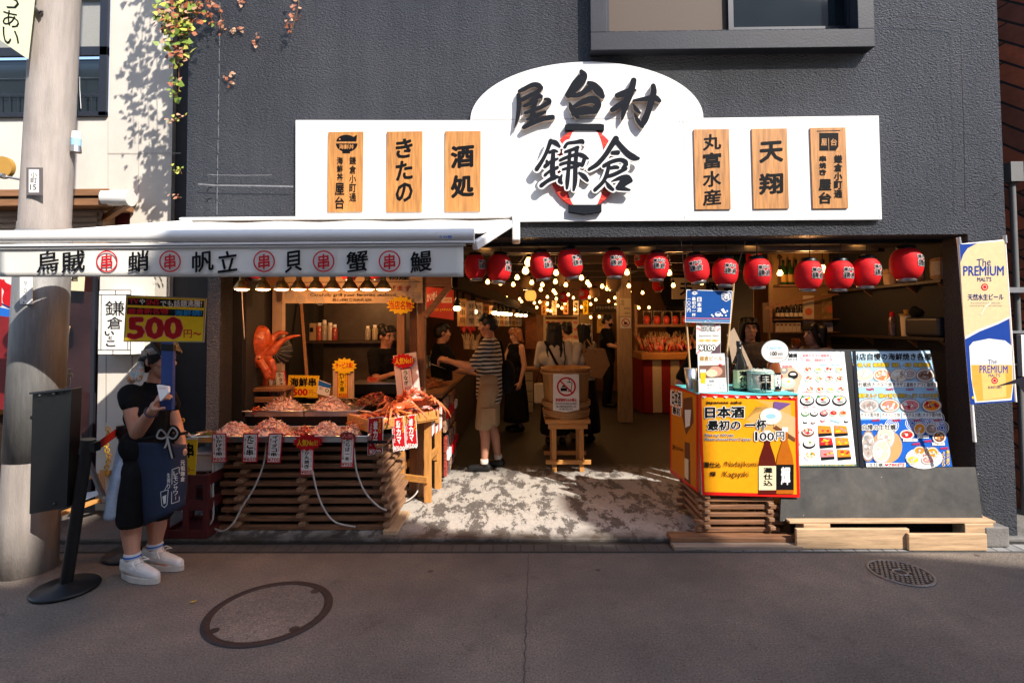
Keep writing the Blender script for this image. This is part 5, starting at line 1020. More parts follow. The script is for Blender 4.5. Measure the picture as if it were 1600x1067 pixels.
# --- bulbs, strung on black cables through the hall
BULB = mat('bulb_glow', (1, 0.6, 0.25), 0.3, 0, emit=5.0, ecol=(1.0, 0.5, 0.13))
bp = [(640, 278), (690, 237), (708, 185), (727, 308), (790, 322), (872, 250), (868, 303), (1023, 280), (930, 322), (820, 395), (873, 405), (820, 432), (822, 473), (840, 478), (883, 448), (925, 432), (975, 400), (1070, 397), (1078, 438), (1023, 455), (1293, 248), (1305, 328), (1175, 345), (1222, 400), (1225, 443), (1258, 362), (1280, 405), (1248, 392), (1545, 250), (1570, 325), (1522, 425), (1562, 428), (1365, 460), (1078, 515), (1130, 513), (757, 457), (775, 425)]
bpx = [(640 + .2625 * x, 360 + .2625 * y) for x, y in bp] + [(980 + .2249 * x, 360 + .2249 * y) for x, y in ((320, 380), (517, 362), (770, 432), (905, 478), (1028, 368), (1060, 295), (1112, 460), (1358, 265), (1270, 440))] + [(1380, 419), (1219, 426), (1230, 464), (1181, 456)] + [(762 + ((i * 53) % 255), 440 + ((i * 31) % 44)) for i in range(30)]
proto = None; where = []
NAMES = {}
def spot(x, y, Y):
    d = 'at the very back' if Y > 9.5 else ('halfway into' if Y > 7 else 'in the front part of')
    return d
bulbs = []
for i, (x, y) in enumerate(bpx):
    Y = min(max(820 * 0.56 / max(505 - y, 5), 4.75), 11.4)
    c = W(x, y, Y); bulbs.append(c)
    big = 1.25 if Y < 5.6 else 1.0
    side = 'left' if x < 850 else ('middle' if x < 1010 else 'right')
    dep = 'front' if Y < 6 else ('middle' if Y < 9 else 'back')
    lb = 'warm glowing bulb hanging from black cables in the %s %s of the hall' % (dep, side)
    if proto is None:
        proto = thing('light_bulb', lb, 'bulb', c)
        m_ = MB(BULB); m_.lathe([(1e-4, -0.036), (0.018, -0.031), (0.028, -0.016), (0.028, -0.002), (0.016, 0.02), (0.013, 0.03)], c, 12); m_.build('glass', proto)
        m_ = MB(BLACKMETAL); m_.cyl(c + V((0, 0, 0.028)), c + V((0, 0, 0.075)), 0.016, None, 10); m_.cyl(c + V((0, 0, 0.075)), c + V((0, 0, 0.2)), 0.004, None, 6); m_.build('socket', proto)
        b0 = proto
    else: b0 = dup(proto, c, lb, scale=big)
    b0['group'] = 'bulbs in the %s %s of the hall' % (dep, side)
def wire(nm, pts, lab, r=0.006): mb = MB(BLACKMETAL); mb.tube(smooth_path([tuple(p) for p in pts], 5), r, 6); o = mb.build(nm, loc=pts[0]); tag(o, lab, 'cable')
def sag(a, b, n=5, s=0.08): a, b = V(a), V(b); return [a + (b - a) * (i / n) - V((0, 0, s * (1 - (2 * i / n - 1) ** 2))) for i in range(n + 1)]
for i, (k, lb) in enumerate((((0, 1, 2, 3, 4), 'black bulb cable swinging across the left front of the hall'), ((5, 6, 7, 8), 'black bulb cable across the middle front of the hall'), ((20, 21, 22, 23, 24), 'black bulb cable over the right aisle of the hall'), ((28, 29, 30, 31), 'black bulb cable beside the beige 天翔 board'), ((9, 10, 11, 13, 14, 15, 16, 17), 'black bulb cable far back in the hall'), ((41, 42, 45, 46), 'black bulb cable over the bar on the right'))):
    ps = [bulbs[j] + V((0, 0, 0.2)) for j in k]; pts = []
    for a, b in zip(ps, ps[1:]): pts += sag(a, b, 4, 0.05)[:-1]
    wire('bulb_cable', pts + [ps[-1]], lb)
# real light of the lamps in the hall
def plight(c, e, col=(1.0, 0.46, 0.16), r=0.05):
    e *= 1.35
    L = bpy.data.lights.new('lamp_light', 'POINT'); L.energy = e; L.color = col; L.shadow_soft_size = r
    o = bpy.data.objects.new('lamp_light', L); C.objects.link(o); o.location = c
for c, e in (((0.3, 6.2, 2.1), 2.5), ((1.2, 7.6, 2.1), 3), ((0.1, 9.2, 2.1), 3), ((1.0, 11.0, 2.1), 5), ((2.9, 5.3, 2.05), 2.5), ((-0.45, 7.2, 1.7), 2.5), ((-1.3, 5.6, 2.2), 3), ((2.7, 9.0, 1.75), 7), ((-1.7, 4.35, 1.78), 6), ((-1.75, 5.5, 1.95), 3)): plight(c, e)

# --- red paper lanterns
LRED = mat('lantern_paper', (0.6, 0.014, 0.018), 0.62, 0.15, 10, spec=0.15)
def lantern_proto(name, body, R, H, txt=None):
    pr = []
    N = 26
    for i in range(N + 1):
        t = i / N; a = (t - 0.5) * 2; rr = R * (max(0.0, 1 - (abs(a) * 0.86) ** 2.6)) ** 0.5 * (1 + 0.022 * (1 if i % 2 else -1)); pr.append((rr, (t - 0.5) * H))
    e = bpy.data.objects.new(name, None); C.objects.link(e); e.empty_display_size = 0.1
    m_ = MB(body); m_.lathe(pr, (0, 0, 0), 40); m_.build('paper_shade', e)
    m_ = MB(BLACKMETAL); r0 = pr[0][0]
    m_.lathe([(r0 * 0.98, -H / 2 - 0.022), (r0 * 1.04, -H / 2 - 0.022), (r0 * 1.06, -H / 2 + 0.012), (r0 * 0.98, -H / 2 + 0.012)], (0, 0, 0), 28, mat('lantern_ring', (0.3, 0.27, 0.27), 0.3, 0.1, 10, metal=0.7)); m_.lathe([(1e-4, -H / 2 + 0.003), (r0, -H / 2 + 0.002)], (0, 0, 0), 24, mat('lantern_inside', (0.4, 0.01, 0.01), 0.5)); m_.build('bottom_ring', e)
    m_ = MB(BLACKMETAL); m_.lathe([(r0 * 1.02, H / 2 - 0.01), (r0 * 1.05, H / 2 + 0.02), (r0 * 0.6, H / 2 + 0.03), (1e-4, H / 2 + 0.03)], (0, 0, 0), 28); m_.cyl((0, 0, H / 2 + 0.03), (0, 0, H / 2 + 0.16), 0.004, None, 6); m_.build('top_cap', e)
    if txt:
        m_ = MB(WHITE, BLACK)
        def on(x, z, k):   # x, z in metres on the paper, wrapped round the axis at the lantern's face
            t = z / H; a = 2 * t; rr = R * (max(0.01, 1 - (abs(a) * 0.86) ** 2.6)) ** 0.5 * 1.015 + k
            th = x / R; return V((rr * sin(th), -rr * cos(th), z))
        for s, x0, z0, w_, h_ in (('屋', -0.05, 0.03, 0.03, 0.026), ('台', -0.014, 0.034, 0.03, 0.026), ('村', 0.022, 0.03, 0.03, 0.026), ('鎌', -0.05, -0.026, 0.05, 0.05), ('倉', 0.004, -0.026, 0.05, 0.05)):
            vs, fs = glyph(s); a0 = min(v[0] for v in vs); a1 = max(v[0] for v in vs); b0 = min(v[1] for v in vs); b1 = max(v[1] for v in vs)
            for rad, nn, mm, kk in ((0.0032, 8, WHITE, 0.001), (0.0008, 4, BLACK, 0.0025)):
                for q_ in range(nn):
                    dx, dz = rad * cos(2 * pi * q_ / nn), rad * sin(2 * pi * q_ / nn)
                    m_.add([on(x0 + (v[0] - a0) / (a1 - a0) * w_ + dx, z0 + (v[1] - b0) / (b1 - b0) * h_ + dz, kk + q_ * 0.0001) for v in vs], fs, mm)
        m_.build('lettering', e)
    return e
LR = 0.105
lp = lantern_proto('paper_lantern', LRED, LR, 0.225, True)
LL = [(743, 417, 18, 50, -3), (780, 419, 20, 60, 4), (846, 415, 19.5, 38, -8), (891, 411, 20.5, 34, -10), (960, 412, 19.5, 0, 0), (1026, 416, 19.5, -2, 2), (1088, 420, 20, -20, -9), (1133, 425, 20, 5, 5), (1183, 426, 21, 8, -2), (1263, 430, 21, 14, 2), (1311, 430, 21, 14, 2), (1353, 426, 21, 28, 3), (1416, 413, 23, 32, 3)]
WH = ['under the awning\'s right end, leftmost of the front row', 'second from the awning end in the front row', 'left of the middle pair in the front row, tilted', 'fourth in the front row, tilted beside the third', 'standing alone below the white sign\'s red emblem', 'just right of the lone lantern in the front row', 'half behind the left flag pole, tilted', 'just above the blue flag\'s right corner', 'right of the blue flag in the front row', 'first of the close trio on the right', 'middle of the close trio on the right', 'last of the close trio on the right', 'highest and farthest right, before the sake barrels']
for i, (x, y, r_, ang, tilt) in enumerate(LL):
    Y = 4.26; c = W(x, y, Y); lb = 'red paper lantern with black lettering, ' + WH[i]
    o = lp if i == 0 else dup(lp, c)
    o.location = c; k_ = r_ / 21.2; o.scale = (k_, k_, k_); o.rotation_euler = (RAD(rnd.uniform(-4, 4)), RAD(tilt), RAD(ang)); tag(o, lb, 'lantern', 'red lanterns along the shop front')
for x, lb in ((352, 'red paper lantern hidden behind the awning, left end'), (402, 'red paper lantern behind the awning above the octopus'), (545, 'red paper lantern behind the awning\'s crab character'), (590, 'red paper lantern behind the awning, right end')): o = dup(lp, W(x, 419, 4.6), lb, rotz=0.3)
def col_lan(nm, col): return lantern_proto(nm, mat('lantern_' + nm, col, 0.6, 0.15, 8), 0.1, 0.2)
am = lantern_proto('paper_lantern', mat('amber_paper', (0.6, 0.25, 0.04), 0.6, 0.15, 8, emit=0.5, ecol=(1, 0.45, 0.08)), 0.11, 0.2)
gn = lantern_proto('paper_lantern', mat('green_paper', (0.02, 0.09, 0.03), 0.6, 0.15, 8), 0.11, 0.2)
crm = lantern_proto('paper_lantern', mat('cream_paper', (0.42, 0.25, 0.1), 0.6, 0.15, 8), 0.11, 0.2)
for P, cn, lst in ((am, 'amber', [(829, 462, 9, 'glowing over the left counter')]), (gn, 'green', [(1059, 408, 9, 'left of the flag poles'), (1158, 412, 12, 'behind the lantern above the blue flag'), (1236, 412, 14, 'between two front lanterns on the right')]),
                   (crm, 'cream', [(824, 441, 11, 'above the amber one'), (880, 434, 11, 'in the middle of the hall'), (959, 442, 12, 'below the lone red lantern'), (929, 457, 7, 'small, at the back'), (1060, 436, 10, 'above the beige board'), (1219, 428, 10, 'by the bar on the right')])):
    first = True
    for x, y, r_, lb in lst:
        Y = min(0.11 / r_ * FPX, 11); c = W(x, y, Y); o = P if first else dup(P, c); first = False; o.location = c; tag(o, '%s paper lantern %s' % (cn, lb), 'lantern')
for x, y, r_, lb in ((912, 460, 9, 'small and far back beside the cream one'), (881, 465, 8, 'small and farthest back, between the bulbs'), (1002, 405, 13, 'behind the gap right of the lone one'), (1028, 446, 10, 'hanging low behind the front row'), (1178, 402, 14, 'half hidden behind the front row, over the blue flag'), (1266, 403, 14, 'hanging high behind the close trio')):
    o = dup(lp, W(x, y, min(LR / r_ * FPX, 11)), 'red paper lantern inside the hall, ' + lb, rotz=rnd.uniform(-1, 1), group='red lanterns inside the hall')

# --- left inner counter with packages
ct = thing('counter', 'long dark counter along the left of the hall with packages hanging from its side', 'counter', (-1.2, 7, FZ))
m_ = MB(W_DK); m_.box((-2.1, 5.35, FZ), (-0.82, 9.6, 0.9)); m_.build('base', ct); m_ = MB(W_MID_Y); m_.box((-2.15, 5.3, 0.905), (-0.78, 9.65, 0.945)); m_.build('top', ct)
r = random.Random(5); PK_ = [mat('pack_%d' % i, c, 0.3, 0.5, 30, spec=0.6) for i, c in enumerate(((0.35, 0.2, 0.12), (0.3, 0.05, 0.03), (0.45, 0.32, 0.05), (0.3, 0.28, 0.26), (0.09, 0.08, 0.1), (0.35, 0.16, 0.06), (0.16, 0.03, 0.06)))]
PN = ['brown', 'red', 'yellow', 'pale grey', 'black', 'orange', 'dark red']
pk = 0
for row, (zt_, h) in enumerate(((0.89, 0.34), (0.5, 0.4))):
    for k in range(7):
        y = 5.36 + k * 0.13 + (0.05 if row else 0); j = (k * 3 + row) % 7; m_ = MB(PK_[j], PAPER, BLACK)
        x0 = -0.79 + 0.02 * r.random()
        a = [V((x0 + 0.02 * (i % 2), y + r.uniform(-0.01, 0.01), zt_ - h * i / 5)) for i in range(6)]
        for p, q_ in zip(a, a[1:]): m_.box((min(p.x, q_.x), p.y - 0.045, q_.z), (min(p.x, q_.x) + 0.035, p.y + 0.055, p.z - 0.002))
        m_.box((x0 - 0.003, y - 0.03, zt_ - h * 0.6), (x0 + 0.058, y + 0.03, zt_ - h * 0.35), PAPER if j in (1, 4) else RED)
        o = m_.build('hanging_package', loc=(x0, y, zt_ - h), bev=0.008); tag(o, '%s package, %s row on the left counter side, %s' % (PN[j], 'lower' if row else 'upper', ['nearest the street', 'second from the street', 'third from the street', 'fourth from the street', 'third from the inner end', 'second from the inner end', 'farthest in'][k]), 'package', 'packages hanging from the left counter')
r = random.Random(6)
for k in range(9):
    y = 5.4 + k * 0.16; x = -0.95 - r.random() * 0.25
    heap('grilled_skewers', 'grilled skewers heaped on the left counter, %s' % ['by the street end', 'second batch', 'third batch', 'beside the man\'s hands', 'behind the man\'s hands', 'sixth batch', 'seventh batch', 'next to the last batch', 'farthest batch'][k], (x, y, 0.955), 0.13, 0.08, 0.05, 60, [F_BR, F_OR, F_DRED, STICK], L=(0.06, 0.12), up=0.2, seed=20 + k)
for i, (x, y) in enumerate(((730, 545), (742, 546))):
    t_ = thing('chopstick_cup', 'cup full of pale chopsticks on the left counter, %s' % ('nearer one', 'farther one')[i], 'cup', W(x, y, 6.6)); c = W(x, y, 6.6)
    m_ = MB(W_PALE); m_.cyl(c, c + V((0, 0, 0.11)), 0.045, 0.05, 16); m_.build('cup', t_)
    m_ = MB(STICK)
    for k in range(16): a = r.uniform(0, 6.28); m_.cyl(c + V((0.02 * cos(a), 0.02 * sin(a), 0.05)), c + V((0.07 * cos(a), 0.05 * sin(a), r.uniform(0.16, 0.2))), 0.004, None, 5)
    m_.build('chopsticks', t_)
# pendant lamps with bottle necks
PB = mat('pendant_glow', (1, 0.75, 0.45), 0.3, 0, emit=6.0, ecol=(1.0, 0.66, 0.32)); pl_ = None
for i, (x, y, Y) in enumerate(((714, 482, 5.6), (723.5, 484, 5.85), (738, 486, 6.2), (741, 487, 6.4), (773, 489, 7.5), (779, 490, 7.8), (785, 490, 8.1), (791, 490.5, 8.4), (797, 491, 8.8), (808, 492, 9.4), (814, 492.5, 9.8), (821, 493, 10.3))):
    c = W(x, y, Y); lb = 'round white lamp under a dark bottle neck, ' + ['nearest the street', 'second in the row', 'third in the row', 'fourth in the row', 'fifth in the row', 'sixth in the row', 'seventh in the row', 'eighth in the row', 'ninth in the row', 'tenth in the row', 'eleventh in the row', 'farthest back'][i]
    if pl_ is None:
        pl_ = thing('pendant_lamp', lb, 'lamp', c, 'pendant lamps over the left counter')
        m_ = MB(PB); m_.ell(c, (0.04, 0.04, 0.028), None, 14, 8); m_.build('globe', pl_)
        m_ = MB(mat('bottle_neck', (0.02, 0.02, 0.016), 0.1, 0)); m_.lathe([(0.04, 0.022), (0.038, 0.07), (0.016, 0.11), (0.014, 0.2), (1e-4, 0.2)], c, 14); m_.build('bottle_neck', pl_)
    else: dup(pl_, c, lb)
panel('red_banner', 664, 448, 709, 499, 6.0, mat('red_cloth', (0.42, 0.03, 0.015), 0.7, 0.3, 3), 'red banner with white writing behind the timber brace', 'banner', 0.01, lambda A: (A.t('かいせん', 667, 456, 684, 470, WHITE, 0.03, shear=0.3), A.rect(690, 465, 706, 473, CREAM), A.t('CHEESE', 691, 466.5, 705, 471.5, RED, 0.02), A.t('500 JAPAN', 676, 482, 706, 487, YEL, 0.0)), pts=[(664, 448), (709, 452), (708.5, 500), (664, 494)])
t_ = thing('red_ornaments', 'bunch of red hanging ornaments beside the striped shirt', 'ornament', W(731, 505, 6.8)); r = random.Random(12)
bl = Blob()
for k in range(16): bl.cap(W(731 + r.uniform(-9, 9), 492 + r.uniform(0, 24), 6.8), 0.03, W(731 + r.uniform(-10, 10), 500 + r.uniform(0, 22), 6.75), 0.012)
bl.build('cluster', mat('red_gloss', (0.55, 0.02, 0.012), 0.35, 0.3, 20), t_, 0.012, 1)
# goods standing on the left counter and wooden tags along the beam
r = random.Random(31); GC = [(0.5, 0.06, 0.03), (0.55, 0.35, 0.05), (0.5, 0.42, 0.32), (0.12, 0.16, 0.3), (0.35, 0.16, 0.06), (0.1, 0.2, 0.06)]; GN = ['red', 'yellow', 'cream', 'blue', 'brown', 'green']
WHERE = ['nearest the street', 'second in line', 'third in line', 'fourth in line', 'fifth in line', 'sixth in line', 'seventh in line', 'eighth in line', 'ninth in line', 'tenth in line', 'eleventh in line', 'farthest from the street']
for k in range(12):
    y = 5.5 + k * 0.33; j = (k * 5) % 6; x = -1.45 + r.uniform(-0.06, 0.06); h = r.uniform(0.14, 0.24); m_ = MB(mat('goods_' + GN[j], GC[j], 0.4, 0.3, 24)); m_.box((x - 0.07, y - 0.05, 0.947), (x + 0.07, y + 0.05, 0.947 + h)); m_.box((x - 0.05, y - 0.0515, 0.97), (x + 0.05, y - 0.0502, 0.947 + h * 0.6), PAPER); m_.box((x + 0.0702, y - 0.03, 0.97), (x + 0.0715, y + 0.03, 0.947 + h * 0.6), PAPER)
    o = m_.build('gift_box', loc=(x, y, 0.947), bev=0.004); tag(o, '%s gift box standing on the left counter, %s' % (GN[j], WHERE[k]), 'box', 'boxes on the left counter')
for k in range(12):
    t_ = k / 11; x = -0.62 + 0.62 * t_; y = 5.7 + 5.0 * t_; z = 1.92 - 0.03 * t_; m_ = MB(W_PALE_Z if k % 3 else W_OR_Z); m_.box((x - 0.05, y, z - 0.3), (x + 0.05, y + 0.012, z)); o = m_.build('wooden_tag', loc=(x, y, z)); tag(o, 'wooden menu tag hanging along the left beam, ' + WHERE[k], 'tag', 'menu tags along the left beam')
    a = MB(BLACK)
    for q_ in range(3):
        vs, fs = glyph('海鮮焼串丼酒貝蟹'[(k + q_ * 3) % 8]); a.add([(x - 0.03 + 0.07 * v[0], y - 0.002, z - 0.09 - q_ * 0.085 + 0.07 * v[1]) for v in vs], fs, BLACK)
    a.build('lettering', o)
for k, (x, y, Y, c_, tx) in enumerate(((866, 484, 11.5, CREAM, '生ビール'), (884, 483, 11.5, W_OR_Z, '焼き鳥'), (900, 484, 11.5, CREAM, '海鮮丼'), (915, 483, 11.5, YEL, 'うなぎ'), (850, 484, 11.5, W_OR_Z, '日本酒'))):
    panel('paper_strip', x - 4, y - 14, x + 4, y + 8, Y, c_, 'paper menu strip hung at the hall\'s back, ' + ['left of centre', 'second from left', 'in the middle', 'yellow and farthest right', 'farthest left'][k], 'menu strip', 0.006, lambda A: A.t(tx, x - 2.5, y - 12, x + 2.5, y + 6, BLACK, 0.03, True), group='paper strips at the back')
# --- back of the hall
panel('menu_board', 849, 493, 905, 550, 12.4, CREAM, 'pale menu board with red pictures on the back wall', 'menu board', 0.02, lambda A: ([A.disc(856 + (i % 6) * 8.6, 504 + (i // 6) * 11, 3.3, (RED, SALMON, PINK)[i % 3], 2.2) for i in range(18)], A.rect(852, 495, 902, 499, BROWN)))
panel('brick_partition', 821, 496, 838, 545, 11.8, brickmat('orange_brick', (0.3, 0.1, 0.03), (0.24, 0.08, 0.03), (0.08, 0.04, 0.02), 6.0, rot=(RAD(90), 0, 0)), 'orange brick panel at the back left of the hall', 'wall')
panel('wooden_screen', 838, 492, 849, 560, 12.0, W_MID_Z, 'narrow wooden screen left of the pale menu board', 'screen')
panel('pale_curtain', 906, 488, 926, 575, 12.2, mat('curtain_cloth', (0.5, 0.36, 0.2), 0.8, 0.15, 30, stretch=(8, 1, 0.3)), 'pale hanging curtain right of the menu board', 'curtain')
panel('drink_sign', 929, 476, 966, 488, 10.8, W_DK, 'dark wooden sign with pale katakana over the back doorway', 'sign', 0.03, lambda A: A.t('ドリンク売り場', 932, 478, 963, 483, CREAM, 0.03))
panel('wall_poster', 933, 492, 948, 520, 12.0, mat('lit_poster', (0.6, 0.35, 0.08), 0.6, 0.4, 8), 'yellow lit poster behind the black shirted person', 'poster')
pi_ = thing('pillar', 'pale wooden pillar with paper notices in the back right of the hall', 'pillar', (wx(977, 8.6), 8.6, FZ))
m_ = MB(W_PALE_Z); m_.box((wx(967, 8.6), 8.6, FZ), (wx(987, 8.6), 8.8, 2.55)); m_.build('shaft', pi_, bev=0.005)
so_ = board('n', R4(968.5, 466, 986, 494), 8.59, CREAM, 0.004).build('notice', pi_); A = Art((0, 8.589, 0), FRONT, 0.00022); A.t('店内', 970, 468, 975, 478, BROWN, 0, True); A.t('ANOKO', 975, 480, 985, 484, BROWN, 0); A.t('飲食OK', 976, 487, 985, 491, BROWN, 0); A.build('lettering', so_)
so_ = board('n', R4(969, 496, 986, 513), 8.588, PAPER, 0.004).build('notice', pi_); A = Art((0, 8.587, 0), FRONT, 0.00022); A.ring(977.5, 504, 6.5, 1.3, RED); A.rect(975, 503, 980, 507, BLACK); A.line([(973, 499.5), (982, 508.5)], 1.1, RED); A.build('lettering', so_)
t_ = thing('drawer_unit', 'stack of pale drawers at the back of the aisle beside the blonde woman', 'drawers', (wx(818, 9.6), 9.6, FZ))
for k in range(4): m_ = MB(mat('drawer_pale', (0.4, 0.34, 0.27), 0.5, 0.1, 8)); m_.box((wx(806, 9.6), 9.6, FZ + k * 0.19), (wx(832, 9.6), 10.0, FZ + 0.18 + k * 0.19)); m_.build('drawer', t_, bev=0.01)
m_ = MB(W_MID); m_.box((wx(802, 9.55), 9.55, FZ + 0.765), (wx(842, 9.55), 10.05, FZ + 0.8)); m_.build('top', t_)
# --- tub on a stool, with the no food and drink notice
tb = thing('stool', 'small orange wooden stool carrying the wooden tub in the middle of the aisle', 'stool', (wx(886, 5.85), 5.95, FZ))
m_ = MB(W_OR); zs = wz(656, 5.75); x0, x1_ = wx(851, 5.75), wx(921, 5.75)
m_.box((x0, 5.75, zs - 0.045), (x1_, 6.2, zs)); m_.build('seat', tb, bev=0.005)
for xx in (x0 + 0.07, x1_ - 0.12):
    for yy in (5.78, 6.12): m_ = MB(W_OR_Z); m_.box((xx, yy, FZ), (xx + 0.05, yy + 0.045, zs - 0.046)); m_.build('leg', tb, bev=0.004)
for yy in (5.765, 6.17): m_ = MB(W_OR); m_.box((x0 + 0.0, yy - 0.02, FZ + 0.09), (x1_, yy + 0.012, FZ + 0.135)); m_.build('stretcher', tb, bev=0.004)
m_ = MB(W_OR); m_.box((x0 + 0.03, 5.752, zs - 0.1), (x1_ - 0.03, 5.777, zs - 0.047)); m_.build('apron', tb, bev=0.004)
c = V(((x0 + x1_) / 2, 5.98, zs + 0.002)); tu = thing('wooden_tub', 'pale wooden tub bound with rope, a no food or drink notice on its front', 'tub', c)
r0, r1_, H = 0.235, 0.272, wz(577, 5.75) - zs
m_ = MB(mat('tub_staves', (0.42, 0.2, 0.06), 0.5, 0.35, 3.0, 0.4, 9, stretch=(10, 10, 0.4))); m_.lathe([(r0, 0), (r1_ - 0.006, H - 0.03), (r1_ + 0.008, H - 0.028), (r1_ + 0.01, H), (r1_ - 0.02, H), (r0 - 0.02, 0.03), (1e-4, 0.03)], c, 44); m_.build('staves', tu)
ROPE = mat('straw_rope', (0.42, 0.22, 0.08), 0.7, 0.3, 60, 0.6, 90)
m_ = MB(ROPE)
for zz_, rr in ((0.03, r0 + 0.012), (0.055, r0 + 0.014), (0.08, r0 + 0.017), (0.145, r0 + 0.026), (0.17, r0 + 0.026), (H - 0.05, r1_ + 0.006)): m_.tube([c + V((rr * cos(t), rr * sin(t), zz_ + 0.006 * sin(3 * t))) for t in [2 * pi * i / 40 for i in range(41)]], 0.015, 8)
m_.build('rope', tu)
Yn = c.y - r1_ - 0.012
no = board('n', [(864.5, 584), (904.5, 584.5), (905, 640), (884, 644), (864, 641)], Yn, PAPER, 0.003).build('notice', tu); A = Art((0, Yn - 0.0005, 0), FRONT, 0.00022)
A.ring(885, 604, 15, 2.6, RED, 36); A.poly([(876, 606), (886, 606), (886, 611), (876, 611)], BLACK); A.poly([(877, 605), (879, 602), (883, 602), (885, 605)], BLACK); A.line([(886, 597), (894, 597.5), (892, 611), (887, 611)], 1.1, BLACK); A.line([(890, 597), (888.5, 590)], 1.1, BLACK); A.line([(874.5, 594), (895, 614.5)], 2.2, RED)
A.t('飲食物持ち込み禁止', 868, 622, 901, 627.5, RED, 0.05); A.t('NO FOOD OR DRINK ALLOWED', 868, 629, 901, 632, BLACK, 0.02); A.t('禁止携带食品饮料入内', 869, 633.5, 900, 636.5, BLACK, 0.02); A.t('음식물 반입 금지', 874, 637.5, 895, 640.5, BLACK, 0.02); A.build('lettering', no)
# --- meat stall at the back right
ms = thing('meat_stall', 'meat skewer stall with a red and white striped front at the back right', 'stall', (2.8, 9.6, FZ))
xa, xb = wx(1003, 9.4), 3.55; ztp = wz(563, 9.4)
m_ = MB(mat('stall_red', (0.3, 0.012, 0.012), 0.7), CREAM); k = 0; x = xa + 0.02
while x < xb - 0.05: m_.box((x, 9.42 + 0.001 * (k % 2), FZ + 0.02), (x + 0.16, 9.44, ztp), (m_.mats[0], CREAM)[k % 2]); x += 0.16; k += 1
m_.box((xa, 9.445, FZ), (xb, 10.2, ztp)); m_.build('striped_front', ms)
m_ = MB(W_OR); m_.box((xa - 0.02, 9.36, ztp + 0.001), (xb, 10.2, ztp + 0.12)); m_.build('tray_front', ms, bev=0.004)
m_ = MB(W_MID); m_.box((xa + 0.05, 10.0, wz(512, 10.0)), (xb, 10.3, wz(508, 10.0))); m_.box((xa, 9.98, ztp + 0.12), (xa + 0.05, 10.03, 2.0)); m_.build('shelf', ms)
m_ = MB(BLACKMETAL); m_.add([W(1022, 430, 8.8), W(1150, 430, 8.8), W(1190, 488, 8.9), W(1038, 478, 8.9)], [(0, 1, 2, 3)]); m_.build('hood', ms)
r = random.Random(15); mb = MB(F_RED, F_PINK, F_OR, F_DRED)
RB = mat('raw_red', (0.6, 0.06, 0.03), 0.3, 0.3, 30)
for i in range(170):
    p = V((r.uniform(xa + 0.03, xb - 0.1), 9.5 + r.uniform(0, 0.45), 0)); p.z = ztp + 0.13 + (p.y - 9.5) * 0.4
    q_ = V((r.uniform(-0.5, 0.5), r.uniform(-0.3, 0.5), 1)).normalized(); mb.tube([p, p + q_ * 0.05, p + q_ * 0.11], [0.012, 0.022, 0.008], 6, r.choice(mb.mats + [RB])); mb.cyl(p + q_ * 0.1, p + q_ * 0.2, 0.004, None, 5, STICK)
o = mb.build('meat_skewers', loc=(2.9, 9.7, ztp + 0.13)); tag(o, 'bright red meat skewers standing in rows on the striped stall', 'meat', kind='stuff')
for i, x in enumerate((1012, 1028, 1043, 1057, 1071, 1086)):
    t_ = thing('meat_box', 'clear box of red meat on the back right shelf, %s' % ['nearest the pillar', 'second from the pillar', 'third from the pillar', 'fourth from the pillar', 'behind the blue flag pole', 'farthest from the pillar'][i], 'box', W(x, 508, 9.98)); c = W(x, 507.5, 9.98)
    m_ = MB(RB); m_.ell(c + V((0, 0.08, 0.09)), (0.07, 0.06, 0.09)); m_.build('meat', t_)
    m_ = MB(mat('box_edge', (0.4, 0.33, 0.25), 0.4));
    for a in (-0.08, 0.075): m_.box((c.x + a, c.y, c.z), (c.x + a + 0.006, c.y + 0.006, c.z + 0.26))
    m_.box((c.x - 0.073, c.y, c.z + 0.25), (c.x + 0.074, c.y + 0.006, c.z + 0.258)); m_.build('frame', t_)
panel('brush_sign', 1050, 434, 1131, 467, 8.0, mat('beige_board', (0.5, 0.38, 0.24), 0.6, 0.12, 4), 'beige board with large black brush characters behind the flag', 'sign', 0.02, lambda A: (A.t('天', 1062, 442, 1082, 462, BLACK, 0.05), A.t('翔', 1102, 440, 1122, 461, BLACK, 0.05)))
# --- bar on the right
br = thing('bar_shelves', 'dark bar alcove on the right with two plank shelves on wooden brackets', 'shelf', (2.9, 5.2, 1.5))
SWX = 3.72; SFX = 3.45
def yw(px, X=SWX): return X * FPX / (px - 805)      # depth at which the side wall (or shelf front) stands at that px
m_ = MB(wood('alcove_wood', (0.24, 0.12, 0.05), 2)); m_.box((SWX - 0.02, yw(1352), 0.9), (SWX, yw(1318), 2.4)); m_.box((SWX - 0.018, yw(1442), 0.9), (SWX, yw(1398), 2.4), mat('dull_panel', (0.25, 0.18, 0.12), 0.7, 0.1, 4)); m_.box((SWX - 0.025, yw(1397), 0.9), (SWX, yw(1353), 1.97), mat('pale_panel', (0.5, 0.38, 0.27), 0.7, 0.08, 4)); m_.box((2.86, 6.02, 0.8), (3.72, 6.05, 2.5), mat('gold_wall', (0.35, 0.2, 0.07), 0.6, 0.2, 3)); m_.build('back_panel', br)
z1_, z2_ = 1.99, 1.51
for z in (z1_, z2_): m_ = MB(W_DK_Y); m_.box((SFX, 4.33 if z == z1_ else 4.32, z - 0.028), (SWX - 0.026, 5.9, z)); m_.build('plank', br, bev=0.003)
for Yb in (4.36, 4.72, 5.3):
    for z in (z1_, z2_): m_ = MB(W_MID); m_.prism([V((SWX - 0.027, Yb, z - 0.03)), V((SFX + 0.01, Yb, z - 0.03)), V((SWX - 0.027, Yb, z - 0.21))], FRONT, 0.022); m_.build('bracket', br, bev=0.002)
for y0, y1 in ((4.33, 4.37), (4.345, 4.385)): pass
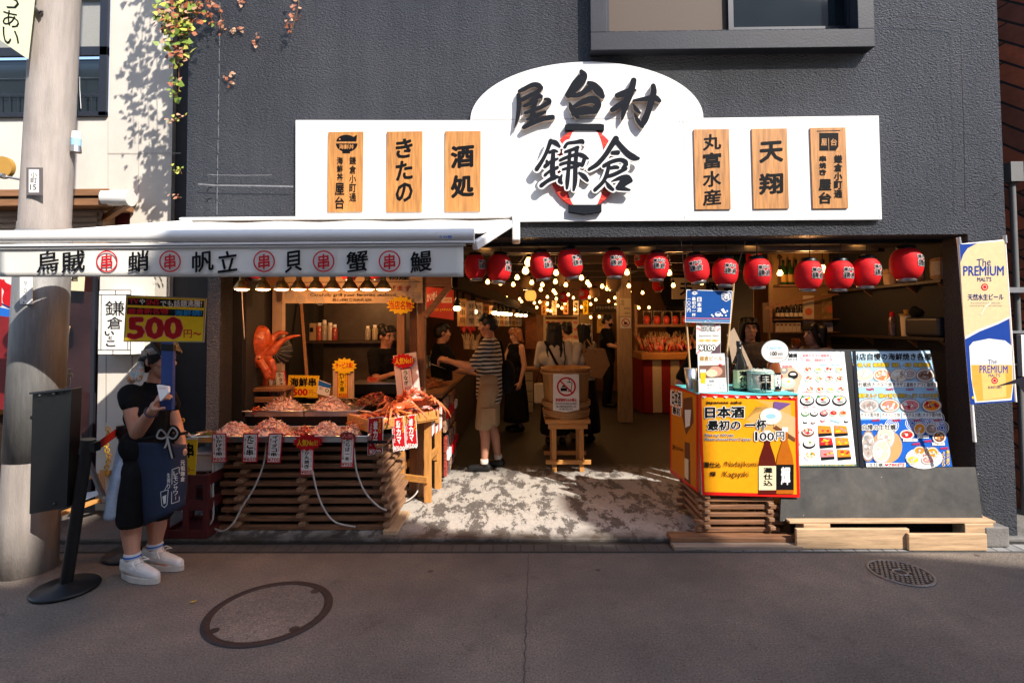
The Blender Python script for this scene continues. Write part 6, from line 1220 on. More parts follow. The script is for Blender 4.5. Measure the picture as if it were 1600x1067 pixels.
BAR_W = mat('straw_white', (0.5, 0.44, 0.36), 0.8, 0.2, 14, 0.4, 60)
def barrel(c, R, H, lab, txt, grp=None, col=BAR_W, rope=ROPE):
    t_ = thing('sake_barrel', lab, 'barrel', c, grp)
    m_ = MB(col); m_.lathe([(R * 0.82, 0), (R * 0.98, H * 0.15), (R, H * 0.5), (R * 0.98, H * 0.8), (R * 0.85, H * 0.97), (1e-4, H)], c, 32); b0 = m_.build('body', t_)
    m_ = MB(rope)
    for zz_ in (0.08, 0.16, 0.84, 0.92): m_.tube([c + V((R * (0.93 + 0.06 * (0.1 < zz_ < 0.9)) * cos(t), R * (0.93 + 0.06 * (0.1 < zz_ < 0.9)) * sin(t), zz_ * H)) for t in [2 * pi * i / 28 for i in range(29)]], R * 0.05, 6)
    for k in range(6): a = k * pi / 3 + 0.5; m_.tube([c + V((R * 1.01 * cos(a), R * 1.01 * sin(a), H * 0.1)), c + V((R * 1.03 * cos(a), R * 1.03 * sin(a), H * 0.5)), c + V((R * 1.0 * cos(a), R * 1.0 * sin(a), H * 0.9)), c + V((R * 0.4 * cos(a), R * 0.4 * sin(a), H * 1.02))], R * 0.03, 6)
    m_.build('rope', t_)
    m_ = MB(BLACK)
    for i, ch in enumerate(txt):
        vs, fs = glyph(ch); a0 = min(v[0] for v in vs); a1 = max(v[0] for v in vs); b0_ = min(v[1] for v in vs); b1 = max(v[1] for v in vs); zc = H * (0.68 - 0.36 * i)
        for q_ in range(6):
            dx, dz = R * 0.03 * cos(q_), R * 0.03 * sin(q_); out = []
            for v in vs:
                th = ((v[0] - a0) / (a1 - a0) - 0.5) * 0.8 + dx / R; out.append(c + V((R * 1.02 * sin(th), -(R * 1.02 + 0.0003 * q_ + 0.001) * cos(th), zc + ((v[1] - b0_) / (b1 - b0_) - 0.5) * H * 0.32 + dz)))
            m_.add(out, fs, BLACK)
    m_.build('lettering', t_); return t_
BGp = 'straw wrapped barrels on the upper shelf'
barrel(V((3.585, yw(1470, 3.585), z1_ + 0.002)), 0.115, 0.19, 'straw wrapped sake barrel at the shelf end by the banner', '白鹿', BGp)
barrel(V((3.585, yw(1427, 3.585), z1_ + 0.002)), 0.105, 0.18, 'straw wrapped sake barrel half behind the farthest right lantern', '酒', BGp)
t_ = thing('wooden_pail', 'small pale wooden pail on the upper shelf behind the lanterns', 'pail', (3.58, yw(1388, 3.58), z1_)); c = V((3.58, yw(1388, 3.58), z1_ + 0.002)); m_ = MB(W_PALE_Z); m_.lathe([(0.085, 0), (0.095, 0.15), (0.08, 0.15), (0.075, 0.02), (1e-4, 0.02)], c, 24); m_.build('pail', t_); m_ = MB(ROPE); m_.tube([c + V((0.095 * cos(t), 0.095 * sin(t), 0.11)) for t in [2 * pi * i / 24 for i in range(25)]], 0.006, 6); m_.build('hoop', t_)
t_ = thing('spray_can', 'slim dark spray can with a red cap on the lower shelf', 'can', (3.55, yw(1384, 3.55), z2_)); c = V((3.55, yw(1384, 3.55), z2_ + 0.002)); m_ = MB(mat('can_print', (0.12, 0.08, 0.09), 0.3, 0.5, 20, metal=0.4)); m_.lathe([(0.04, 0), (0.042, 0.16), (0.03, 0.175), (0.03, 0.18)], c, 20); m_.build('can', t_); m_ = MB(RED); m_.lathe([(0.03, 0.18), (0.03, 0.2), (0.022, 0.225), (1e-4, 0.23)], c, 16); m_.build('cap', t_)
t_ = thing('tub_container', 'white tub with a yellow lid on the lower shelf', 'tub', (3.56, yw(1407, 3.56), z2_)); c = V((3.56, yw(1407, 3.56), z2_ + 0.002)); m_ = MB(CREAM); m_.lathe([(0.055, 0), (0.062, 0.19), (1e-4, 0.19)], c, 24); m_.build('tub', t_); m_ = MB(GOLD); m_.lathe([(0.07, 0.19), (0.07, 0.2), (0.03, 0.205), (0.035, 0.24), (1e-4, 0.245)], c, 24); m_.build('lid', t_)
t_ = thing('speaker', 'black rounded speaker box lying on the lower shelf', 'speaker', (3.57, 4.55, z2_)); m_ = MB(mat('speaker_black', (0.016, 0.016, 0.018), 0.45, 0.2, 30)); m_.box((3.455, 4.37, z2_ + 0.003), (3.68, 4.76, z2_ + 0.17)); m_.build('body', t_, bev=0.025, seg=3); m_ = MB(ALU_DK); m_.tube([V((3.56, 4.42, z2_ + 0.17)), V((3.56, 4.42, z2_ + 0.21)), V((3.56, 4.62, z2_ + 0.21)), V((3.56, 4.62, z2_ + 0.17))], 0.01, 8); m_.build('handle', t_)
bl = Blob(); c = V((3.57, 4.7, z2_ + 0.172)); bl.ell(c + V((0, 0.02, 0.04)), (0.07, 0.1, 0.045)); bl.ell(c + V((0, 0.05, 0.07)), (0.05, 0.06, 0.04)); o = bl.build('black_bag', BLACKCLOTH, None, 0.012, 3, loc=c); tag(o, 'soft black bag on the far end of the speaker box', 'bag')
# wine rack
wr_ = thing('bottle_rack', 'wooden wall rack behind the bar with a row of dark bottles over pale boxes', 'rack', (wx(1235, 5.95), 5.95, wz(522, 5.95)))
m_ = MB(W_MID); 
for y in (501, 521): m_.box((wx(1206, 5.9), 5.85, wz(y + 1.5, 5.9)), (wx(1312, 5.9), 6.015, wz(y, 5.9)))
m_.add([W(1195, 480, 5.85), W(1320, 455, 5.85), W(1320, 459, 5.85), W(1195, 484, 5.85)], [(0, 1, 2, 3)]); m_.box((wx(1203, 5.85), 5.85, wz(522, 5.85)), (wx(1207, 5.85), 6.015, wz(475, 5.85))); m_.build('frame', wr_)
def bottle(c, R, H, glass, lab, cat='bottle', grp=None, label=None, txt=None, tm=BLACK, lz=(0.05, 0.36), cap_=None):
    t_ = thing('bottle', lab, cat, c, grp); c = V(c)
    m_ = MB(glass); m_.lathe([(R * 0.92, 0), (R, H * 0.02), (R, H * 0.5), (R * 0.94, H * 0.57), (R * 0.5, H * 0.72), (R * 0.36, H * 0.8), (R * 0.34, H * 0.93), (1e-4, H * 0.93)], c, 24); m_.build('glass', t_)
    m_ = MB(cap_ or BLACKMETAL); m_.lathe([(R * 0.4, H * 0.91), (R * 0.4, H), (1e-4, H)], c, 16); m_.build('cap', t_)
    if label:
        m_ = MB(label); n = 16; z0, z1 = lz[0] * H, lz[1] * H; rr = R * 1.012
        a = [c + V((rr * sin(t), -rr * cos(t), z)) for z in (z0, z1) for t in [(-1.45 + 2.9 * i / n) for i in range(n + 1)]]
        m_.add(a, [(i, i + 1, n + 2 + i, n + 1 + i) for i in range(n)], label, True)
        if txt:
            ch = list(txt); hh = (z1 - z0) / len(ch)
            for i, s in enumerate(ch):
                vs, fs = glyph(s); a0 = min(v[0] for v in vs); a1 = max(v[0] for v in vs); b0_ = min(v[1] for v in vs); b1 = max(v[1] for v in vs)
                for q_ in range(4):
                    m_.add([c + V(((R * 1.03 + 0.0003 * q_) * sin(th), -(R * 1.03 + 0.0003 * q_) * cos(th), z)) for th, z in [(((v[0] - a0) / (a1 - a0) - 0.5) * 1.1 + 0.03 * cos(q_ * 1.57) + 0.15, z1 - hh * (i + 0.5) + ((v[1] - b0_) / (b1 - b0_) - 0.5) * hh * 0.8 + 0.002 * sin(q_ * 1.57)) for v in vs]], fs, tm)
        m_.build('label', t_)
    return t_
BG_ = mat('dark_glass', (0.012, 0.01, 0.006), 0.08, 0.2, 10, spec=0.7); AMB = mat('amber_glass', (0.2, 0.05, 0.008), 0.08, 0.2, 10, spec=0.7); b0_ = None
for i in range(6):
    c = V((wx(1215 + i * 7.2, 5.93), 5.93, wz(501, 5.9) + 0.002)); lb = 'dark wine bottle on the wall rack behind the bar, ' + ['leftmost', 'second from left', 'third from left', 'third from right', 'second from right', 'rightmost'][i]
    if b0_ is None: b0_ = bottle(c, 0.022, 0.165, BG_, lb, grp='bottles on the wall rack', label=CREAM, lz=(0.15, 0.4))
    else: dup(b0_, c, lb)
b1_ = None
for i, x in enumerate((1226, 1236, 1246, 1257, 1268)):
    c = V((wx(x, 5.94), 5.94, wz(448, 5.94))); lb = 'green glass bottle on the high ledge over the bar, ' + ['leftmost', 'second from left', 'middle one', 'second from right', 'rightmost'][i]
    if b1_ is None: b1_ = bottle(c, 0.035, 0.28, mat('green_glass', (0.02, 0.06, 0.012), 0.08, 0.2, 8), lb, grp='bottles on the high ledge', label=GOLD, lz=(0.1, 0.4))
    else: dup(b1_, c, lb)
m_ = MB(W_MID); m_.box((wx(1215, 5.94), 5.88, wz(451, 5.94)), (wx(1285, 5.94), 6.015, wz(448, 5.94) - 0.001)); m_.build('ledge', br)
for i in range(6):
    x = 1212 + i * 6.6; t_ = panel('bottle_box', x, 504, x + 6, 520.5, 5.9, mat('pale_carton', (0.55, 0.46, 0.32), 0.7, 0.06, 8), 'pale bottle carton on the wall rack, ' + ['leftmost', 'second from left', 'third from left', 'third from right', 'second from right', 'rightmost'][i], 'carton', 0.08, lambda A: A.rect(x + 1, 506, x + 5, 509, BROWN), group='cartons on the wall rack')
for x0, y0, x1, y1, c_, lb in ((1255, 462, 1272, 520, 0, 'poster with an orange picture right of the bottle rack'), (1285, 458, 1309, 522, 1, 'gold and white poster behind the woman with long hair in profile'), (1235, 480, 1250, 500, 0, None)):
    if lb: panel('bar_poster', x0, y0, x1, y1, 5.98, (CREAM, mat('gold_poster', (0.4, 0.25, 0.08), 0.4, 0.6, 12))[c_], lb, 'poster', 0.01, lambda A: (A.disc((x0 + x1) / 2, y0 + 25, 6, SALMON), A.rect(x0 + 2, y1 - 18, x1 - 2, y1 - 4, PAPER), A.t('生ビール', x0 + 3, y1 - 15, x1 - 3, y1 - 10, BROWN, 0.02)))
panel('orange_post', 1178, 405, 1200, 545, 6.9, mat('orange_board', (0.36, 0.16, 0.04), 0.6, 0.3, 4, stretch=(6, 6, 0.6)), 'orange lit board behind the woman facing the street', 'board')

# ================================================================ sake stand at the right of the opening
BX0, BX1, BYF, BYB = wx(1092, 4.0), wx(1244, 4.0), 4.0, 4.62
BZ0, BZ1 = wz(772, 4.0), wz(618, 4.0)
sk = thing('sake_stand', 'orange and red sake tasting box with a poster front, on stacked slats', 'stand', ((BX0 + BX1) / 2, 4.3, FZ))
m_ = MB(mat('orange_side', (0.42, 0.12, 0.01), 0.5, 0.12, 3)); m_.box((BX0, BYF, BZ0), (BX1, BYB, BZ1 - 0.004)); m_.build('box', sk, bev=0.004)
m_ = MB(mat('turquoise_cloth', (0.1, 0.5, 0.52), 0.8, 0.06, 10)); m_.box((BX0 - 0.005, BYF - 0.01, BZ1 - 0.003), (BX1 + 0.006, BYB + 0.005, BZ1 + 0.004)); m_.build('cloth_top', sk)
fp = board('f', [(1093, 614), (1245, 622), (1246.5, 700), (1250, 777), (1098, 773), (1094, 690)], BYF - 0.014, ink('poster_red', (0.62, 0.015, 0.012), 0.35), 0.004).build('front_poster', sk)
ORG = ink('poster_orange', (0.85, 0.33, 0.01), 0.35); A = Art((0, BYF - 0.0145, 0), FRONT, 0.00022)
A.poly([(1096, 620), (1242, 626), (1243, 700), (1245, 772), (1101, 768), (1098, 690)], ORG)
A.poly([(1165, 655), (1200, 633), (1180, 625), (1235, 630), (1240, 690), (1200, 675)], ink('wheat', (0.62, 0.36, 0.1)))
for k in range(16): A.line([(1163 + k * 1.2, 658 - k * 1.5), (1190 + k * 1.6, 632 + k * 0.6)], 0.9, GOLD)
A.poly([(1217, 640), (1242, 652), (1242, 690), (1208, 668)], ink('cedar', (0.7, 0.42, 0.2))); A.poly([(1208, 668), (1242, 690), (1242, 684), (1212, 664)], BROWN)
A.poly([(1209, 627), (1236, 630), (1217, 641), (1208, 636)], ink('purple', (0.16, 0.08, 0.25))); A.disc(1204, 650, 17, ink('cup_white', (0.75, 0.68, 0.6)), 13); A.disc(1204, 646, 14, PAPER, 8); A.disc(1204, 650, 8, LBLUE, 4)
A.t('japanese sake', 1103, 626, 1159, 632, BLACK, 0.04); A.t('日本酒', 1101, 634.5, 1163, 653, BLACK, 0.06, out=WHITE, ow=0.05, shear=0.04); A.t('最初の', 1105, 656, 1157, 672, BLACK, 0.05, out=WHITE, ow=0.05, shear=0.05); A.t('一', 1163, 662, 1180, 665, BLACK, 0.04, out=WHITE, ow=0.3); A.t('杯', 1181, 655, 1197, 672, BLACK, 0.05, out=WHITE, ow=0.05)
A.t('First cup 100 yen', 1101, 677, 1146, 682.5, BLACK, 0.03, out=WHITE, ow=0.06); A.t('Please choose from 2 types', 1101, 683.5, 1173, 689, BLACK, 0.03, out=WHITE, ow=0.06); 
def pbot(x, w_, y0, y1, gl, lab, txt, tm):
    h = y1 - y0; A.poly([(x - w_ * 0.14, y0), (x + w_ * 0.14, y0), (x + w_ * 0.17, y0 + h * 0.22), (x + w_ * 0.42, y0 + h * 0.42), (x + w_ / 2, y0 + h * 0.55), (x + w_ / 2, y1), (x - w_ / 2, y1), (x - w_ / 2, y0 + h * 0.55), (x - w_ * 0.42, y0 + h * 0.42), (x - w_ * 0.17, y0 + h * 0.22)], gl)
    A.rect(x - w_ * 0.17, y0, x + w_ * 0.17, y0 + h * 0.07, PAPER); A.rect(x - w_ / 2, y0 + h * 0.56, x + w_ / 2, y1 - h * 0.06, lab); A.t(txt, x - w_ * 0.24, y0 + h * 0.58, x + w_ * 0.3, y1 - h * 0.12, tm, 0.05, True)
pbot(1198.5, 27, 672, 771, ink('bottle_red', (0.1, 0.012, 0.008), 0.3), ink('label_cream', (0.75, 0.66, 0.42)), '灘仕込', BLACK); pbot(1226, 27, 667, 771, ink('bottle_amber', (0.45, 0.12, 0.01), 0.3), BLACK, '輝', WHITE)
A.t('1', 1179, 674, 1183, 688, BLACK, 0.03, out=WHITE, ow=0.1); A.t('00', 1186, 675, 1209, 688, BLACK, 0.02, out=WHITE, ow=0.1, shear=0); A.t('円', 1212, 674, 1225, 687, BLACK, 0.03, out=WHITE, ow=0.1)
A.t('灘仕込', 1099, 721, 1126, 730, BLACK, 0.03); A.t('/Nadajikomi', 1130, 720, 1183, 731, BLACK, 0.0); A.t('輝', 1109, 736, 1118, 744, BLACK, 0.03); A.t('/Kagayaki', 1127, 735.5, 1169, 747, BLACK, 0.0)
for k in range(9): A.poly([(1096 + k * 17, 618.5), (1104 + k * 17, 619), (1100 + k * 17, 622)], PAPER)
A.build('lettering', fp)
# left flank of the box
AP = Art((BX0 - 0.001, 4.3, 0), (-1, 0, 0), 0.0003)
AP.poly([(1047, 601), (1091, 614), (1091, 770), (1047, 738)], ink('poster_red', (0.62, 0.015, 0.012))); AP.poly([(1049, 605), (1088, 617), (1088, 764), (1049, 733)], ink('orange_flank', (0.62, 0.2, 0.01))); AP.t('日本酒', 1050, 609, 1064, 632, BLACK, 0.04, out=WHITE, ow=0.1, basis=(4, 0)); AP.t('最初', 1051, 634, 1063, 646, BLACK, 0.04, out=WHITE, ow=0.1, basis=(4, 0)); AP.poly([(1068, 622), (1082, 620), (1084, 660), (1072, 680), (1066, 650)], BROWN); AP.poly([(1070, 640), (1080, 640), (1078, 665), (1071, 668)], PAPER); AP.poly([(1070, 690), (1078, 692), (1079, 757), (1070, 749)], BROWN); AP.poly([(1070, 715), (1076, 718), (1076, 750), (1070, 745)], CREAM); AP.t('灘仕込/Nada', 1051, 694, 1068, 702, BLACK, 0.0, basis=(4, 0)); AP.build('side_poster', sk)
m_ = MB(mat('white_edge', (0.6, 0.56, 0.52), 0.5)); m_.box((BX0 - 0.006, BYF - 0.008, BZ0), (BX0 + 0.012, BYF - 0.001, BZ1)); m_.build('corner_strip', sk)
r = random.Random(3)
for k in range(5):
    z = FZ + 0.045 + k * 0.056
    for yy in (4.02, 4.5): m_ = MB(W_SLAT); m_.box((BX0 - 0.02 + r.uniform(-0.03, 0.02), yy, z), (BX1 - 0.16 + r.uniform(-0.03, 0.05), yy + 0.04, z + 0.03)); m_.build('slat', sk, bev=0.003)
    for xx in (BX0 + 0.02, BX1 - 0.24): m_ = MB(W_SLAT_Y); m_.box((xx, 3.99 + r.uniform(-0.02, 0.02), z + 0.0305), (xx + 0.04, 4.62, z + 0.0555)); m_.build('slat', sk, bev=0.003)
p, q_ = W(1052, 851, 3.88), W(1246, 829, 3.88)
for i, (a, b, z0, z1) in enumerate(((p.x, wx(1242, 3.9), 0.006, 0.034), (p.x + 0.0, wx(1247, 3.95), 0.036, 0.068))): m_ = MB(W_SLAT if i else wood('grey_plank', (0.3, 0.22, 0.16))); m_.box((a, 3.86 + i * 0.07, z0), (b, 3.965 + i * 0.09, z1)); o = m_.build('floor_plank', loc=(a, 3.9, z0), bev=0.004); tag(o, ('lower greyish plank lying under the sake stand at the kerb', 'upper brown plank lying under the sake stand\'s slats')[i], 'plank')
zt_ = BZ1 + 0.005
def onbox(x, Y): return V((wx(x, Y), Y, zt_))
# flag on two bamboo sticks in a steel cup
cu = thing('steel_cup', 'tall steel cup at the left of the turquoise stand top, holding bamboo sticks', 'cup', onbox(1078, 4.3)); c = onbox(1078, 4.3); m_ = MB(STEEL); m_.lathe([(0.036, 0), (0.052, 0.17), (0.049, 0.17), (0.034, 0.004), (1e-4, 0.004)], c, 24); m_.build('cup', cu)
m_ = MB(STICK); m_.cyl(c + V((0, 0, 0.03)), W(1070, 470, 4.28), 0.008); m_.cyl(onbox(1128, 4.3), W(1147, 440, 4.3), 0.008); o = m_.build('bamboo_sticks', loc=c); tag(o, 'two thin bamboo sticks carrying the blue flag', 'sticks')
m_ = MB(mat('clear_line', (0.3, 0.25, 0.2), 0.4)); m_.cyl(W(1072, 455, 4.27), W(1064, 374, 4.2), 0.0025, None, 5); m_.cyl(W(1143, 450, 4.27), W(1165, 376, 4.2), 0.0025, None, 5); o = m_.build('hanging_lines', loc=W(1072, 455, 4.27)); tag(o, 'two thin lines holding up the blue flag from the lintel', 'line')
fl_ = board('f', [(1073, 452), (1144.5, 454.5), (1141, 505), (1070, 503)], 4.25, ink('flag_blue', (0.01, 0.07, 0.28)), 0.003).build('blue_flag', loc=W(1105, 505, 4.25)); tag(fl_, 'blue sake flag with white writing above the sake stand', 'flag'); A = Art((0, 4.2495, 0), FRONT, 0.00022)
for l_ in ([(1073, 453), (1144, 455)], [(1144, 455), (1141, 505)], [(1070.5, 503), (1141, 504.5)], [(1073, 453), (1070.7, 503)]): A.line(l_, 1.0, PAPER)
A.line([(1071, 497), (1141, 498)], 1.0, PINK); A.line([(1071, 500.3), (1141, 501.3)], 1.0, LBLUE); A.t('日本酒', 1089, 464, 1096, 488, WHITE, 0.04, True); A.t('最初の一杯', 1081, 464, 1087, 495, WHITE, 0.03, True); A.t('一〇〇円', 1073.5, 464, 1079, 488, WHITE, 0.03, True)
A.poly([(1080, 458), (1085, 454.5), (1091, 458), (1085, 461.5)], WHITE); A.line([(1080, 458), (1091, 458)], 0.7, fl_.data.materials[0]); A.line([(1085.5, 454), (1085.5, 462)], 0.7, fl_.data.materials[0])
hx = [(1134.5 + 7.5 * cos(t), 463 + 8 * sin(t)) for t in [pi / 6 + k * pi / 3 for k in range(7)]]; A.line(hx, 1.1, WHITE); A.t('酒', 1129.5, 458.5, 1139.5, 467.5, WHITE, 0.03)
A.disc(1122, 491, 5, WHITE, 3.8); A.disc(1122, 489, 3, fl_.data.materials[0], 1.4); A.poly([(1126, 484), (1130, 481.5), (1135, 489), (1131, 490)], WHITE)
for x, y in ((1112, 492), (1114, 494), (1136, 486), (1134, 493), (1128, 493)): A.disc(x, y, 1.4, WHITE, n=8)
A.line([(1098, 504), (1106, 500), (1112, 504)], 1, LBLUE); A.build('lettering', fl_)
SB_ = board('f', R4(1088, 503, 1126, 553), 4.27, PAPER, 0.003).build('sake_poster', loc=W(1107, 553, 4.27)); tag(SB_, 'white poster with pink rays reading 100 below the blue flag', 'poster'); A = Art((0, 4.2695, 0), FRONT, 0.00022)
for a, b, c_, d in ((1089, 504, 1100, 512), (1126, 504, 1114, 511), (1089, 552, 1098, 545), (1089, 512, 1095, 516), (1125, 513, 1120, 517)): A.line([(a, b), (c_, d)], 2.2, PINK)
A.poly([(1110, 552), (1125.5, 536), (1125.5, 552.5)], ink('dull_violet', (0.12, 0.07, 0.09))); A.t('日本酒', 1096, 510, 1117, 517, PAPER, 0.02, out=BLACK, ow=0.12); A.t('Japanese Sake', 1092, 522, 1123, 527, GREY, 0.0); A.t('VERY FIRST ONLY', 1092, 530, 1123, 534, YEL, 0.04); A.t('¥100', 1092, 539, 1118, 548, PAPER, 0.04, out=BLACK, ow=0.13); A.build('lettering', SB_)
mn = thing('menu_stand', 'clear stand with a beer menu sheet on the sake box', 'menu stand', onbox(1113, 4.06)); so_ = board('s', [(1090, 553), (1132, 552), (1136, 611), (1092, 613)], 4.08, PAPER, 0.004).build('sheet', mn); A = Art((0, 4.0795, 0), FRONT, 0.00022)
A.t('鎌倉ビール', 1093, 556, 1129, 564, GOLD, 0.03); A.poly([(1092.5, 571), (1133, 570), (1134, 590), (1093, 591)], ink('photo_brown', (0.2, 0.1, 0.07))); A.disc(1118, 580, 11, ink('skin_tone', (0.55, 0.3, 0.22)), 8); A.disc(1112, 583, 9, CREAM, 6); A.poly([(1094, 578), (1103, 577), (1102, 599), (1095, 599)], YEL); A.rect(1094, 577, 1103, 582, PAPER); A.t('¥600', 1108, 593, 1116, 597, GREY, 0.02); A.t('鎌倉ビール 生', 1104, 600, 1132, 603, GREY, 0.0); A.t('冷えています', 1104, 605, 1132, 608, GREY, 0.0); A.t('新', 1123, 568, 1128, 573, RED, 0.03); A.build('lettering', so_)
m_ = MB(mat('acrylic', (0.5, 0.5, 0.5), 0.1, 0)); p_ = W(1137, 612, 4.09); m_.box((p_.x, 4.082, zt_), (p_.x + 0.006, 4.14, zt_ + 0.27)); m_.box((wx(1090, 4.1), 4.082, zt_), (p_.x - 0.001, 4.14, zt_ + 0.006)); m_.build('holder', mn)
m_ = MB(ink('tan_box', (0.3, 0.24, 0.14))); c = onbox(1089, 4.12); m_.box((c.x - 0.02, 4.12, zt_), (c.x + 0.014, 4.16, zt_ + 0.09)); o = m_.build('small_box', loc=c, bev=0.002); tag(o, 'small tan box between the steel cup and the beer menu', 'box')
bottle(onbox(1154, 4.2), 0.054, 0.39, BG_, 'tall dark sake bottle with a pale label on the turquoise stand', label=ink('label_green', (0.55, 0.6, 0.36)), txt='灘仕込', lz=(0.06, 0.42))
bottle(onbox(1207, 4.18), 0.052, 0.36, AMB, 'brown sake bottle with a black label right of the small barrel', label=BLACK, txt='輝', tm=WHITE, lz=(0.04, 0.4))
barrel(onbox(1186, 4.12), 0.096, 0.175, 'small straw wrapped sake barrel between the two bottles', '白鹿', None, BAR_W, mat('mint_rope', (0.35, 0.55, 0.48), 0.7, 0.2, 30))
o = board('b', [(1136, 523), (1147, 512), (1176, 574), (1176, 600), (1150, 600)], 4.35, mat('tan_board', (0.38, 0.27, 0.18), 0.6, 0.08, 6), 0.006).build('tan_board', loc=W(1155, 600, 4.35)); tag(o, 'tan board leaning behind the tall dark sake bottle', 'board')
bs = board('b', [(1211 + 22 * cos(t), 549 + 18.5 * sin(t)) for t in [2 * pi * i / 30 for i in range(30)]], 4.14, PAPER, 0.003).build('bubble_sign', loc=W(1211, 567, 4.14)); tag(bs, 'white speech bubble sign reading 100yen over the brown bottle', 'sign'); A = Art((0, 4.1395, 0), FRONT, 0.00022); A.ring(1211, 549, 22, 0.9, BLACK, 36, 18.5); A.t('Kagayaki', 1198, 540, 1222, 547, LBLUE, 0.02); A.t('100', 1204, 549, 1214, 556, BLACK, 0.04); A.t('yen', 1215, 551, 1223, 557.5, BLACK, 0.0); A.line([(1204, 558.5), (1223, 559)], 0.8, SALMON); A.build('lettering', bs)
m_ = MB(PAPER); m_.cyl(W(1207, 567, 4.15), onbox(1207, 4.15), 0.004); m_.build('stick', bs)

# ================================================================ menu boards, leaning, on a black panel and a pallet
nrm = V((0, -0.977, 0.215)); Pm = W(1400, 729, 4.06)
mb_ = thing('menu_display', 'leaning black framed display with two large seafood menus', 'menu display', (wx(1370, 4.2), 4.2, 0.3))
def tb_(pts, off, m, t): mm = MB(); P = Pm + nrm * off; ar = sum(a[0] * b[1] - b[0] * a[1] for a, b in zip(pts, pts[1:] + pts[:1])); pts = pts[::-1] if ar > 0 else pts; mm.prism([on_plane(x, y, P, nrm) for x, y in pts], nrm, t, m); return mm
tb_([(1205, 545.5), (1454, 546.5), (1489, 731), (1224, 731)], -0.004, BLACKMETAL, 0.03).build('frame', mb_, bev=0.003)
m_ = MB(ALU_DK); m_.bar(on_plane(1334, 548, Pm, nrm), on_plane(1347, 730, Pm, nrm), 0.025, 0.012); m_.build('divider', mb_)
lm = tb_([(1212, 549), (1319, 549.5), (1338, 728), (1226, 729)], 0.0, ink('menu_white', (0.74, 0.76, 0.78)), 0.003).build('menu_sheet', mb_)
A = Art(Pm + nrm * 0.0005, nrm, 0.00016)
sx = lambda x, y: 1210 + x * 130 / 730   # px of the close-up
def bowl(x, y, r_, bowlm, f1, f2, leaf=True):
    k0 = A.k
    A.disc(x, y + r_ * 0.12, r_, bowlm, r_ * 0.72, 14); A.disc(x, y - r_ * 0.05, r_ * 0.86, PAPER, r_ * 0.58, 12); A.disc(x, y - r_ * 0.06, r_ * 0.74, f1, r_ * 0.48, 12)
    for k in range(5): a = k * 1.257 + x; A.disc(x + r_ * 0.36 * cos(a), y - r_ * 0.05 + r_ * 0.24 * sin(a), r_ * 0.3, (f2, PAPER, f1, f2, CREAM)[k % 5], r_ * 0.2, 8, a)
    if leaf: A.disc(x + r_ * 0.1, y - r_ * 0.15, r_ * 0.2, (GREEN, YEL)[int(x) % 2], r_ * 0.15, 7)
    A.k = k0
A.poly([(1218, 576), (1236, 571), (1254, 587), (1245, 616), (1217, 607)], ink('tray_tan', (0.55, 0.38, 0.26))); A.disc(1239, 586, 8, BLACK, 6.5); A.disc(1239, 584.5, 5, PAPER, 2); A.disc(1231, 598, 12, ink('bowl_celadon', (0.4, 0.5, 0.4)), 8.5); A.disc(1231, 596, 8, PAPER, 5); A.disc(1232, 596, 2.6, YEL, 2); A.disc(1225, 579, 6, GREY, 5); A.disc(1225, 578, 3, CREAM, 2); A.disc(1220, 588, 3, RED, 3)
A.t('雑焼', 1232, 552, 1246, 559, BLACK, 0.05); A.t('海鮮食堂', 1230, 560, 1246, 563, BLACK, 0.0); A.t('新鮮なネタの海鮮丼', 1254, 553, 1296, 558, PINK, 0.02); A.t('美味しい海鮮焼きをどうぞ', 1259, 560, 1300, 565, PINK, 0.02); A.ring(1308, 557, 11, 0.6, GREY, 20, 8.5); A.t('おすすめ', 1302, 554, 1314, 559, GREY, 0.0); A.t('海鮮丼', 1221, 570, 1238, 575, PINK, 0.02)
A.line([(1250, 557), (1255, 563)], 0.8, PINK); A.t('こだわりの海鮮丼と焼き物', 1258, 568.5, 1312, 571.5, LBLUE, 0.02); A.t('1780円', 1227, 608, 1240, 614, BLACK, 0.02)
cel = ink('bowl_celadon', (0.4, 0.5, 0.4))
for j, (y, xs) in enumerate(((577, (1262.5, 1278.5, 1294.5, 1311)), (591, (1263.5, 1280, 1296, 1312)), (608, (1265.5, 1281.5, 1297.5, 1314)))):
    for i, x in enumerate(xs): bowl(x, y, 6.8, cel, *((RED, SALMON), (CREAM, YEL), (PINK, RED), (SALMON, CREAM), (RED, PINK))[(i + j * 2) % 5])
    A.t('¥1200', xs[0] + 12, y + 5.5, xs[0] + 16, y + 7, GREY, 0)
for i, x in enumerate((1261, 1285.5, 1311.5)): A.disc(x, 626, 11.5, BLACK, 8.3); A.disc(x, 625, 9.5, PAPER, 6.2); A.poly([(x - 10, 623), (x - 8, 617), (x - 3, 620)], GREEN); A.disc(x - 1, 624, 3, RED, 2); A.disc(x + 2.5, 622, 2.6, YEL, 2); A.disc(x + 1, 628, 5, GREY, 2); A.k -= 6
A.t('1日限定の生しらす丼セット', 1252, 611.5, 1290, 614, PINK, 0.02); A.t('鎌倉の味', 1254, 635, 1275, 637.5, PINK, 0.02); A.t('ミニ海鮮丼もございます', 1280, 638.5, 1320, 641, PINK, 0.02)
for i, (x, m1) in enumerate(((1258, PAPER), (1272, PAPER), (1287, PINK), (1302, RED), (1317, SALMON))): A.disc(x, 646, 6.5, (GREEN, BLACK, BLACK, cel, cel)[i], 4.8, 12); A.disc(x, 645, 5.2, m1, 3.3, 12); A.disc(x + 1, 644.5, 2, (GREY, GREY, CREAM, SALMON, RED)[i], 1.4, 8); A.k -= 3
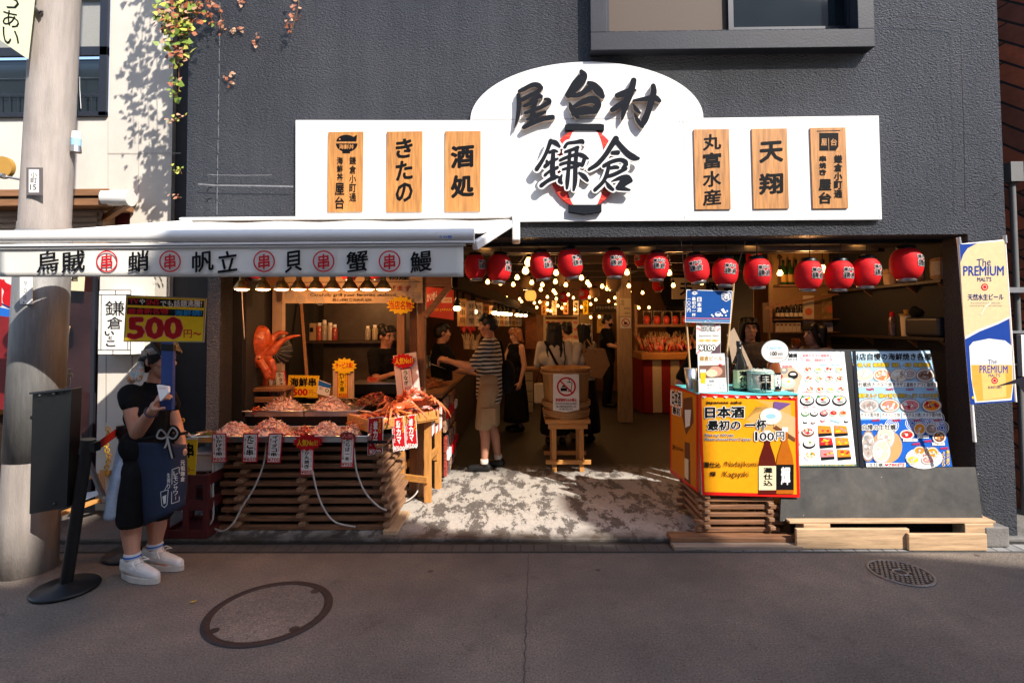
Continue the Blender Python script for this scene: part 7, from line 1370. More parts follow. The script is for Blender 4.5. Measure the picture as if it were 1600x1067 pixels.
for i, (x, y) in enumerate(((1258, 659.5), (1270, 660), (1285, 657), (1322, 658))): A.disc(x, y, 3.6, (BLACK, BROWN, RED, BLACK)[i], 2.6, 10); A.disc(x, y - 0.8, 2.6, PAPER, 1.4, 8)
A.poly([(1298, 655), (1314, 659), (1311, 661), (1297, 657)], LBLUE)
for j in range(3):
    y = 674 + j * 18.5
    bowl(1262 + j * 2, y, 10, (BROWN, BLACK, PAPER)[j], *((RED, PINK), (PAPER, CREAM), (ORANGE, CREAM))[j]); bowl(1243 + j * 1, y, 6, (BROWN, PURP := ink('purple', (0.16, 0.08, 0.25)), PAPER)[j], *((PINK, CREAM), (RED, GREY), (PINK, SALMON))[j])
    for i, x in enumerate((1288 + j * 2, 1313 + j * 2.5)):
        kq = A.k; fm = (ORANGE, ORANGE, RED, ORANGE, PINK, ORANGE)[j * 2 + i]; A.poly([(x - 10, y - 9), (x + 9, y - 8), (x + 12, y + 6), (x - 9, y + 8)], BLACK); A.poly([(x - 10, y - 9.5), (x + 9, y - 8.5), (x + 11.5, y + 2), (x - 9.5, y + 3)], fm)
        rr = random.Random(j * 7 + i)
        for q_ in range(7): A.disc(x + rr.uniform(-6, 7), y + rr.uniform(-7, 1), rr.uniform(1.6, 3.4), rr.choice((YEL, SALMON, RED, PINK, ORANGE)), rr.uniform(1, 2), 7); A.k -= 0.6
        A.k = kq
A.poly([(1230, 727), (1337, 724.5), (1337.5, 728), (1231, 729)], ink('foot_band', (0.1, 0.18, 0.16))); A.t('ミニ丼 生しらす丼 貝焼き 海鮮丼', 1245, 725, 1335, 727.6, YEL, 0.0)
A.build('print', lm)
rm = tb_([(1330, 549.5), (1453, 548), (1486, 728), (1353, 729)], 0.0, ink('menu_blue', (0.33, 0.55, 0.74)), 0.003).build('menu_sheet', mb_)
A = Art(Pm + nrm * 0.0005, nrm, 0.00016); fxp = lambda x, y: (1340 + x * 160 / 899, 540 + y * 190 / 1067)
def U(pts): return [fxp(*p) for p in pts]
A.poly([(1331, 550), (1452.5, 548.8), (1455, 562), (1333, 563)], ink('menu_sky', (0.5, 0.68, 0.8))); DB = ink('menu_deep', (0.008, 0.1, 0.45)); A.poly(U([(20, 650), (760, 640), (830, 1060), (75, 1062)]), DB)
for cx, cy in ((300, 700), (480, 680), (650, 680), (740, 720), (560, 640), (700, 640)):
    x, y = fxp(cx, cy)
    for q_ in (11, 8.4, 5.8, 3.2): A.ring(x, y, q_, 0.9, PAPER, 18); A.k -= 0.7
A.k += 1
x0, y0 = fxp(-45, 66); x1, y1 = fxp(645, 128); A.t('当店自慢の海鮮焼き各種', x0, y0, x1, y1, BLACK, 0.035)
for i, (a, b, s) in enumerate(((-40, 118, '一番人気'), (135, 275, '磯焼満喫'), (300, 470, '酒蒸し・刺身'), (490, 640, '数量限定'))): x0, y0 = fxp(a, 150); x1, y1 = fxp(b, 188); A.t(s, x0, y0, x1, y1, YEL, 0.03, out=BROWN, ow=0.06); pass
def shell(cx, cy, rx, ry, base, f1, f2, n=9, seed=1):
    rr = random.Random(seed); x, y = fxp(cx, cy); k = 160 / 899; A.disc(x, y, rx * k, base, ry * k, 18); A.disc(x, y, rx * k * 0.9, PAPER, ry * k * 0.86, 16); A.disc(x, y, rx * k * 0.8, f1, ry * k * 0.74, 16)
    for q_ in range(n + 5): a = rr.uniform(0, 6.28); d = rr.uniform(0, 0.62); A.disc(x + rx * k * d * cos(a), y + ry * k * d * sin(a), rx * k * rr.uniform(0.1, 0.26), rr.choice((f1, f2, f2, PAPER, base)), ry * k * rr.uniform(0.1, 0.22), 8, rr.uniform(0, 3)); A.k -= 0.7
    A.k += 0.5
SHL = ink('shell_grey', (0.42, 0.36, 0.32)); SHB = ink('shell_brown', (0.3, 0.2, 0.16))
A.k = 8
for i, (cx, f) in enumerate(((60, (CREAM, PAPER)), (215, (SALMON, CREAM)), (365, (CREAM, SHB)), (590, (SHB, BROWN)))): shell(cx, 260, 85, 62, SHL if i != 3 else SHB, f[0], f[1], 9, i)
shell(455, 250, 55, 50, SHB, SHL, SHB, 9, 9)
A.k = 14
for i, (a, b, s) in enumerate(((5, 150, '牡蠣焼き'), (165, 330, 'ホタテ焼き'), (340, 510, 'サザエ壷焼き'), (520, 690, 'アワビ踊焼き'))): x0, y0 = fxp(a, 322); x1, y1 = fxp(b, 362); A.rect(x0 - 1, y0 - 0.6, x1 + 1, y1 + 0.6, PAPER); A.t(s, x0, y0, x1, y1, BLACK, 0.02); x, y = fxp((a + b) / 2 + 30, 385); A.t('700円', x - 6, y - 2, x + 6, y + 2, RED, 0.04); A.k -= 1
for i, (a, b, s) in enumerate(((0, 170, '濃厚ミルク'), (185, 345, '磯の香り'), (360, 520, '旨味たっぷり'), (540, 700, 'とろける味'))): x0, y0 = fxp(a, 418); x1, y1 = fxp(b, 458); A.t(s, x0, y0, x1, y1, YEL, 0.03, out=BROWN, ow=0.06); pass
for i, (cx, f) in enumerate(((98, (SHL, GREY)), (280, (SALMON, PINK)), (458, (PINK, RED)), (645, (ORANGE, RED)))): shell(cx, 525, 90, 62, SHB, f[0], f[1], 11, 20 + i)
A.k = 20
for i, (a, b, s) in enumerate(((25, 190, 'ホタテ雲丹焼'), (210, 370, 'ホタテいか焼'), (395, 550, 'ホタテえび焼'), (570, 730, 'ホタテ雲丹焼'))): x0, y0 = fxp(a, 588); x1, y1 = fxp(b, 626); A.rect(x0 - 1, y0 - 0.6, x1 + 1, y1 + 2, PAPER); A.t(s, x0, y0, x1, y1, BLACK, 0.02); x, y = fxp((a + b) / 2 + 50, 655); A.t('800円', x - 6, y - 2, x + 6, y + 2, RED, 0.04); A.k -= 1
x, y = fxp(255, 885); A.disc(x, y, 24, ink('bamboo_tray', (0.55, 0.3, 0.12)), 26, 24); 
A.k = 26; shell(90, 880, 62, 140, SHB, SHL, GREY, 12, 31); A.k = 30; shell(245, 800, 80, 110, SHL, CREAM, PAPER, 10, 32); A.k = 34; shell(205, 925, 85, 115, SHL, CREAM, PAPER, 10, 33); A.k = 38
x0, y0 = fxp(38, 690); x1, y1 = fxp(330, 740); A.t('自慢の生牡蠣', x0, y0, x1, y1, BLACK, 0.03, out=PAPER, ow=0.1)
A.k = 26; shell(430, 780, 65, 45, SHL, RED, GREEN, 7, 41); shell(540, 730, 55, 60, SHL, ORANGE, CREAM, 7, 42); shell(640, 730, 55, 55, SHL, SHB, SALMON, 7, 43); shell(710, 800, 60, 62, SHL, BROWN, ORANGE, 7, 44); A.k = 30
x, y = fxp(580, 985); A.disc(x, y, 29, PAPER, 17, 24); A.k = 33; shell(540, 920, 55, 40, SHB, ORANGE, SALMON, 7, 45); shell(650, 940, 60, 55, SHB, ORANGE, CREAM, 7, 46); shell(480, 1000, 60, 40, SHL, YEL, CREAM, 7, 47); shell(610, 1000, 60, 40, SHL, PINK, CREAM, 7, 48); A.k = 38
for a, b, y_, s in ((395, 520, 828, '雲丹の贅沢'), (520, 620, 800, '生牡蠣いくら'), (650, 760, 862, '生牡蠣こぼれ')): x0, y0 = fxp(a, y_ - 14); x1, y1 = fxp(b, y_ + 12); A.rect(x0, y0, x1, y1, PAPER); A.t(s, x0 + 1, y0 + 0.7, x1 - 1, y1 - 0.7, BLACK, 0.0); A.k -= 1
for cx, cy in ((510, 862), (610, 838), (755, 900), (600, 962)): x, y = fxp(cx, cy); A.t('600円', x - 6, y - 2, x + 6, y + 2, RED, 0.05)
x0, y0 = fxp(95, 1030); x1, y1 = fxp(215, 1060); A.k = 40; A.rect(x0 - 4, y0 - 0.5, x1 + 36, y1 + 0.5, PAPER); A.t('生牡蠣', x0, y0, x1, y1, BLACK, 0.02); A.t('¥780円', x1 + 3, y0, x1 + 33, y1, RED, 0.05)
x0, y0 = fxp(735, 925); A.t('ぷりぷり', x0, y0, x0 + 5, y0 + 24, YEL, 0.03, True); A.t('贅沢盛り', x0 + 7, y0 - 2, x0 + 12, y0 + 22, YEL, 0.03, True)
A.build('print', rm)
# black lower panel, pallet boards, concrete block
pb_ = [W(1219, 814, 3.965), W(1537, 819, 3.965), W(1524, 729.5, 4.06), W(1222, 731, 4.06)]
def worn_black():
    m, n, l, b, oc = node_mat('worn_black_board', 0.55); a = nz(n, l, oc, 3, 8, 0.7, 0.4); g = nz(n, l, oc, 14, 6)
    col = ramp(n, l, a, [(0.35, (0.022, 0.021, 0.02)), (0.65, (0.07, 0.063, 0.055))]); s = ramp(n, l, g, [(0.3, (0.7, 0.7, 0.7)), (0.75, (1.15, 1.15, 1.15))]); l.new(mixc(n, l, 1.0, col, s, 'MULTIPLY'), b.inputs['Base Color']); bumpn(n, l, b, g, 0.15, 0.004); return m
m_ = MB(worn_black()); nn = (pb_[1] - pb_[0]).cross(pb_[3] - pb_[0]).normalized(); m_.prism(pb_, nn, 0.018); o = m_.build('scuffed_board', loc=pb_[0], bev=0.003); tag(o, 'scuffed black plywood panel leaning below the menu display', 'panel')
A = Art(pb_[0] + nn * 0.0005, nn, 0.0003); SC = ink('crack', (0.01, 0.01, 0.01)); CH = ink('chip', (0.4, 0.36, 0.3))
A.line([(1493, 768), (1490, 774), (1496, 780), (1493, 786), (1500, 790), (1535, 800)], 1.0, SC); A.line([(1480, 781), (1505, 783), (1530, 788)], 1.4, SC)
for x, y in ((1225, 812), (1282, 812), (1310, 771), (1333, 811), (1472, 731), (1534, 805), (1536, 815), (1528, 740), (1420, 760), (1377, 745), (1255, 805)): A.disc(x, y, 0.9, CH, 0.6, 6)
A.build('scars', o)
pa = thing('pallet', 'pale wooden pallet boards under the black panel at the kerb', 'pallet', (wx(1390, 3.93), 3.93, 0))
m_ = MB(W_PALE); p, q_ = W(1245, 851, 3.87), W(1421, 826, 3.87); m_.box((p.x, 3.87, 0.012), (q_.x, 3.9, q_.z)); m_.build('board', pa, bev=0.005)
m_ = MB(W_PALE); p, q_ = W(1417, 856, 3.862), W(1538, 832, 3.862); m_.box((p.x, 3.84, 0.012), (q_.x, 3.868, q_.z)); m_.build('board', pa, bev=0.005)
zz_ = q_.z
for a, b in ((1245, 1286), (1492, 1536)): m_ = MB(W_PALE); m_.box((wx(a, 3.93), 3.905, 0.035), (wx(b, 3.93), 4.02, wz(817, 3.93))); m_.build('block', pa, bev=0.004)
m_ = MB(W_PALE); m_.box((wx(1222, 3.95), 3.91, wz(817, 3.93) + 0.001), (wx(1537, 3.95), 4.55, wz(817, 3.93) + 0.018)); m_.build('deck', pa, bev=0.003)
m_ = MB(BLACKMETAL); m_.box((wx(1230, 4.02), 4.03, 0.035), (wx(1535, 4.02), 4.05, wz(818, 3.95) - 0.002)); m_.build('rear_board', pa)
bl_ = MB(KERB); p, q_ = W(1537, 846, 3.92), W(1573, 822, 3.92); bl_.box((p.x, 3.9, 0.012), (q_.x, 4.055, q_.z)); o = bl_.build('concrete_block', loc=p, bev=0.008); tag(o, 'grey concrete kerb block at the foot of the right pillar', 'block')

# ================================================================ beer banner at the right pillar
bn = thing('beer_banner', 'tall cream and blue beer banner with a full glass, hung on white poles', 'banner', W(1540, 690, 3.87)); BYn = 3.87
m_ = MB(PAPER); m_.cyl(W(1523, 690, BYn), W(1497.5, 371, BYn), 0.011, None, 12); m_.cyl(W(1569, 368, BYn), W(1587, 628, BYn), 0.008, None, 10); m_.cyl(W(1497, 383, BYn), W(1570, 376, BYn), 0.008, None, 10); m_.cyl(W(1497, 371, BYn), W(1499, 383, BYn), 0.015, None, 12, ALU); m_.cyl(W(1569, 368, BYn), W(1570, 380, BYn), 0.015, None, 12, ALU); m_.build('pole', bn)
BC = ink('banner_cream', (0.7, 0.53, 0.3)); BB = ink('banner_deep_blue', (0.012, 0.05, 0.28))
cl = board('c', [(1499, 382.5), (1569.5, 376.5), (1575, 450), (1581, 545), (1586.5, 627), (1516, 632), (1507, 520), (1502, 440)], BYn - 0.014, BC, 0.002).build('cloth', bn); A = Art((0, BYn - 0.0145, 0), FRONT, 0.00022)
A.poly([(1499.5, 382), (1527, 380), (1512, 388), (1505, 398), (1501, 410)], BB); A.poly([(1507.5, 530), (1530, 518), (1560, 506), (1577, 497), (1586, 627), (1516, 632)], BB); A.poly([(1508, 526), (1530, 514), (1560, 503), (1577, 494), (1577.3, 497.5), (1560, 506), (1530, 518), (1508, 530)], PAPER)
A.t('The', 1526, 404, 1548, 416, NAVY, 0.0, shear=0.2); A.t('PREMIUM', 1505, 415.5, 1568.5, 431, BB, 0.022, shear=0.02); A.t("MALT'S", 1527, 433, 1549, 440, NAVY, 0.012); A.disc(1538.5, 448.5, 5.5, RED); A.ring(1538.5, 448.5, 3.6, 0.8, CREAM); A.t('天然水生ビール', 1512, 459, 1568, 469, NAVY, 0.02, shear=0.05); A.t('A premium beer brewed with', 1517, 472, 1563, 475, GREY, 0.0); A.t('natural spring water and hops', 1515, 476, 1566, 479, GREY, 0.0)
for k in range(7): A.disc(1533 + k * 2.2, 487 - k * 2.6 + abs(k - 3), 2.6, ink('wheat_pale', (0.78, 0.66, 0.48)), 1.4, 8, -0.8); A.k -= 0.5

A.poly([(1514, 541), (1520, 534), (1545, 529), (1570, 532), (1580, 540), (1583, 600), (1580, 625), (1523, 629), (1517, 590)], PAPER); A.poly([(1517, 570), (1581, 570), (1582, 600), (1579, 622), (1526, 627), (1519, 600)], ink('beer_gold', (0.75, 0.36, 0.06))); A.poly([(1532, 571), (1570, 571), (1572, 620), (1536, 625)], ink('beer_light', (0.8, 0.5, 0.16)))
A.t('The', 1543, 561, 1557, 569, NAVY, 0.0, shear=0.2); A.t('PREMIUM', 1530, 571, 1574, 583, BB, 0.022); A.t("MALT'S", 1544, 584, 1562, 589, NAVY, 0.02); A.disc(1553.5, 594.5, 5.2, RED); A.ring(1553.5, 594.5, 3.3, 0.8, CREAM); A.t('SUNTORY', 1543, 603, 1565, 607, NAVY, 0.02); A.disc(1520, 621, 2.2, YEL)
A.build('print', cl)
um = thing('umbrella', 'dark navy folding umbrella edge entering at the right side', 'umbrella', W(1660, 590, 2.2))
m_ = MB(mat('umbrella_cloth', (0.012, 0.018, 0.035), 0.6, 0.1, 10)); c = W(1738, 562, 2.2); n = 8; ring_ = [c + V((0.36 * cos(2 * pi * i / n), 0.36 * sin(2 * pi * i / n), -0.14)) for i in range(n)]
for i in range(n):
    a, b = ring_[i], ring_[(i + 1) % n]; mid = (a + b) / 2 * 0.92 + c * 0.08 + V((0, 0, 0.02)); m_.add([c, (c + a) / 2 + V((0, 0, 0.03)), a, mid, b, (c + b) / 2 + V((0, 0, 0.03))], [(0, 1, 2, 3), (0, 3, 4, 5)], None, True)
m_.build('canopy', um); m_ = MB(ALU); m_.cyl(c + V((0, 0, 0.05)), c + V((0, 0, -0.75)), 0.006, None, 8); m_.build('shaft', um); m_ = MB(BLACKMETAL); m_.cyl(c + V((0, 0, -0.75)), c + V((0, 0, -0.85)), 0.012, None, 10); m_.build('handle', um)
# ================================================================ people
SKIN = mat('skin', (0.46, 0.22, 0.14), 0.5, 0.08, 12, sub=0.12); SKIN2 = mat('skin_fair', (0.56, 0.32, 0.23), 0.5, 0.08, 12, sub=0.12)
HAIR = mat('black_hair', (0.008, 0.006, 0.005), 0.45, 0.4, 40, 0.5, 90, stretch=(1, 1, 0.15), spec=0.4); HAIRB = mat('dyed_hair', (0.3, 0.12, 0.05), 0.5, 0.3, 40, 0.5, 90, stretch=(1, 1, 0.15))
EYEW = mat('eye_white', (0.6, 0.56, 0.52), 0.3, 0); LIP = mat('lip', (0.42, 0.12, 0.09), 0.5, 0.05)
BLKTEE = mat('black_tee', (0.007, 0.007, 0.008), 0.9, 0.25, 9, 0.9, 13, spec=0.15); WHTEE = mat('white_tee', (0.55, 0.5, 0.44), 0.85, 0.08, 9, 0.8, 14)
KHAKI = mat('khaki', (0.36, 0.25, 0.14), 0.85, 0.12, 10, 0.4, 14)
def hand(bl, wr, d, n, s, curl=0.5, k=1.0, spread=0.25, thumb=0.5):
    """wr wrist, d towards the fingertips, n the way the palm faces (fingers bend towards it), s towards the thumb"""
    wr, d, n, s = V(wr), V(d).normalized(), V(n).normalized(), V(s).normalized()
    bl.chain([(wr, 0.026 * k), (wr + d * 0.035 * k, 0.027 * k)])
    for o in (-0.026, -0.009, 0.009, 0.026): bl.cap(wr + d * 0.025 * k + s * o * 0.7 * k, 0.015 * k, wr + d * 0.088 * k + s * o * k, 0.0125 * k, 8)
    for i, (o, L) in enumerate(((0.03, 0.074), (0.0105, 0.082), (-0.0095, 0.076), (-0.028, 0.06))):
        b = wr + d * 0.09 * k + s * o * k; a = 0.0; p = b; dd = d + s * (o * spread * 8)
        pts = [(p, 0.0105 * k)]
        for j, f in enumerate((0.42, 0.33, 0.25)):
            a += curl * (0.75, 1.0, 0.7)[j] * (1 + 0.08 * i); v = (dd * cos(a) + n * sin(a)).normalized(); p = p + v * L * f * 1.05 * k; pts.append((p, (0.0098, 0.009, 0.0078)[j] * k))
        bl.chain(pts)
    b = wr + d * 0.03 * k + s * 0.026 * k; v1 = (s * 0.8 + d * 0.6 + n * 0.35 * thumb * 2).normalized(); v2 = (s * 0.3 + d * 0.75 + n * 0.6 * thumb * 2).normalized()
    bl.chain([(b, 0.0145 * k), (b + v1 * 0.038 * k, 0.0125 * k), (b + v1 * 0.038 * k + v2 * 0.03 * k, 0.0105 * k), (b + v1 * 0.038 * k + v2 * 0.054 * k, 0.008 * k)])
def head_on(bl, hc, R, k):
    """R: 3x3 orientation, the face looks along R @ -Y"""
    T = lambda x, y, z: hc + R @ (V((x, y, z)) * k)
    bl.ell(T(0, 0.012, 0.022), (0.074 * k, 0.092 * k, 0.092 * k), R); bl.ell(T(0, -0.028, -0.045), (0.055 * k, 0.058 * k, 0.07 * k), R)
    bl.cap(T(0, -0.055, -0.09), 0.026 * k, T(0, -0.03, -0.085), 0.034 * k); bl.cap(T(0, -0.083, 0.018), 0.009 * k, T(0, -0.1, -0.022), 0.0145 * k); bl.ell(T(0, -0.079, -0.062), (0.024 * k, 0.014 * k, 0.012 * k), R)
    for sx in (-1, 1): bl.ell(T(sx * 0.076, 0.012, -0.005), (0.012 * k, 0.02 * k, 0.032 * k), R); bl.ell(T(sx * 0.04, -0.058, -0.018), (0.026 * k, 0.022 * k, 0.022 * k), R); bl.ell(T(sx * 0.034, -0.072, 0.04), (0.026 * k, 0.014 * k, 0.01 * k), R)
def face_on(mb, hc, R, k):
    T = lambda x, y, z: hc + R @ (V((x, y, z)) * k)
    for sx in (-1, 1):
        mb.ell(T(sx * 0.033, -0.0735, 0.018), (0.0155 * k, 0.008 * k, 0.0075 * k), EYEW, 10, 6, R); mb.ell(T(sx * 0.033, -0.079, 0.018), (0.007 * k, 0.0045 * k, 0.0072 * k), BLACK, 10, 6, R)
        mb.ell(T(sx * 0.034, -0.083, 0.041), (0.021 * k, 0.006 * k, 0.0042 * k), HAIR, 10, 6, R); mb.ell(T(sx * 0.033, -0.077, 0.0265), (0.017 * k, 0.006 * k, 0.0026 * k), HAIR, 10, 6, R)
    mb.ell(T(0, -0.0905, -0.058), (0.021 * k, 0.006 * k, 0.0042 * k), LIP, 10, 6, R); mb.ell(T(0, -0.089, -0.067), (0.018 * k, 0.006 * k, 0.005 * k), LIP, 10, 6, R)
def hair_on(name, m, parent, hc, R, k, style, voxel):
    T = lambda x, y, z: hc + R @ (V((x, y, z)) * k); bl = Blob()
    bl.ell(T(0, 0.024, 0.036), (0.085 * k, 0.098 * k, 0.093 * k), R)
    if style == 'short':
        bl.ell(T(0, 0.05, -0.01), (0.08 * k, 0.07 * k, 0.06 * k), R)
        for x in (-0.05, -0.025, 0, 0.025, 0.05): bl.cap(T(x, -0.02, 0.115), 0.03 * k, T(x * 1.2, -0.075, 0.075), 0.016 * k)
    elif style == 'long':
        for x in (-0.075, -0.04, 0, 0.04, 0.075): bl.chain([(T(x * 0.8, 0.05, 0.09), 0.045 * k), (T(x, 0.085 - abs(x) * 0.5, -0.05), 0.042 * k), (T(x * 1.15, 0.1 - abs(x) * 0.5, -0.2), 0.04 * k), (T(x * 1.0, 0.11, -0.34), 0.032 * k)])
        for sx in (-1, 1): bl.chain([(T(sx * 0.04, -0.05, 0.1), 0.026 * k), (T(sx * 0.078, -0.035, 0.03), 0.02 * k), (T(sx * 0.088, 0.0, -0.1), 0.024 * k), (T(sx * 0.09, 0.02, -0.24), 0.02 * k)])
        for x in (-0.045, -0.015, 0.015, 0.045): bl.cap(T(x, -0.02, 0.115), 0.026 * k, T(x * 1.3, -0.08, 0.07), 0.012 * k)
    elif style == 'bob':
        for x in (-0.07, -0.035, 0, 0.035, 0.07): bl.chain([(T(x, 0.06, 0.06), 0.045 * k), (T(x * 1.1, 0.075 - abs(x) * 0.4, -0.08), 0.036 * k), (T(x * 1.1, 0.07, -0.13), 0.026 * k)])
        for sx in (-1, 1): bl.chain([(T(sx * 0.05, -0.05, 0.09), 0.026 * k), (T(sx * 0.08, -0.03, 0.0), 0.022 * k), (T(sx * 0.084, 0.0, -0.09), 0.02 * k)])
        for x in (-0.045, -0.015, 0.015, 0.045): bl.cap(T(x, -0.02, 0.115), 0.026 * k, T(x * 1.3, -0.08, 0.06), 0.012 * k)
    elif style == 'bun':
        bl.ell(T(0, 0.1, 0.09), 0.05 * k); bl.ell(T(0, 0.06, 0.0), (0.075 * k, 0.06 * k, 0.06 * k), R)
        for x in (-0.045, -0.015, 0.015, 0.045): bl.cap(T(x, -0.02, 0.115), 0.026 * k, T(x * 1.5, -0.075, 0.08), 0.012 * k)
    return bl.build(name, m, parent, voxel, 2)
def person(label, x, Y, H, ang, armR=None, armL=None, style='short', top=BLKTEE, sleeve=0.6, bottom=BLACKCLOTH, kind='trousers', skin=SKIN, hairm=HAIR, head_yaw=0.0, nod=0.0, voxel=0.012, z0=FZ, curl=0.5, shoes=BLACKMETAL, legs=True, mask=None, group=None, lean=0.0, stride=0.0, top_len=0.5):
    k = H / 1.7; c = V((x, Y, z0)); Rz = Matrix.Rotation(RAD(ang), 3, 'Z')
    def L(a, b, z):
        f = max(0.0, z - 0.52 * 1.7) ; return c + Rz @ (V((a, b - f * lean, z)) * k)
    e = thing('person', label, 'person', c, group)
    arms = []
    for sx, arm in ((-1, armR), (1, armL)):
        el, wr = arm if arm else ((sx * 0.235, 0.02, 1.08), (sx * 0.24, -0.06, 0.83)); arms.append((sx, L(sx * 0.175, 0.0, 1.385), L(*el), L(*wr)))
    hc = L(0, -0.015, 1.575); RH = Rz @ Matrix.Rotation(RAD(head_yaw), 3, 'Z') @ Matrix.Rotation(RAD(nod), 3, 'X')
    bl = Blob()
    bl.chain([(L(0, 0.0, 0.9), 0.13 * k), (L(0, 0.0, 1.05), 0.115 * k), (L(0, 0.0, 1.25), 0.125 * k), (L(0, 0.01, 1.36), 0.1 * k)]); bl.cap(L(-0.13, 0, 1.375), 0.06 * k, L(0.13, 0, 1.375), 0.06 * k); bl.cap(L(0, 0.01, 1.38), 0.062 * k, L(0, 0.0, 1.52), 0.052 * k)
    head_on(bl, hc, RH, k)
    for sx, sh, el, wr in arms:
        bl.chain([(sh, 0.056 * k), (el, 0.042 * k), (wr, 0.028 * k)]); d = (wr - el).normalized(); n = (Rz @ V((-sx * 0.6, -0.2, -0.8))); n = (n - d * n.dot(d)).normalized(); s = d.cross(n) * (1 if sx < 0 else -1); hand(bl, wr, d, n, s, curl, k * 1.02)
    kn = {}
    for sx in (-1, 1):
        st = stride * sx; hp, kk, an = L(sx * 0.085, 0, 0.88), L(sx * 0.095, -0.02 - st * 0.5, 0.48), L(sx * 0.095, 0.02 - st, 0.09); kn[sx] = (hp, kk, an)
        bl.chain([(hp, 0.085 * k), (kk, 0.056 * k), (kk + (an - kk) * 0.35 + Rz @ V((0, 0.015, 0)), 0.055 * k), (an, 0.036 * k)]); bl.cap(an + Rz @ V((0, 0.03, -0.045)) * k, 0.036 * k, an + Rz @ V((0, -0.13, -0.06)) * k, 0.03 * k)
    bl.build('body', skin, e, voxel, 2, extra=lambda mb: face_on(mb, hc, RH, k))
    hair_on('hair', hairm, e, hc, RH, k, style, voxel)
    tb = Blob(); tb.chain([(L(0, 0.0, top_len * 1.7 + 0.03), 0.15 * k), (L(0, 0.0, 1.05), 0.145 * k), (L(0, 0.0, 1.25), 0.15 * k), (L(0, 0.01, 1.34), 0.12 * k)]); tb.cap(L(-0.135, 0, 1.365), 0.078 * k, L(0.135, 0, 1.365), 0.078 * k); tb.cap(L(-0.1, 0, 1.2), 0.12 * k, L(0.1, 0, 1.2), 0.12 * k)
    tb.cap(L(-0.06, 0, top_len * 1.7), 0.12 * k, L(0.06, 0, top_len * 1.7), 0.12 * k)
    if sleeve:
        for sx, sh, el, wr in arms:
            if sleeve <= 1: tb.cap(sh, 0.078 * k, sh + (el - sh) * sleeve, 0.07 * k)
            else: tb.chain([(sh, 0.078 * k), (el, 0.064 * k), (el + (wr - el) * (sleeve - 1), 0.05 * k)])
    zc = L(0, 0, top_len * 1.7 - 0.055).z; zn = L(0, 0, 1.445).z
    tb.build('shirt', top, e, voxel, 3, keep=lambda p: zc < p.z < zn or (p.z >= zn and False))
    if legs:
        pbm = Blob(); pbm.chain([(L(-0.05, 0, 0.98), 0.12 * k), (L(0.05, 0, 0.98), 0.12 * k)]); pbm.chain([(L(-0.07, 0, 0.88), 0.12 * k), (L(0.07, 0, 0.88), 0.12 * k)])
        for sx in (-1, 1):
            hp, kk, an = kn[sx]
            if kind == 'trousers': pbm.chain([(hp, 0.108 * k), (kk, 0.08 * k), (an + V((0, 0, 0.02)), 0.072 * k)])
            elif kind == 'shorts': pbm.chain([(hp, 0.115 * k), (kk + V((0, 0, 0.02)), 0.1 * k)])
        if kind == 'skirt': pbm.chain([(L(0, 0, 0.9), 0.15 * k), (L(0, 0, 0.5), 0.2 * k), (L(0, 0, 0.2), 0.22 * k)])
        zb_ = L(0, 0, {'trousers': 0.06, 'shorts': 0.46, 'skirt': 0.16}[kind]).z
        pbm.build({'trousers': 'trousers', 'shorts': 'shorts', 'skirt': 'skirt'}[kind], bottom, e, voxel, 3, keep=lambda p: p.z > zb_)
        for sx in (-1, 1):
            hp, kk, an = kn[sx]; sb = Blob(); sb.cap(an + Rz @ V((0, 0.035, -0.045)) * k, 0.045 * k, an + Rz @ V((0, -0.15, -0.055)) * k, 0.04 * k); sb.cap(an + Rz @ V((0, 0.02, -0.02)) * k, 0.045 * k, an + Rz @ V((0, 0.02, -0.03)) * k, 0.045 * k); zf_ = z0 + 0.004
            sb.build('shoe', shoes, e, voxel, 2, keep=lambda p: p.z > zf_)
    if mask: m_ = MB(mask); m_.ell(hc + RH @ (V((0, -0.058, -0.045)) * k), (0.06 * k, 0.05 * k, 0.05 * k), None, 14, 8, RH); m_.build('face_mask', e)
    return e, L, hc, RH, k, arms

# --- man in the striped shirt at the left counter
def stripes():
    m, n, l, b, oc = node_mat('striped_cotton', 0.85); g = n.new('ShaderNodeNewGeometry'); sx = n.new('ShaderNodeSeparateXYZ'); l.new(g.outputs['Position'], sx.inputs[0])
    w1 = nz(n, l, g.outputs['Position'], 5, 2); ad = n.new('ShaderNodeMath'); ad.operation = 'MULTIPLY_ADD'; l.new(w1, ad.inputs[0]); ad.inputs[1].default_value = 0.03; l.new(sx.outputs[2], ad.inputs[2])
    md = n.new('ShaderNodeMath'); md.operation = 'PINGPONG'; l.new(ad.outputs[0], md.inputs[0]); md.inputs[1].default_value = 0.022
    col = ramp(n, l, md.outputs[0], [(0.0, (0.5, 0.44, 0.36)), (1.0, (0.015, 0.015, 0.02))]); cr = n.nodes[-1] if False else None
    r = [q for q in n if q.type == 'VALTORGB'][-1]; r.color_ramp.interpolation = 'CONSTANT'; r.color_ramp.elements[1].position = 0.5
    mr = n.new('ShaderNodeMath'); mr.operation = 'DIVIDE'; mr.inputs[1].default_value = 0.022; l.new(md.outputs[0], mr.inputs[0]); l.new(mr.outputs[0], r.inputs[0])
    l.new(col, b.inputs['Base Color']); h = nz(n, l, oc, 9, 3); bumpn(n, l, b, h, 0.5, 0.02); return m
mx = wx(764, 5.9)
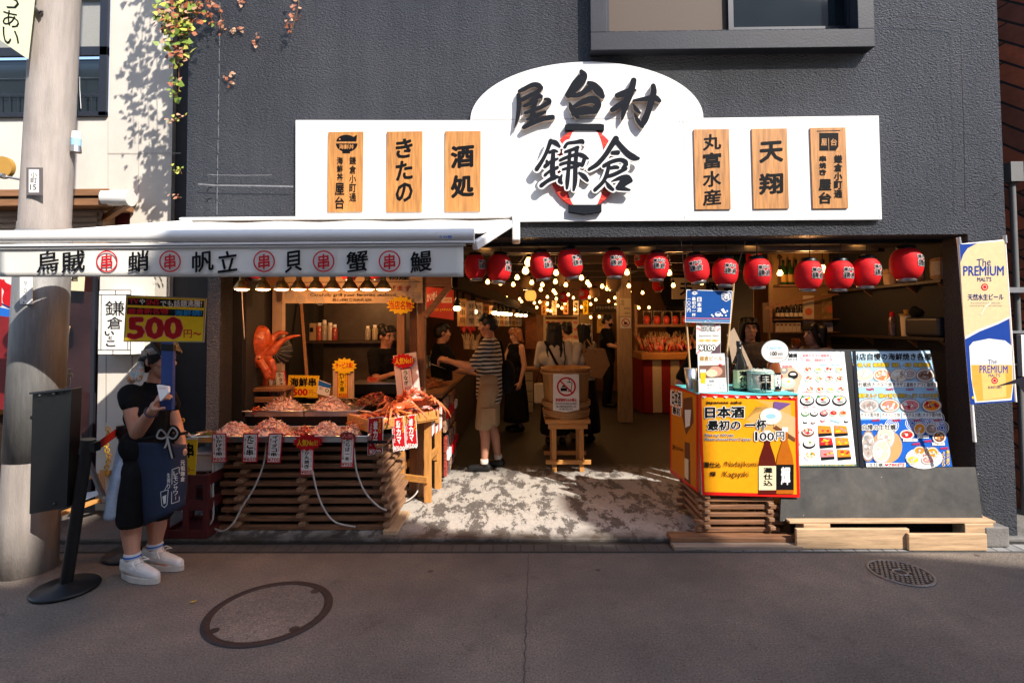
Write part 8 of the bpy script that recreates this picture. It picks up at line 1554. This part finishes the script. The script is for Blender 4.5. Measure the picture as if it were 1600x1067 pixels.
pm, L_, hc_, RH_, k_, ar = person('man in a black and white striped shirt and khaki shorts reaching over the left counter', mx, 5.9, 1.72, -90, ((-0.2, -0.2, 1.12), (-0.14, -0.46, 1.17)), ((0.2, -0.18, 1.12), (0.1, -0.44, 1.2)), 'short', stripes(), 0.75, KHAKI, 'shorts', SKIN, voxel=0.009, nod=8, curl=0.7, shoes=BLACKMETAL, top_len=0.46, stride=0.07)
for sx in (-1, 1):
    m_ = MB(WHTEE); an = L_(sx * 0.095, 0.02 - 0.07 * sx, 0.09); m_.lathe([(0.047, 0), (0.046, 0.05), (0.043, 0.05)], an + V((0, 0, 0.0)), 16); m_.build('sock', pm)
for sx in (-1, 1): m_ = MB(KHAKI); c = L_(sx * 0.2, -0.0, 0.62); m_.box(tuple(c + V((-0.08, -0.012, -0.09))), tuple(c + V((0.08, 0.012, 0.08)))); m_.build('cargo_pocket', pm, bev=0.01)
m_ = MB(BLACKCLOTH); a = L_(0.13, 0.06, 1.47); m_.tube([L_(-0.15, -0.1, 1.43), L_(-0.17, 0.02, 1.46), L_(-0.15, 0.13, 1.38), L_(-0.1, 0.17, 1.1), L_(-0.12, 0.16, 0.9)], 0.018, 8); m_.ell(L_(-0.1, 0.2, 1.0), (0.09, 0.12, 0.2)); m_.build('backpack', pm)
wr = ar[0][3]; m_ = MB(PAPER); c = wr + V((-0.14, -0.05, -0.03)); m_.add([c + V((-0.1, -0.05, 0.03)), c + V((0.06, -0.07, -0.02)), c + V((0.1, 0.03, -0.05)), c + V((-0.06, 0.05, 0.0))], [(0, 1, 2, 3)]); o = m_.build('paper_sheet', loc=c); tag(o, 'white paper sheet in the striped man\'s hands', 'paper'); sd = o.modifiers.new('s', 'SOLIDIFY'); sd.thickness = 0.002
# --- the visitors and staff further in
def at(px, Y): return wx(px, Y)
person('woman with short dyed hair in a black sleeveless top deep in the aisle', at(806, 8.0), 8.0, 1.55, -60, ((-0.2, -0.12, 1.12), (-0.15, -0.3, 1.0)), None, 'bob', BLKTEE, 0.0, BLACKCLOTH, 'skirt', SKIN2, HAIRB, nod=15)
p4, L4, *_ = person('woman with long black hair in a white shirt, back turned, behind the wooden tub', at(866, 7.1), 7.1, 1.62, 175, None, ((0.24, -0.1, 1.12), (0.2, -0.3, 1.25)), 'long', WHTEE, 1.5, BLACKCLOTH, 'skirt', SKIN2, voxel=0.011)
m_ = MB(BLACKCLOTH); m_.tube([L4(0.14, -0.06, 1.42), L4(0.13, 0.08, 1.44), L4(0.0, 0.17, 1.2), L4(-0.12, 0.16, 0.98)], 0.016, 8); m_.tube([L4(-0.12, -0.06, 1.43), L4(-0.13, 0.08, 1.44), L4(-0.15, 0.16, 1.2), L4(-0.12, 0.17, 1.0)], 0.008, 6); m_.ell(L4(0, 0.16, 0.98), (0.17, 0.06, 0.1)); m_.build('strap_bag', p4)
t_ = thing('hand_bag', 'pale bag held low left of the wooden tub', 'bag', W(842, 620, 6.9)); m_ = MB(CREAM); c = W(843, 615, 6.9); m_.box(tuple(c + V((-0.07, -0.05, -0.12))), tuple(c + V((0.08, 0.05, 0.14)))); m_.build('pouch', t_, bev=0.02); m_ = MB(BLACKCLOTH); m_.tube([c + V((-0.05, 0, 0.13)), c + V((0.0, 0, 0.3)), c + V((0.06, 0, 0.13))], 0.008, 6); m_.build('handle', t_)
person('woman with curly tied black hair and a cream top in the middle of the group', at(886, 7.9), 7.9, 1.62, 200, None, None, 'bun', WHTEE, 0.6, BLACKCLOTH, 'trousers', SKIN2)
p5, L5, *_ = person('woman with shoulder length hair and white tee carrying a tan tote bag', at(913, 7.2), 7.2, 1.6, -130, ((-0.22, -0.08, 1.1), (-0.16, -0.26, 1.05)), ((0.24, -0.02, 1.1), (0.2, -0.18, 1.0)), 'long', WHTEE, 0.7, BLACKCLOTH, 'skirt', SKIN2, voxel=0.011)
t_ = thing('tote_bag', 'tan tote bag on the shoulder of the woman right of the tub', 'bag', W(933, 590, 6.95)); m_ = MB(mat('tan_canvas', (0.3, 0.17, 0.08), 0.85, 0.1, 12, 0.2, 100))
pts = [W(910, 545, 6.95), W(921, 588, 6.95), W(940, 592, 6.95), W(953, 570, 6.95), W(945, 545, 6.95)]; m_.prism(pts, FRONT, 0.12); m_.build('pouch', t_, bev=0.02); m_ = MB(mat('tan_canvas', (0.3, 0.17, 0.08))); m_.tube([W(915, 550, 6.94), W(913, 535, 7.0), W(917, 530, 7.05), W(930, 550, 6.94)], 0.012, 6); m_.build('handle', t_)
person('tall person in black with a face mask standing at the back by the pale pillar', at(948, 10.3), 10.3, 1.78, 70, ((-0.22, -0.08, 1.14), (-0.16, -0.34, 1.08)), ((0.22, -0.08, 1.14), (0.12, -0.34, 1.1)), 'short', BLKTEE, 0.7, BLACKCLOTH, 'trousers', SKIN2, mask=BLACKCLOTH, nod=12)
person('woman with long black hair facing the street behind the sake stand', at(1171, 5.75), 5.75, 1.66, -12, None, None, 'long', mat('grey_top', (0.12, 0.11, 0.1), 0.85, 0.3, 20), 0.6, BLACKCLOTH, 'trousers', SKIN2, voxel=0.009)
person('woman in profile with black hair at the bar behind the left menu', at(1272, 5.35), 5.35, 1.6, -80, ((-0.18, -0.2, 1.1), (-0.1, -0.33, 1.3)), None, 'bob', mat('pink_grey_top', (0.3, 0.22, 0.22), 0.85, 0.1, 20), 0.7, BLACKCLOTH, 'trousers', SKIN2, voxel=0.009)
t_ = thing('beer_mug', 'glass mug of amber drink held by the woman in profile at the bar', 'mug', W(1243, 547, 5.3)); c = W(1243, 546, 5.3); m_ = MB(AMB); m_.lathe([(0.035, 0), (0.04, 0.11), (1e-4, 0.11)], c, 18); m_.build('glass', t_); m_ = MB(AMB); m_.tube([c + V((0.036, -0.01, 0.02)), c + V((0.065, -0.01, 0.05)), c + V((0.038, -0.01, 0.09))], 0.006, 6); m_.build('handle', t_)
person('person in a black tee bending forward behind the sake stand, hand on hip', at(1079, 5.35), 5.35, 1.6, 60, ((-0.33, 0.1, 1.08), (-0.2, -0.02, 0.92)), None, 'short', BLKTEE, 0.75, BLACKCLOTH, 'trousers', SKIN, voxel=0.01, lean=0.18, nod=10)
person('cook in a black tee with tied hair working behind the seafood stall', at(603, 5.75), 5.75, 1.6, 55, ((-0.24, -0.12, 1.1), (-0.22, -0.3, 1.16)), ((0.22, -0.14, 1.1), (0.14, -0.3, 1.05)), 'bun', BLKTEE, 0.65, BLACKCLOTH, 'trousers', SKIN, voxel=0.009, nod=10)
person('dim figure in black working behind the left counter', at(690, 6.6), 6.6, 1.62, 110, ((-0.22, -0.15, 1.1), (-0.14, -0.35, 1.05)), None, 'short', BLKTEE, 0.8, BLACKCLOTH, 'trousers', SKIN, legs=False)

# --- woman in the apron with the price placard (nearest figure)
PY = 3.52
q = lambda x, y, dy=0.0: W(x, y, PY + dy)
e = thing('person', 'woman in a black tee and navy apron with a patterned headband holding the price placard', 'person', (wx(225, PY), PY, 0))
hc = q(251, 563, 0.0); RH = Matrix.Rotation(RAD(72), 3, 'Z') @ Matrix.Rotation(RAD(4), 3, 'X')
bl = Blob(); kh = 1.02
head_on(bl, hc, RH, kh); bl.cap(q(243, 608, 0.03), 0.062, q(247, 580, 0.015), 0.053)
bl.cap(q(214, 620, -0.05), 0.05, q(257, 619, 0.07), 0.045)
bl.chain([(q(236, 634, 0.02), 0.108), (q(236, 668, 0.02), 0.104), (q(235, 700, 0.02), 0.12), (q(233, 722, 0.02), 0.125)])
shR, elR, wrR = q(204, 617, -0.07), q(214, 676, -0.12), q(239, 640, -0.26)
bl.chain([(shR, 0.056), (q(209, 648, -0.1), 0.055), (elR, 0.043), (q(228, 656, -0.19), 0.04), (wrR, 0.028)])
hd = (q(252, 612, -0.3) - wrR).normalized(); pn = (V((0.75, 0.35, -0.1))); pn = (pn - hd * pn.dot(hd)).normalized(); ss = hd.cross(pn); ss = ss if ss.y < 0 else -ss
hand(bl, wrR, hd, pn, ss, 0.62, 1.0, 0.2, 0.6)
bl.chain([(q(261, 622, 0.08), 0.047), (q(276, 665, 0.07), 0.039), (q(283, 694, -0.02), 0.034), (q(284, 706, -0.06), 0.028)]); hand(bl, q(286, 706, -0.06), V((-0.4, -0.2, -0.9)), V((-0.7, 0.6, 0.2)), V((-0.4, -0.8, 0.2)), 0.5)
LEG = []
for hp, kn_, cf, an, toe in ((q(221, 730, -0.04), q(208, 800, -0.05), q(205, 830, -0.03), q(207, 868, -0.06), q(236, 896, -0.1)), (q(246, 730, 0.06), q(247, 790, 0.06), q(245, 822, 0.09), q(242, 852, 0.1), q(272, 872, 0.08))):
    an.z = 0.12; LEG.append((an, toe)); bl.chain([(hp, 0.09), (kn_, 0.062), (cf, 0.06), (an + V((0, 0, 0.03)), 0.041), (an - V((0, 0, 0.03)), 0.042)]); td = V((0.93, -0.36, 0)); bl.cap(an + V((0, 0, -0.07)) - td * 0.03, 0.036, an + V((0, 0, -0.085)) + td * 0.13, 0.028)
bl.build('body', SKIN, e, 0.006, 2, extra=lambda mb: face_on(mb, hc, RH, kh))
hb = Blob(); T = lambda x, y, z: hc + RH @ (V((x, y, z)) * kh)
hb.ell(T(0, 0.022, 0.036), (0.088 * kh, 0.1 * kh, 0.092 * kh), RH); hb.ell(T(0, 0.06, -0.02), (0.078 * kh, 0.06 * kh, 0.06 * kh), RH)
for x in (-0.06, -0.04, -0.02, 0, 0.02, 0.04, 0.06): hb.cap(T(x, -0.02, 0.115), 0.03, T(x * 1.1, -0.088, 0.055 + 0.01 * (int(x * 100) % 3)), 0.014)
for x in (-0.06, -0.03, 0, 0.03, 0.06): hb.cap(T(x, 0.08, 0.0), 0.03, T(x * 0.9, 0.085, -0.075), 0.015)
for sx in (-1, 1): hb.cap(T(sx * 0.082, 0.0, 0.05), 0.014, T(sx * 0.084, -0.01, -0.02), 0.008)
hb.build('hair', HAIR, e, 0.006, 1)
def printed():
    m, n, l, b, oc = node_mat('printed_scarf', 0.8); a = nz(n, l, oc, 28, 3, 0.5, 1.0)
    l.new(ramp(n, l, a, [(0.35, (0.5, 0.5, 0.5)), (0.45, (0.2, 0.35, 0.4)), (0.52, (0.55, 0.5, 0.45)), (0.6, (0.5, 0.16, 0.05)), (0.7, (0.12, 0.25, 0.12))]), b.inputs['Base Color']); return m
SCARF = printed(); m_ = MB(SCARF); n = 36; vs = []
for i in range(n):
    a = 2 * pi * i / n; y = -cos(a); tilt = 0.055 + 0.03 * cos(a)
    for dz in (-0.022, 0.022): vs.append(T(0.094 * sin(a), 0.018 - 0.107 * cos(a), tilt + dz - 0.0 ))
m_.add(vs, [(2 * i, 2 * ((i + 1) % n), 2 * ((i + 1) % n) + 1, 2 * i + 1) for i in range(n)], None, True)
kb = T(-0.02, 0.13, 0.02); o = m_.build('headband', e); sd = o.modifiers.new('s', 'SOLIDIFY'); sd.thickness = 0.006
kb = Blob(); kp = q(222, 568, -0.04); kb.ell(kp, (0.03, 0.028, 0.026)); kb.chain([(kp, 0.018), (q(213, 582, -0.07), 0.026), (q(206, 592, -0.08), 0.03)]); kb.chain([(kp, 0.014), (q(220, 580, -0.08), 0.022), (q(216, 591, -0.1), 0.024)]); kb.build('scarf_tail', SCARF, e, 0.006, 2)
tb = Blob(); tb.chain([(q(236, 634, 0.02), 0.125), (q(236, 664, 0.02), 0.122), (q(235, 690, 0.02), 0.13)]); tb.cap(q(212, 620, -0.05), 0.074, q(257, 618, 0.07), 0.064); tb.cap(q(223, 650, -0.03), 0.11, q(248, 650, 0.06), 0.105); tb.cap(q(221, 696, -0.03), 0.128, q(250, 696, 0.06), 0.13)
tb.cap(shR, 0.074, q(206, 628, -0.085), 0.072); tb.cap(q(261, 620, 0.08), 0.062, q(267, 634, 0.08), 0.06); tb.cap(q(243, 600, 0.03), 0.072, q(242, 612, 0.03), 0.09)
nz_ = q(243, 597, 0).z; tb.build('t_shirt', BLKTEE, e, 0.007, 3, keep=lambda p: p.z < nz_)
A = Art(q(263, 632, -0.155), V((0.35, -0.94, 0)), 0.0003)
for x in (256, 264, 272): A.ring(x, 632 - (x - 256) * 0.15, 3.6, 0.6, GREY, 12); A.disc(x, 632 - (x - 256) * 0.15, 1.4, GREY, n=8)
A.t('屋台村串', 254, 638, 266, 641, GREY, 0.0, shear=0.1); A.build('shirt_print', e)
sb = Blob(); sb.cap(q(221, 712, -0.02), 0.112, q(246, 712, 0.05), 0.116)
for (hp, kn_) in ((q(219, 735, -0.05), q(207, 808, -0.06)), (q(249, 735, 0.06), q(249, 795, 0.07))): sb.chain([(hp, 0.112), (kn_, 0.094)])
zb_ = q(210, 821, -0.06).z; sb.build('shorts', BLACKCLOTH, e, 0.007, 3, keep=lambda p: p.z > zb_)
# apron: a wrapped sheet
NAVYC = mat('navy_apron', (0.005, 0.013, 0.042), 0.8, 0.25, 7, 0.3, 14)
Lf = [(199, 690), (206, 730), (214, 770), (225, 822)]; Rg = [(291, 694), (293, 725), (293, 760), (289, 790)]
def rowpt(P, t): t = t * (len(P) - 1); i = min(int(t), len(P) - 2); f = t - i; return (P[i][0] + (P[i + 1][0] - P[i][0]) * f, P[i][1] + (P[i + 1][1] - P[i][1]) * f)
NU, NW = 18, 16; vs = []
def ap(u, t):
    a, b = rowpt(Lf, t), rowpt(Rg, t); x, y = a[0] + (b[0] - a[0]) * u, a[1] + (b[1] - a[1]) * u
    return q(x, y, 0.02 - 0.2 * sin(pi * (0.12 + 0.8 * u)) ** 0.8 - 0.02 * t - 0.008 * sin(u * 9 + t * 4) * t)
m_ = MB(NAVYC); m_.add([ap(i / NU, j / NW) for j in range(NW + 1) for i in range(NU + 1)], [(j * (NU + 1) + i, (j + 1) * (NU + 1) + i, (j + 1) * (NU + 1) + i + 1, j * (NU + 1) + i + 1) for j in range(NW) for i in range(NU)], None, True); o = m_.build('apron', e); sd = o.modifiers.new('s', 'SOLIDIFY'); sd.thickness = 0.004; ao = o
class ApArt(Art):
    def at(s, x, y, k=None):
        u, t = 0.5, 0.5
        for _ in range(12):
            a, b = rowpt(Lf, t), rowpt(Rg, t); u = min(max((x - a[0]) / (b[0] - a[0]), 0), 1); yy = a[1] + (b[1] - a[1]) * u; t = min(max(t + (y - yy) / 115, 0), 1)
        return ap(u, t) + V((0, -0.006 - 0.0003 * (s.k if k is None else k), 0))
A = ApArt((0, 0, 0), FRONT); AW = ink('apron_white', (0.5, 0.5, 0.48))
A.line([(270, 733), (281, 729), (281, 782), (269, 786), (270, 733)], 1.0, AW); A.t('レモンサワー', 272, 735, 279, 781, AW, 0.03, True); A.t('元祖鎌倉', 283, 718, 290, 752, AW, 0.03, True); A.t('生搾り', 262, 738, 267, 763, AW, 0.02, True); A.line([(252, 768), (264, 764), (262, 788), (258, 792), (254, 789), (252, 768)], 1.0, AW); A.poly([(255, 775), (261, 772), (260, 785), (257, 787)], AW); A.line([(258, 766), (262, 758)], 0.8, AW); A.build('apron_print', e)
WB = mat('waist_band', (0.3, 0.28, 0.26), 0.8, 0.1, 30); m_ = MB(BLACKCLOTH); m_.tube([q(199, 692, 0.0), q(215, 688, -0.13), q(245, 682, -0.17), q(275, 679, -0.12), q(292, 676, 0.0)], 0.011, 8); m_.build('apron_tie', e)
m_ = MB(BLACKCLOTH, WB)
def ribbon(pts, w_=0.018):
    P = smooth_path([tuple(p) for p in pts], 5); P = [V(p) for p in P]
    for o_, mm, dy in ((w_, BLACKCLOTH, 0), (w_ * 0.3, WB, -0.004)):
        vs = []
        for i, p in enumerate(P):
            d = (P[min(i + 1, len(P) - 1)] - P[max(i - 1, 0)]).normalized(); s_ = d.cross(V((0, -1, 0))).normalized(); vs += [p + s_ * o_ + V((0, dy, 0)), p - s_ * o_ + V((0, dy, 0))]
        m_.add(vs, [(2 * i, 2 * i + 1, 2 * i + 3, 2 * i + 2) for i in range(len(P) - 1)], mm, True)
kx = q(262, 681, -0.19)
ribbon([kx, q(252, 671, -0.21), q(246, 682, -0.21), q(254, 685, -0.2), kx]); ribbon([kx, q(270, 668, -0.21), q(278, 676, -0.2), q(272, 685, -0.2), kx]); ribbon([kx, q(265, 696, -0.21), q(270, 716, -0.22)]); ribbon([kx, q(262, 690, -0.205), q(258, 700, -0.215)])
o = m_.build('bow', e); sd = o.modifiers.new('s', 'SOLIDIFY'); sd.thickness = 0.003
m_ = MB(mat('bracelet', (0.03, 0.02, 0.05), 0.3)); d = (wrR - elR).normalized(); a = d.orthogonal().normalized(); b = d.cross(a); m_.tube([wrR - d * 0.03 + (a * cos(t) + b * sin(t)) * 0.036 for t in [2 * pi * i / 20 for i in range(21)]], 0.005, 6); m_.build('bracelet', e)
SNK = mat('white_sneaker', (0.62, 0.6, 0.57), 0.6, 0.08, 14, 0.15, 40); SOLE = mat('sneaker_sole', (0.55, 0.5, 0.44), 0.7, 0.1, 20)
for (an, toe), (dx, dy) in zip(LEG, ((0.95, -0.3), (0.97, -0.22))):
    td = V((dx, dy, 0)).normalized(); sd_ = V((-td.y, td.x, 0)); b0 = V((an.x, an.y, 0))
    Q = lambda f, s, z: b0 + td * f + sd_ * s + V((0, 0, z))
    sb = Blob(); sb.chain([(Q(-0.045, 0, 0.075), 0.044), (Q(0.03, 0, 0.07), 0.046), (Q(0.12, 0, 0.058), 0.042), (Q(0.195, 0, 0.046), 0.035)]); sb.cap(Q(-0.035, 0, 0.105), 0.046, Q(0.02, 0, 0.1), 0.045); sb.cap(Q(-0.05, 0, 0.09), 0.04, Q(-0.05, 0, 0.13), 0.038)
    zt2 = 0.132
    m2 = SNK; sh = sb.build('sneaker', m2, e, 0.005, 2, keep=lambda p: 0.03 < p.z < zt2)
    m_ = MB(SOLE); pts = []
    for i in range(28):
        t = 2 * pi * i / 28; f = 0.074 + 0.165 * cos(t); s_ = (0.052 - 0.008 * (cos(t) < -0.3)) * sin(t); pts.append(Q(f, s_, 0.036))
    m_.prism(pts, V((0, 0, 1)), 0.033); m_.build('sole', sh, bev=0.006) if False else m_.build('sole', e, bev=0.006)
    m_ = MB(PAPER)
    for k in range(5): f = 0.045 + k * 0.018; z = 0.121 - k * 0.009; m_.tube([Q(f, -0.028, z - 0.008), Q(f + 0.008, 0, z + 0.004), Q(f, 0.028, z - 0.008)], 0.0045, 6)
    m_.tube([Q(0.045, -0.01, 0.13), Q(0.07, -0.05, 0.125), Q(0.1, -0.055, 0.09)], 0.004, 6); m_.tube([Q(0.045, 0.01, 0.13), Q(0.075, 0.02, 0.14), Q(0.11, 0.03, 0.125), Q(0.09, 0.0, 0.13)], 0.004, 6); m_.build('laces', e)
    m_ = MB(mat('sock_print', (0.5, 0.5, 0.52), 0.85, 0.1, 20)); m_.lathe([(0.048, 0.13), (0.05, 0.15), (0.048, 0.165), (0.045, 0.165)], b0, 18); m_.lathe([(0.0505, 0.142), (0.0505, 0.152)], b0, 18, BLUE); m_.build('sock', e)
# things she holds or carries
tw = Blob(); tw.chain([(q(192, 694, -0.05), 0.03), (q(188, 730, -0.08), 0.042), (q(180, 775, -0.1), 0.05), (q(178, 803, -0.1), 0.046)]); tw.chain([(q(196, 700, -0.07), 0.026), (q(186, 745, -0.12), 0.036), (q(170, 806, -0.12), 0.03)]); tw.chain([(q(196, 700, -0.06), 0.026), (q(194, 750, -0.08), 0.034), (q(187, 806, -0.08), 0.034)])
def towel():
    m, n, l, b, oc = node_mat('blue_towel', 0.9); a = nz(n, l, oc, 14, 3, 0.5, 1.0); l.new(ramp(n, l, a, [(0.4, (0.26, 0.33, 0.45)), (0.6, (0.32, 0.4, 0.52)), (0.68, (0.36, 0.28, 0.36))]), b.inputs['Base Color']); bumpn(n, l, b, nz(n, l, oc, 140, 2), 0.4, 0.004); return m
zt2 = q(180, 812, -0.1).z; o = tw.build('towel', towel(), None, 0.006, 3, loc=q(185, 700, -0.08), keep=lambda p: p.z > zt2); tag(o, 'pale blue towel hanging from the aproned woman\'s waist', 'towel')
t_ = thing('paper_pouch', 'white printed paper pouch in the hand of the aproned woman', 'pouch', q(254, 620, -0.28)); c = q(253, 614, -0.31); m_ = MB(PAPER, GREY)
u = (q(262, 604, -0.33) - q(249, 624, -0.3)); a1, a2, a3, a4 = q(245, 601, -0.29), q(263, 604, -0.3), q(263, 613, -0.33), q(250, 627, -0.33); m_.prism([a4, a3, a2, a1], FRONT, 0.018); m_.build('pouch', t_, bev=0.004)
A = Art(a1 + V((0, -0.045, 0)), FRONT, 0.0003); A.t('KAMAKURA', 248, 605, 259, 608, PINK, 0.0, shear=-0.1); A.build('lettering', t_)
pl = thing('price_placard', 'yellow price placard reading 500円 on a blue stick in front of the woman\'s face', 'placard', q(262, 640, -0.2))
pz = PY - 0.24; crn = [(197, 461), (322, 466), (318, 535), (193, 534)]
pn_ = board('p', crn, pz, ink('placard_edge', (0.3, 0.25, 0.16)), 0.008).build('panel', pl); A = Art((0, pz - 0.0006, 0), FRONT, 0.0003); PYL = ink('placard_yellow', (0.82, 0.55, 0.015))
A.poly([(199, 463), (320, 468), (316.5, 533), (195, 532.5)], PYL); A.poly([(200, 465), (319, 470), (318.5, 481), (199, 476.5)], BLACK); A.poly([(199, 480), (318, 485), (317.5, 495), (198.5, 491)], BLACK)
DR = ink('deep_red', (0.4, 0.008, 0.012)); A.t('TV', 202, 467, 217, 475, RED, 0.03); A.t('や', 218, 467, 227, 475.5, PAPER, 0.02); A.t('SNS', 228, 468, 249, 476.5, RED, 0.03); A.t('でも話題沸騰!', 251, 469, 316, 480, PAPER, 0.02, shear=-0.0); A.t('鎌倉新名物', 200, 481.5, 263, 491, RED, 0.04); A.t('海鮮焼!', 273, 484, 316, 493.5, ink('sky_blue', (0.02, 0.22, 0.5)), 0.04)
A.t('500', 199, 495, 286, 530, DR, 0.055, out=PINK, ow=0.02, shear=0.0); A.t('円', 287, 515, 300, 528, RED, 0.02); A.t('~', 302, 519, 314, 524, RED, 0.0); A.build('lettering', pn_)
m_ = MB(mat('blue_stick', (0.02, 0.055, 0.22), 0.5, 0.2, 10)); ax, bx = q(263.5, 534, -0.225), q(262, 640, -0.2); m_.bar(bx, ax, 0.075, 0.03, None, V((0, 1, 0))); m_.bar(q(263.5, 537, -0.224), q(263, 548, -0.222), 0.08, 0.036, BLACKMETAL, V((0, 1, 0))); m_.build('stick', pl, bev=0.004)

# ================================================================ road furniture: manholes, leaf scraps, ivy
c = G(421, 955); IRON = mat('rusty_iron', (0.035, 0.022, 0.02), 0.7, 0.3, 20, 0.4, 80, metal=0.2)
t_ = thing('manhole_cover', 'large round manhole with an asphalt centre and a rusty ring', 'manhole cover', (c.x, c.y, 0)); R_ = 0.345
m_ = MB(IRON); m_.lathe([(R_ - 0.045, 0.001), (R_ - 0.043, 0.006), (R_, 0.006), (R_ + 0.002, 0.001)], c, 56); 
for a in (0.9, 3.9, 5.6): v = V((cos(a), sin(a), 0)); m_.cyl(c + v * (R_ - 0.06) + V((0, 0, 0.001)), c + v * (R_ - 0.06) + V((0, 0, 0.005)), 0.028, None, 12)
m_.build('ring', t_); m_ = MB(ASPHALT); m_.cyl(c + V((0, 0, 0.0)), c + V((0, 0, 0.004)), R_ - 0.046, None, 48); m_.build('fill', t_)
c = G(1407, 895); R_ = 0.185; t_ = thing('drain_cover', 'small round patterned iron cover near the right kerb', 'manhole cover', (c.x, c.y, 0))
IR2 = mat('worn_iron', (0.2, 0.18, 0.17), 0.45, 0.3, 25, 0.3, 80, metal=0.6); m_ = MB(IRON); m_.cyl(c + V((0, 0, 0.0)), c + V((0, 0, 0.004)), R_, None, 48); m_.build('plate', t_)
m_ = MB(IR2); m_.lathe([(R_ - 0.014, 0.002), (R_ - 0.013, 0.009), (R_, 0.009), (R_ + 0.001, 0.002)], c, 48); m_.lathe([(0.034, 0.002), (0.036, 0.009), (0.046, 0.009), (0.048, 0.002)], c, 30)
s_ = 0.026
for i in range(-9, 10):
    for j in range(-9, 10):
        x, y = (i + 0.5 * (j % 2)) * s_ * 1.15, j * s_
        d = math.hypot(x, y)
        if 0.058 < d < R_ - 0.024: m_.box((c.x + x - 0.0085, c.y + y - 0.0085, 0.003), (c.x + x + 0.0085, c.y + y + 0.0085, 0.009))
m_.build('tread_pattern', t_)
for x, y, lb in ((302, 940, 'small yellow leaf on the asphalt left of the large manhole'), (95, 845, 'small green yellow leaf by the base of the utility pole')):
    g = G(x, y, 0.006); m_ = MB(YEL); m_.add([g + V((-0.02, 0, 0)), g + V((0, -0.012, 0.004)), g + V((0.022, 0.003, 0.008)), g + V((0, 0.013, 0.002))], [(0, 1, 2, 3)]); o = m_.build('fallen_leaf', loc=g); tag(o, lb, 'leaf'); sd = o.modifiers.new('s', 'SOLIDIFY'); sd.thickness = 0.001
iv = thing('ivy', 'ivy with yellow green and russet leaves hanging down the building corner', 'ivy', W(275, 100, 3.95)); r = random.Random(21)
LG = mat('leaf_green', (0.16, 0.24, 0.03), 0.5, 0.35, 20); LY_ = mat('leaf_yellow', (0.42, 0.42, 0.06), 0.5, 0.3, 20); LR_ = mat('leaf_russet', (0.3, 0.085, 0.03), 0.6, 0.4, 20); LB_ = mat('leaf_pale', (0.45, 0.25, 0.15), 0.6, 0.3, 20)
def leaf(mb, p, s, m):
    d = rdir(r, 0.8).normalized(); n_ = (V((r.uniform(-0.6, 0.6), -1, r.uniform(-0.2, 0.9)))).normalized(); d = (d - n_ * d.dot(n_)).normalized(); b = n_.cross(d)
    mb.add([p - d * s * 0.5, p - d * s * 0.25 + b * s * 0.5, p + d * s * 0.1 + b * s * 0.28, p + d * s * 0.6, p + d * s * 0.1 - b * s * 0.28, p - d * s * 0.25 - b * s * 0.5], [(0, 1, 2, 3), (0, 3, 4, 5)], m)
mb = MB(LG, LY_, LR_, LB_); st = MB(mat('ivy_stem', (0.16, 0.07, 0.03), 0.8)); dr = MB(LR_, LB_)
def vine(pts, n, sp, s, mats):
    P = [V(p) for p in smooth_path([tuple(W(x, y, Yv)) for x, y, Yv in pts], 6)]; st.tube(P, 0.003, 5)
    for i in range(n):
        p = r.choice(P) + V((r.gauss(0, sp), r.uniform(-0.1, 0.02), r.gauss(0, sp))); leaf(mb, p, s * r.uniform(0.5, 1.3), r.choice(mats))
MX = [LG, LG, LY_, LY_, LR_, LR_, LB_]
for dx, e_ in ((0, 132), (-8, 80), (10, 100), (4, 60), (18, 50), (-14, 45), (24, 30)): vine([(285 + dx * 1.5, -30, 3.98), (281 + dx, e_ * 0.3, 3.95), (280 + dx * 1.2, e_ * 0.7, 3.96), (279 + dx * 0.6, e_, 3.99)], 42, 0.045, 0.055, MX)
vine([(300, 20, 3.99), (320, 22, 4.02), (338, 38, 4.03)], 26, 0.02, 0.035, [LR_, LG, LR_]); vine([(285, 8, 3.98), (318, 4, 4.02), (342, 14, 4.03), (346, 50, 4.04)], 46, 0.018, 0.03, [LR_, LR_, LB_]); vine([(466, -10, 4.04), (466, 12, 4.04), (460, 34, 4.04), (454, 54, 4.04)], 36, 0.012, 0.028, [LR_, LR_, LB_]); vine([(250, 36, 4.0), (262, 44, 3.97), (278, 40, 3.96)], 22, 0.03, 0.05, MX)
vine([(283, 120, 4.02), (278, 145, 4.02), (272, 150, 4.02)], 12, 0.015, 0.028, [LG, LY_]); vine([(268, 192, 4.02), (280, 185, 4.02), (291, 180, 4.03)], 12, 0.012, 0.025, [LY_, LB_]); vine([(280, 262, 4.03), (284, 272, 4.03)], 10, 0.014, 0.03, [LG, LY_]); vine([(272, 308, 4.04), (284, 309, 4.04)], 5, 0.008, 0.025, [LB_, LR_])
for x, y in ((376, 5), (380, 2), (375, 45), (366, 48), (378, 47), (399, 58), (397, 66), (354, 122), (362, 118), (362, 130), (400, 70)):
    for k in range(4): leaf(mb, W(x, y, 4.04) + V((r.gauss(0, 0.012), 0, r.gauss(0, 0.012))), 0.028, r.choice([LR_, LB_]))
for dx, e_ in ((0, -20), (-10, -60), (12, -40), (-18, -120), (22, -90), (-26, -30), (6, -150)): vine([(285 + dx, -330, 3.96), (281 + dx * 1.6, -240, 3.93), (280 + dx * 1.8, -130 + e_ * 0.2, 3.95), (280 + dx * 1.6, e_, 3.97)], 60, 0.055, 0.06, MX)
mb.build('leaves', iv); st.build('stems', iv)
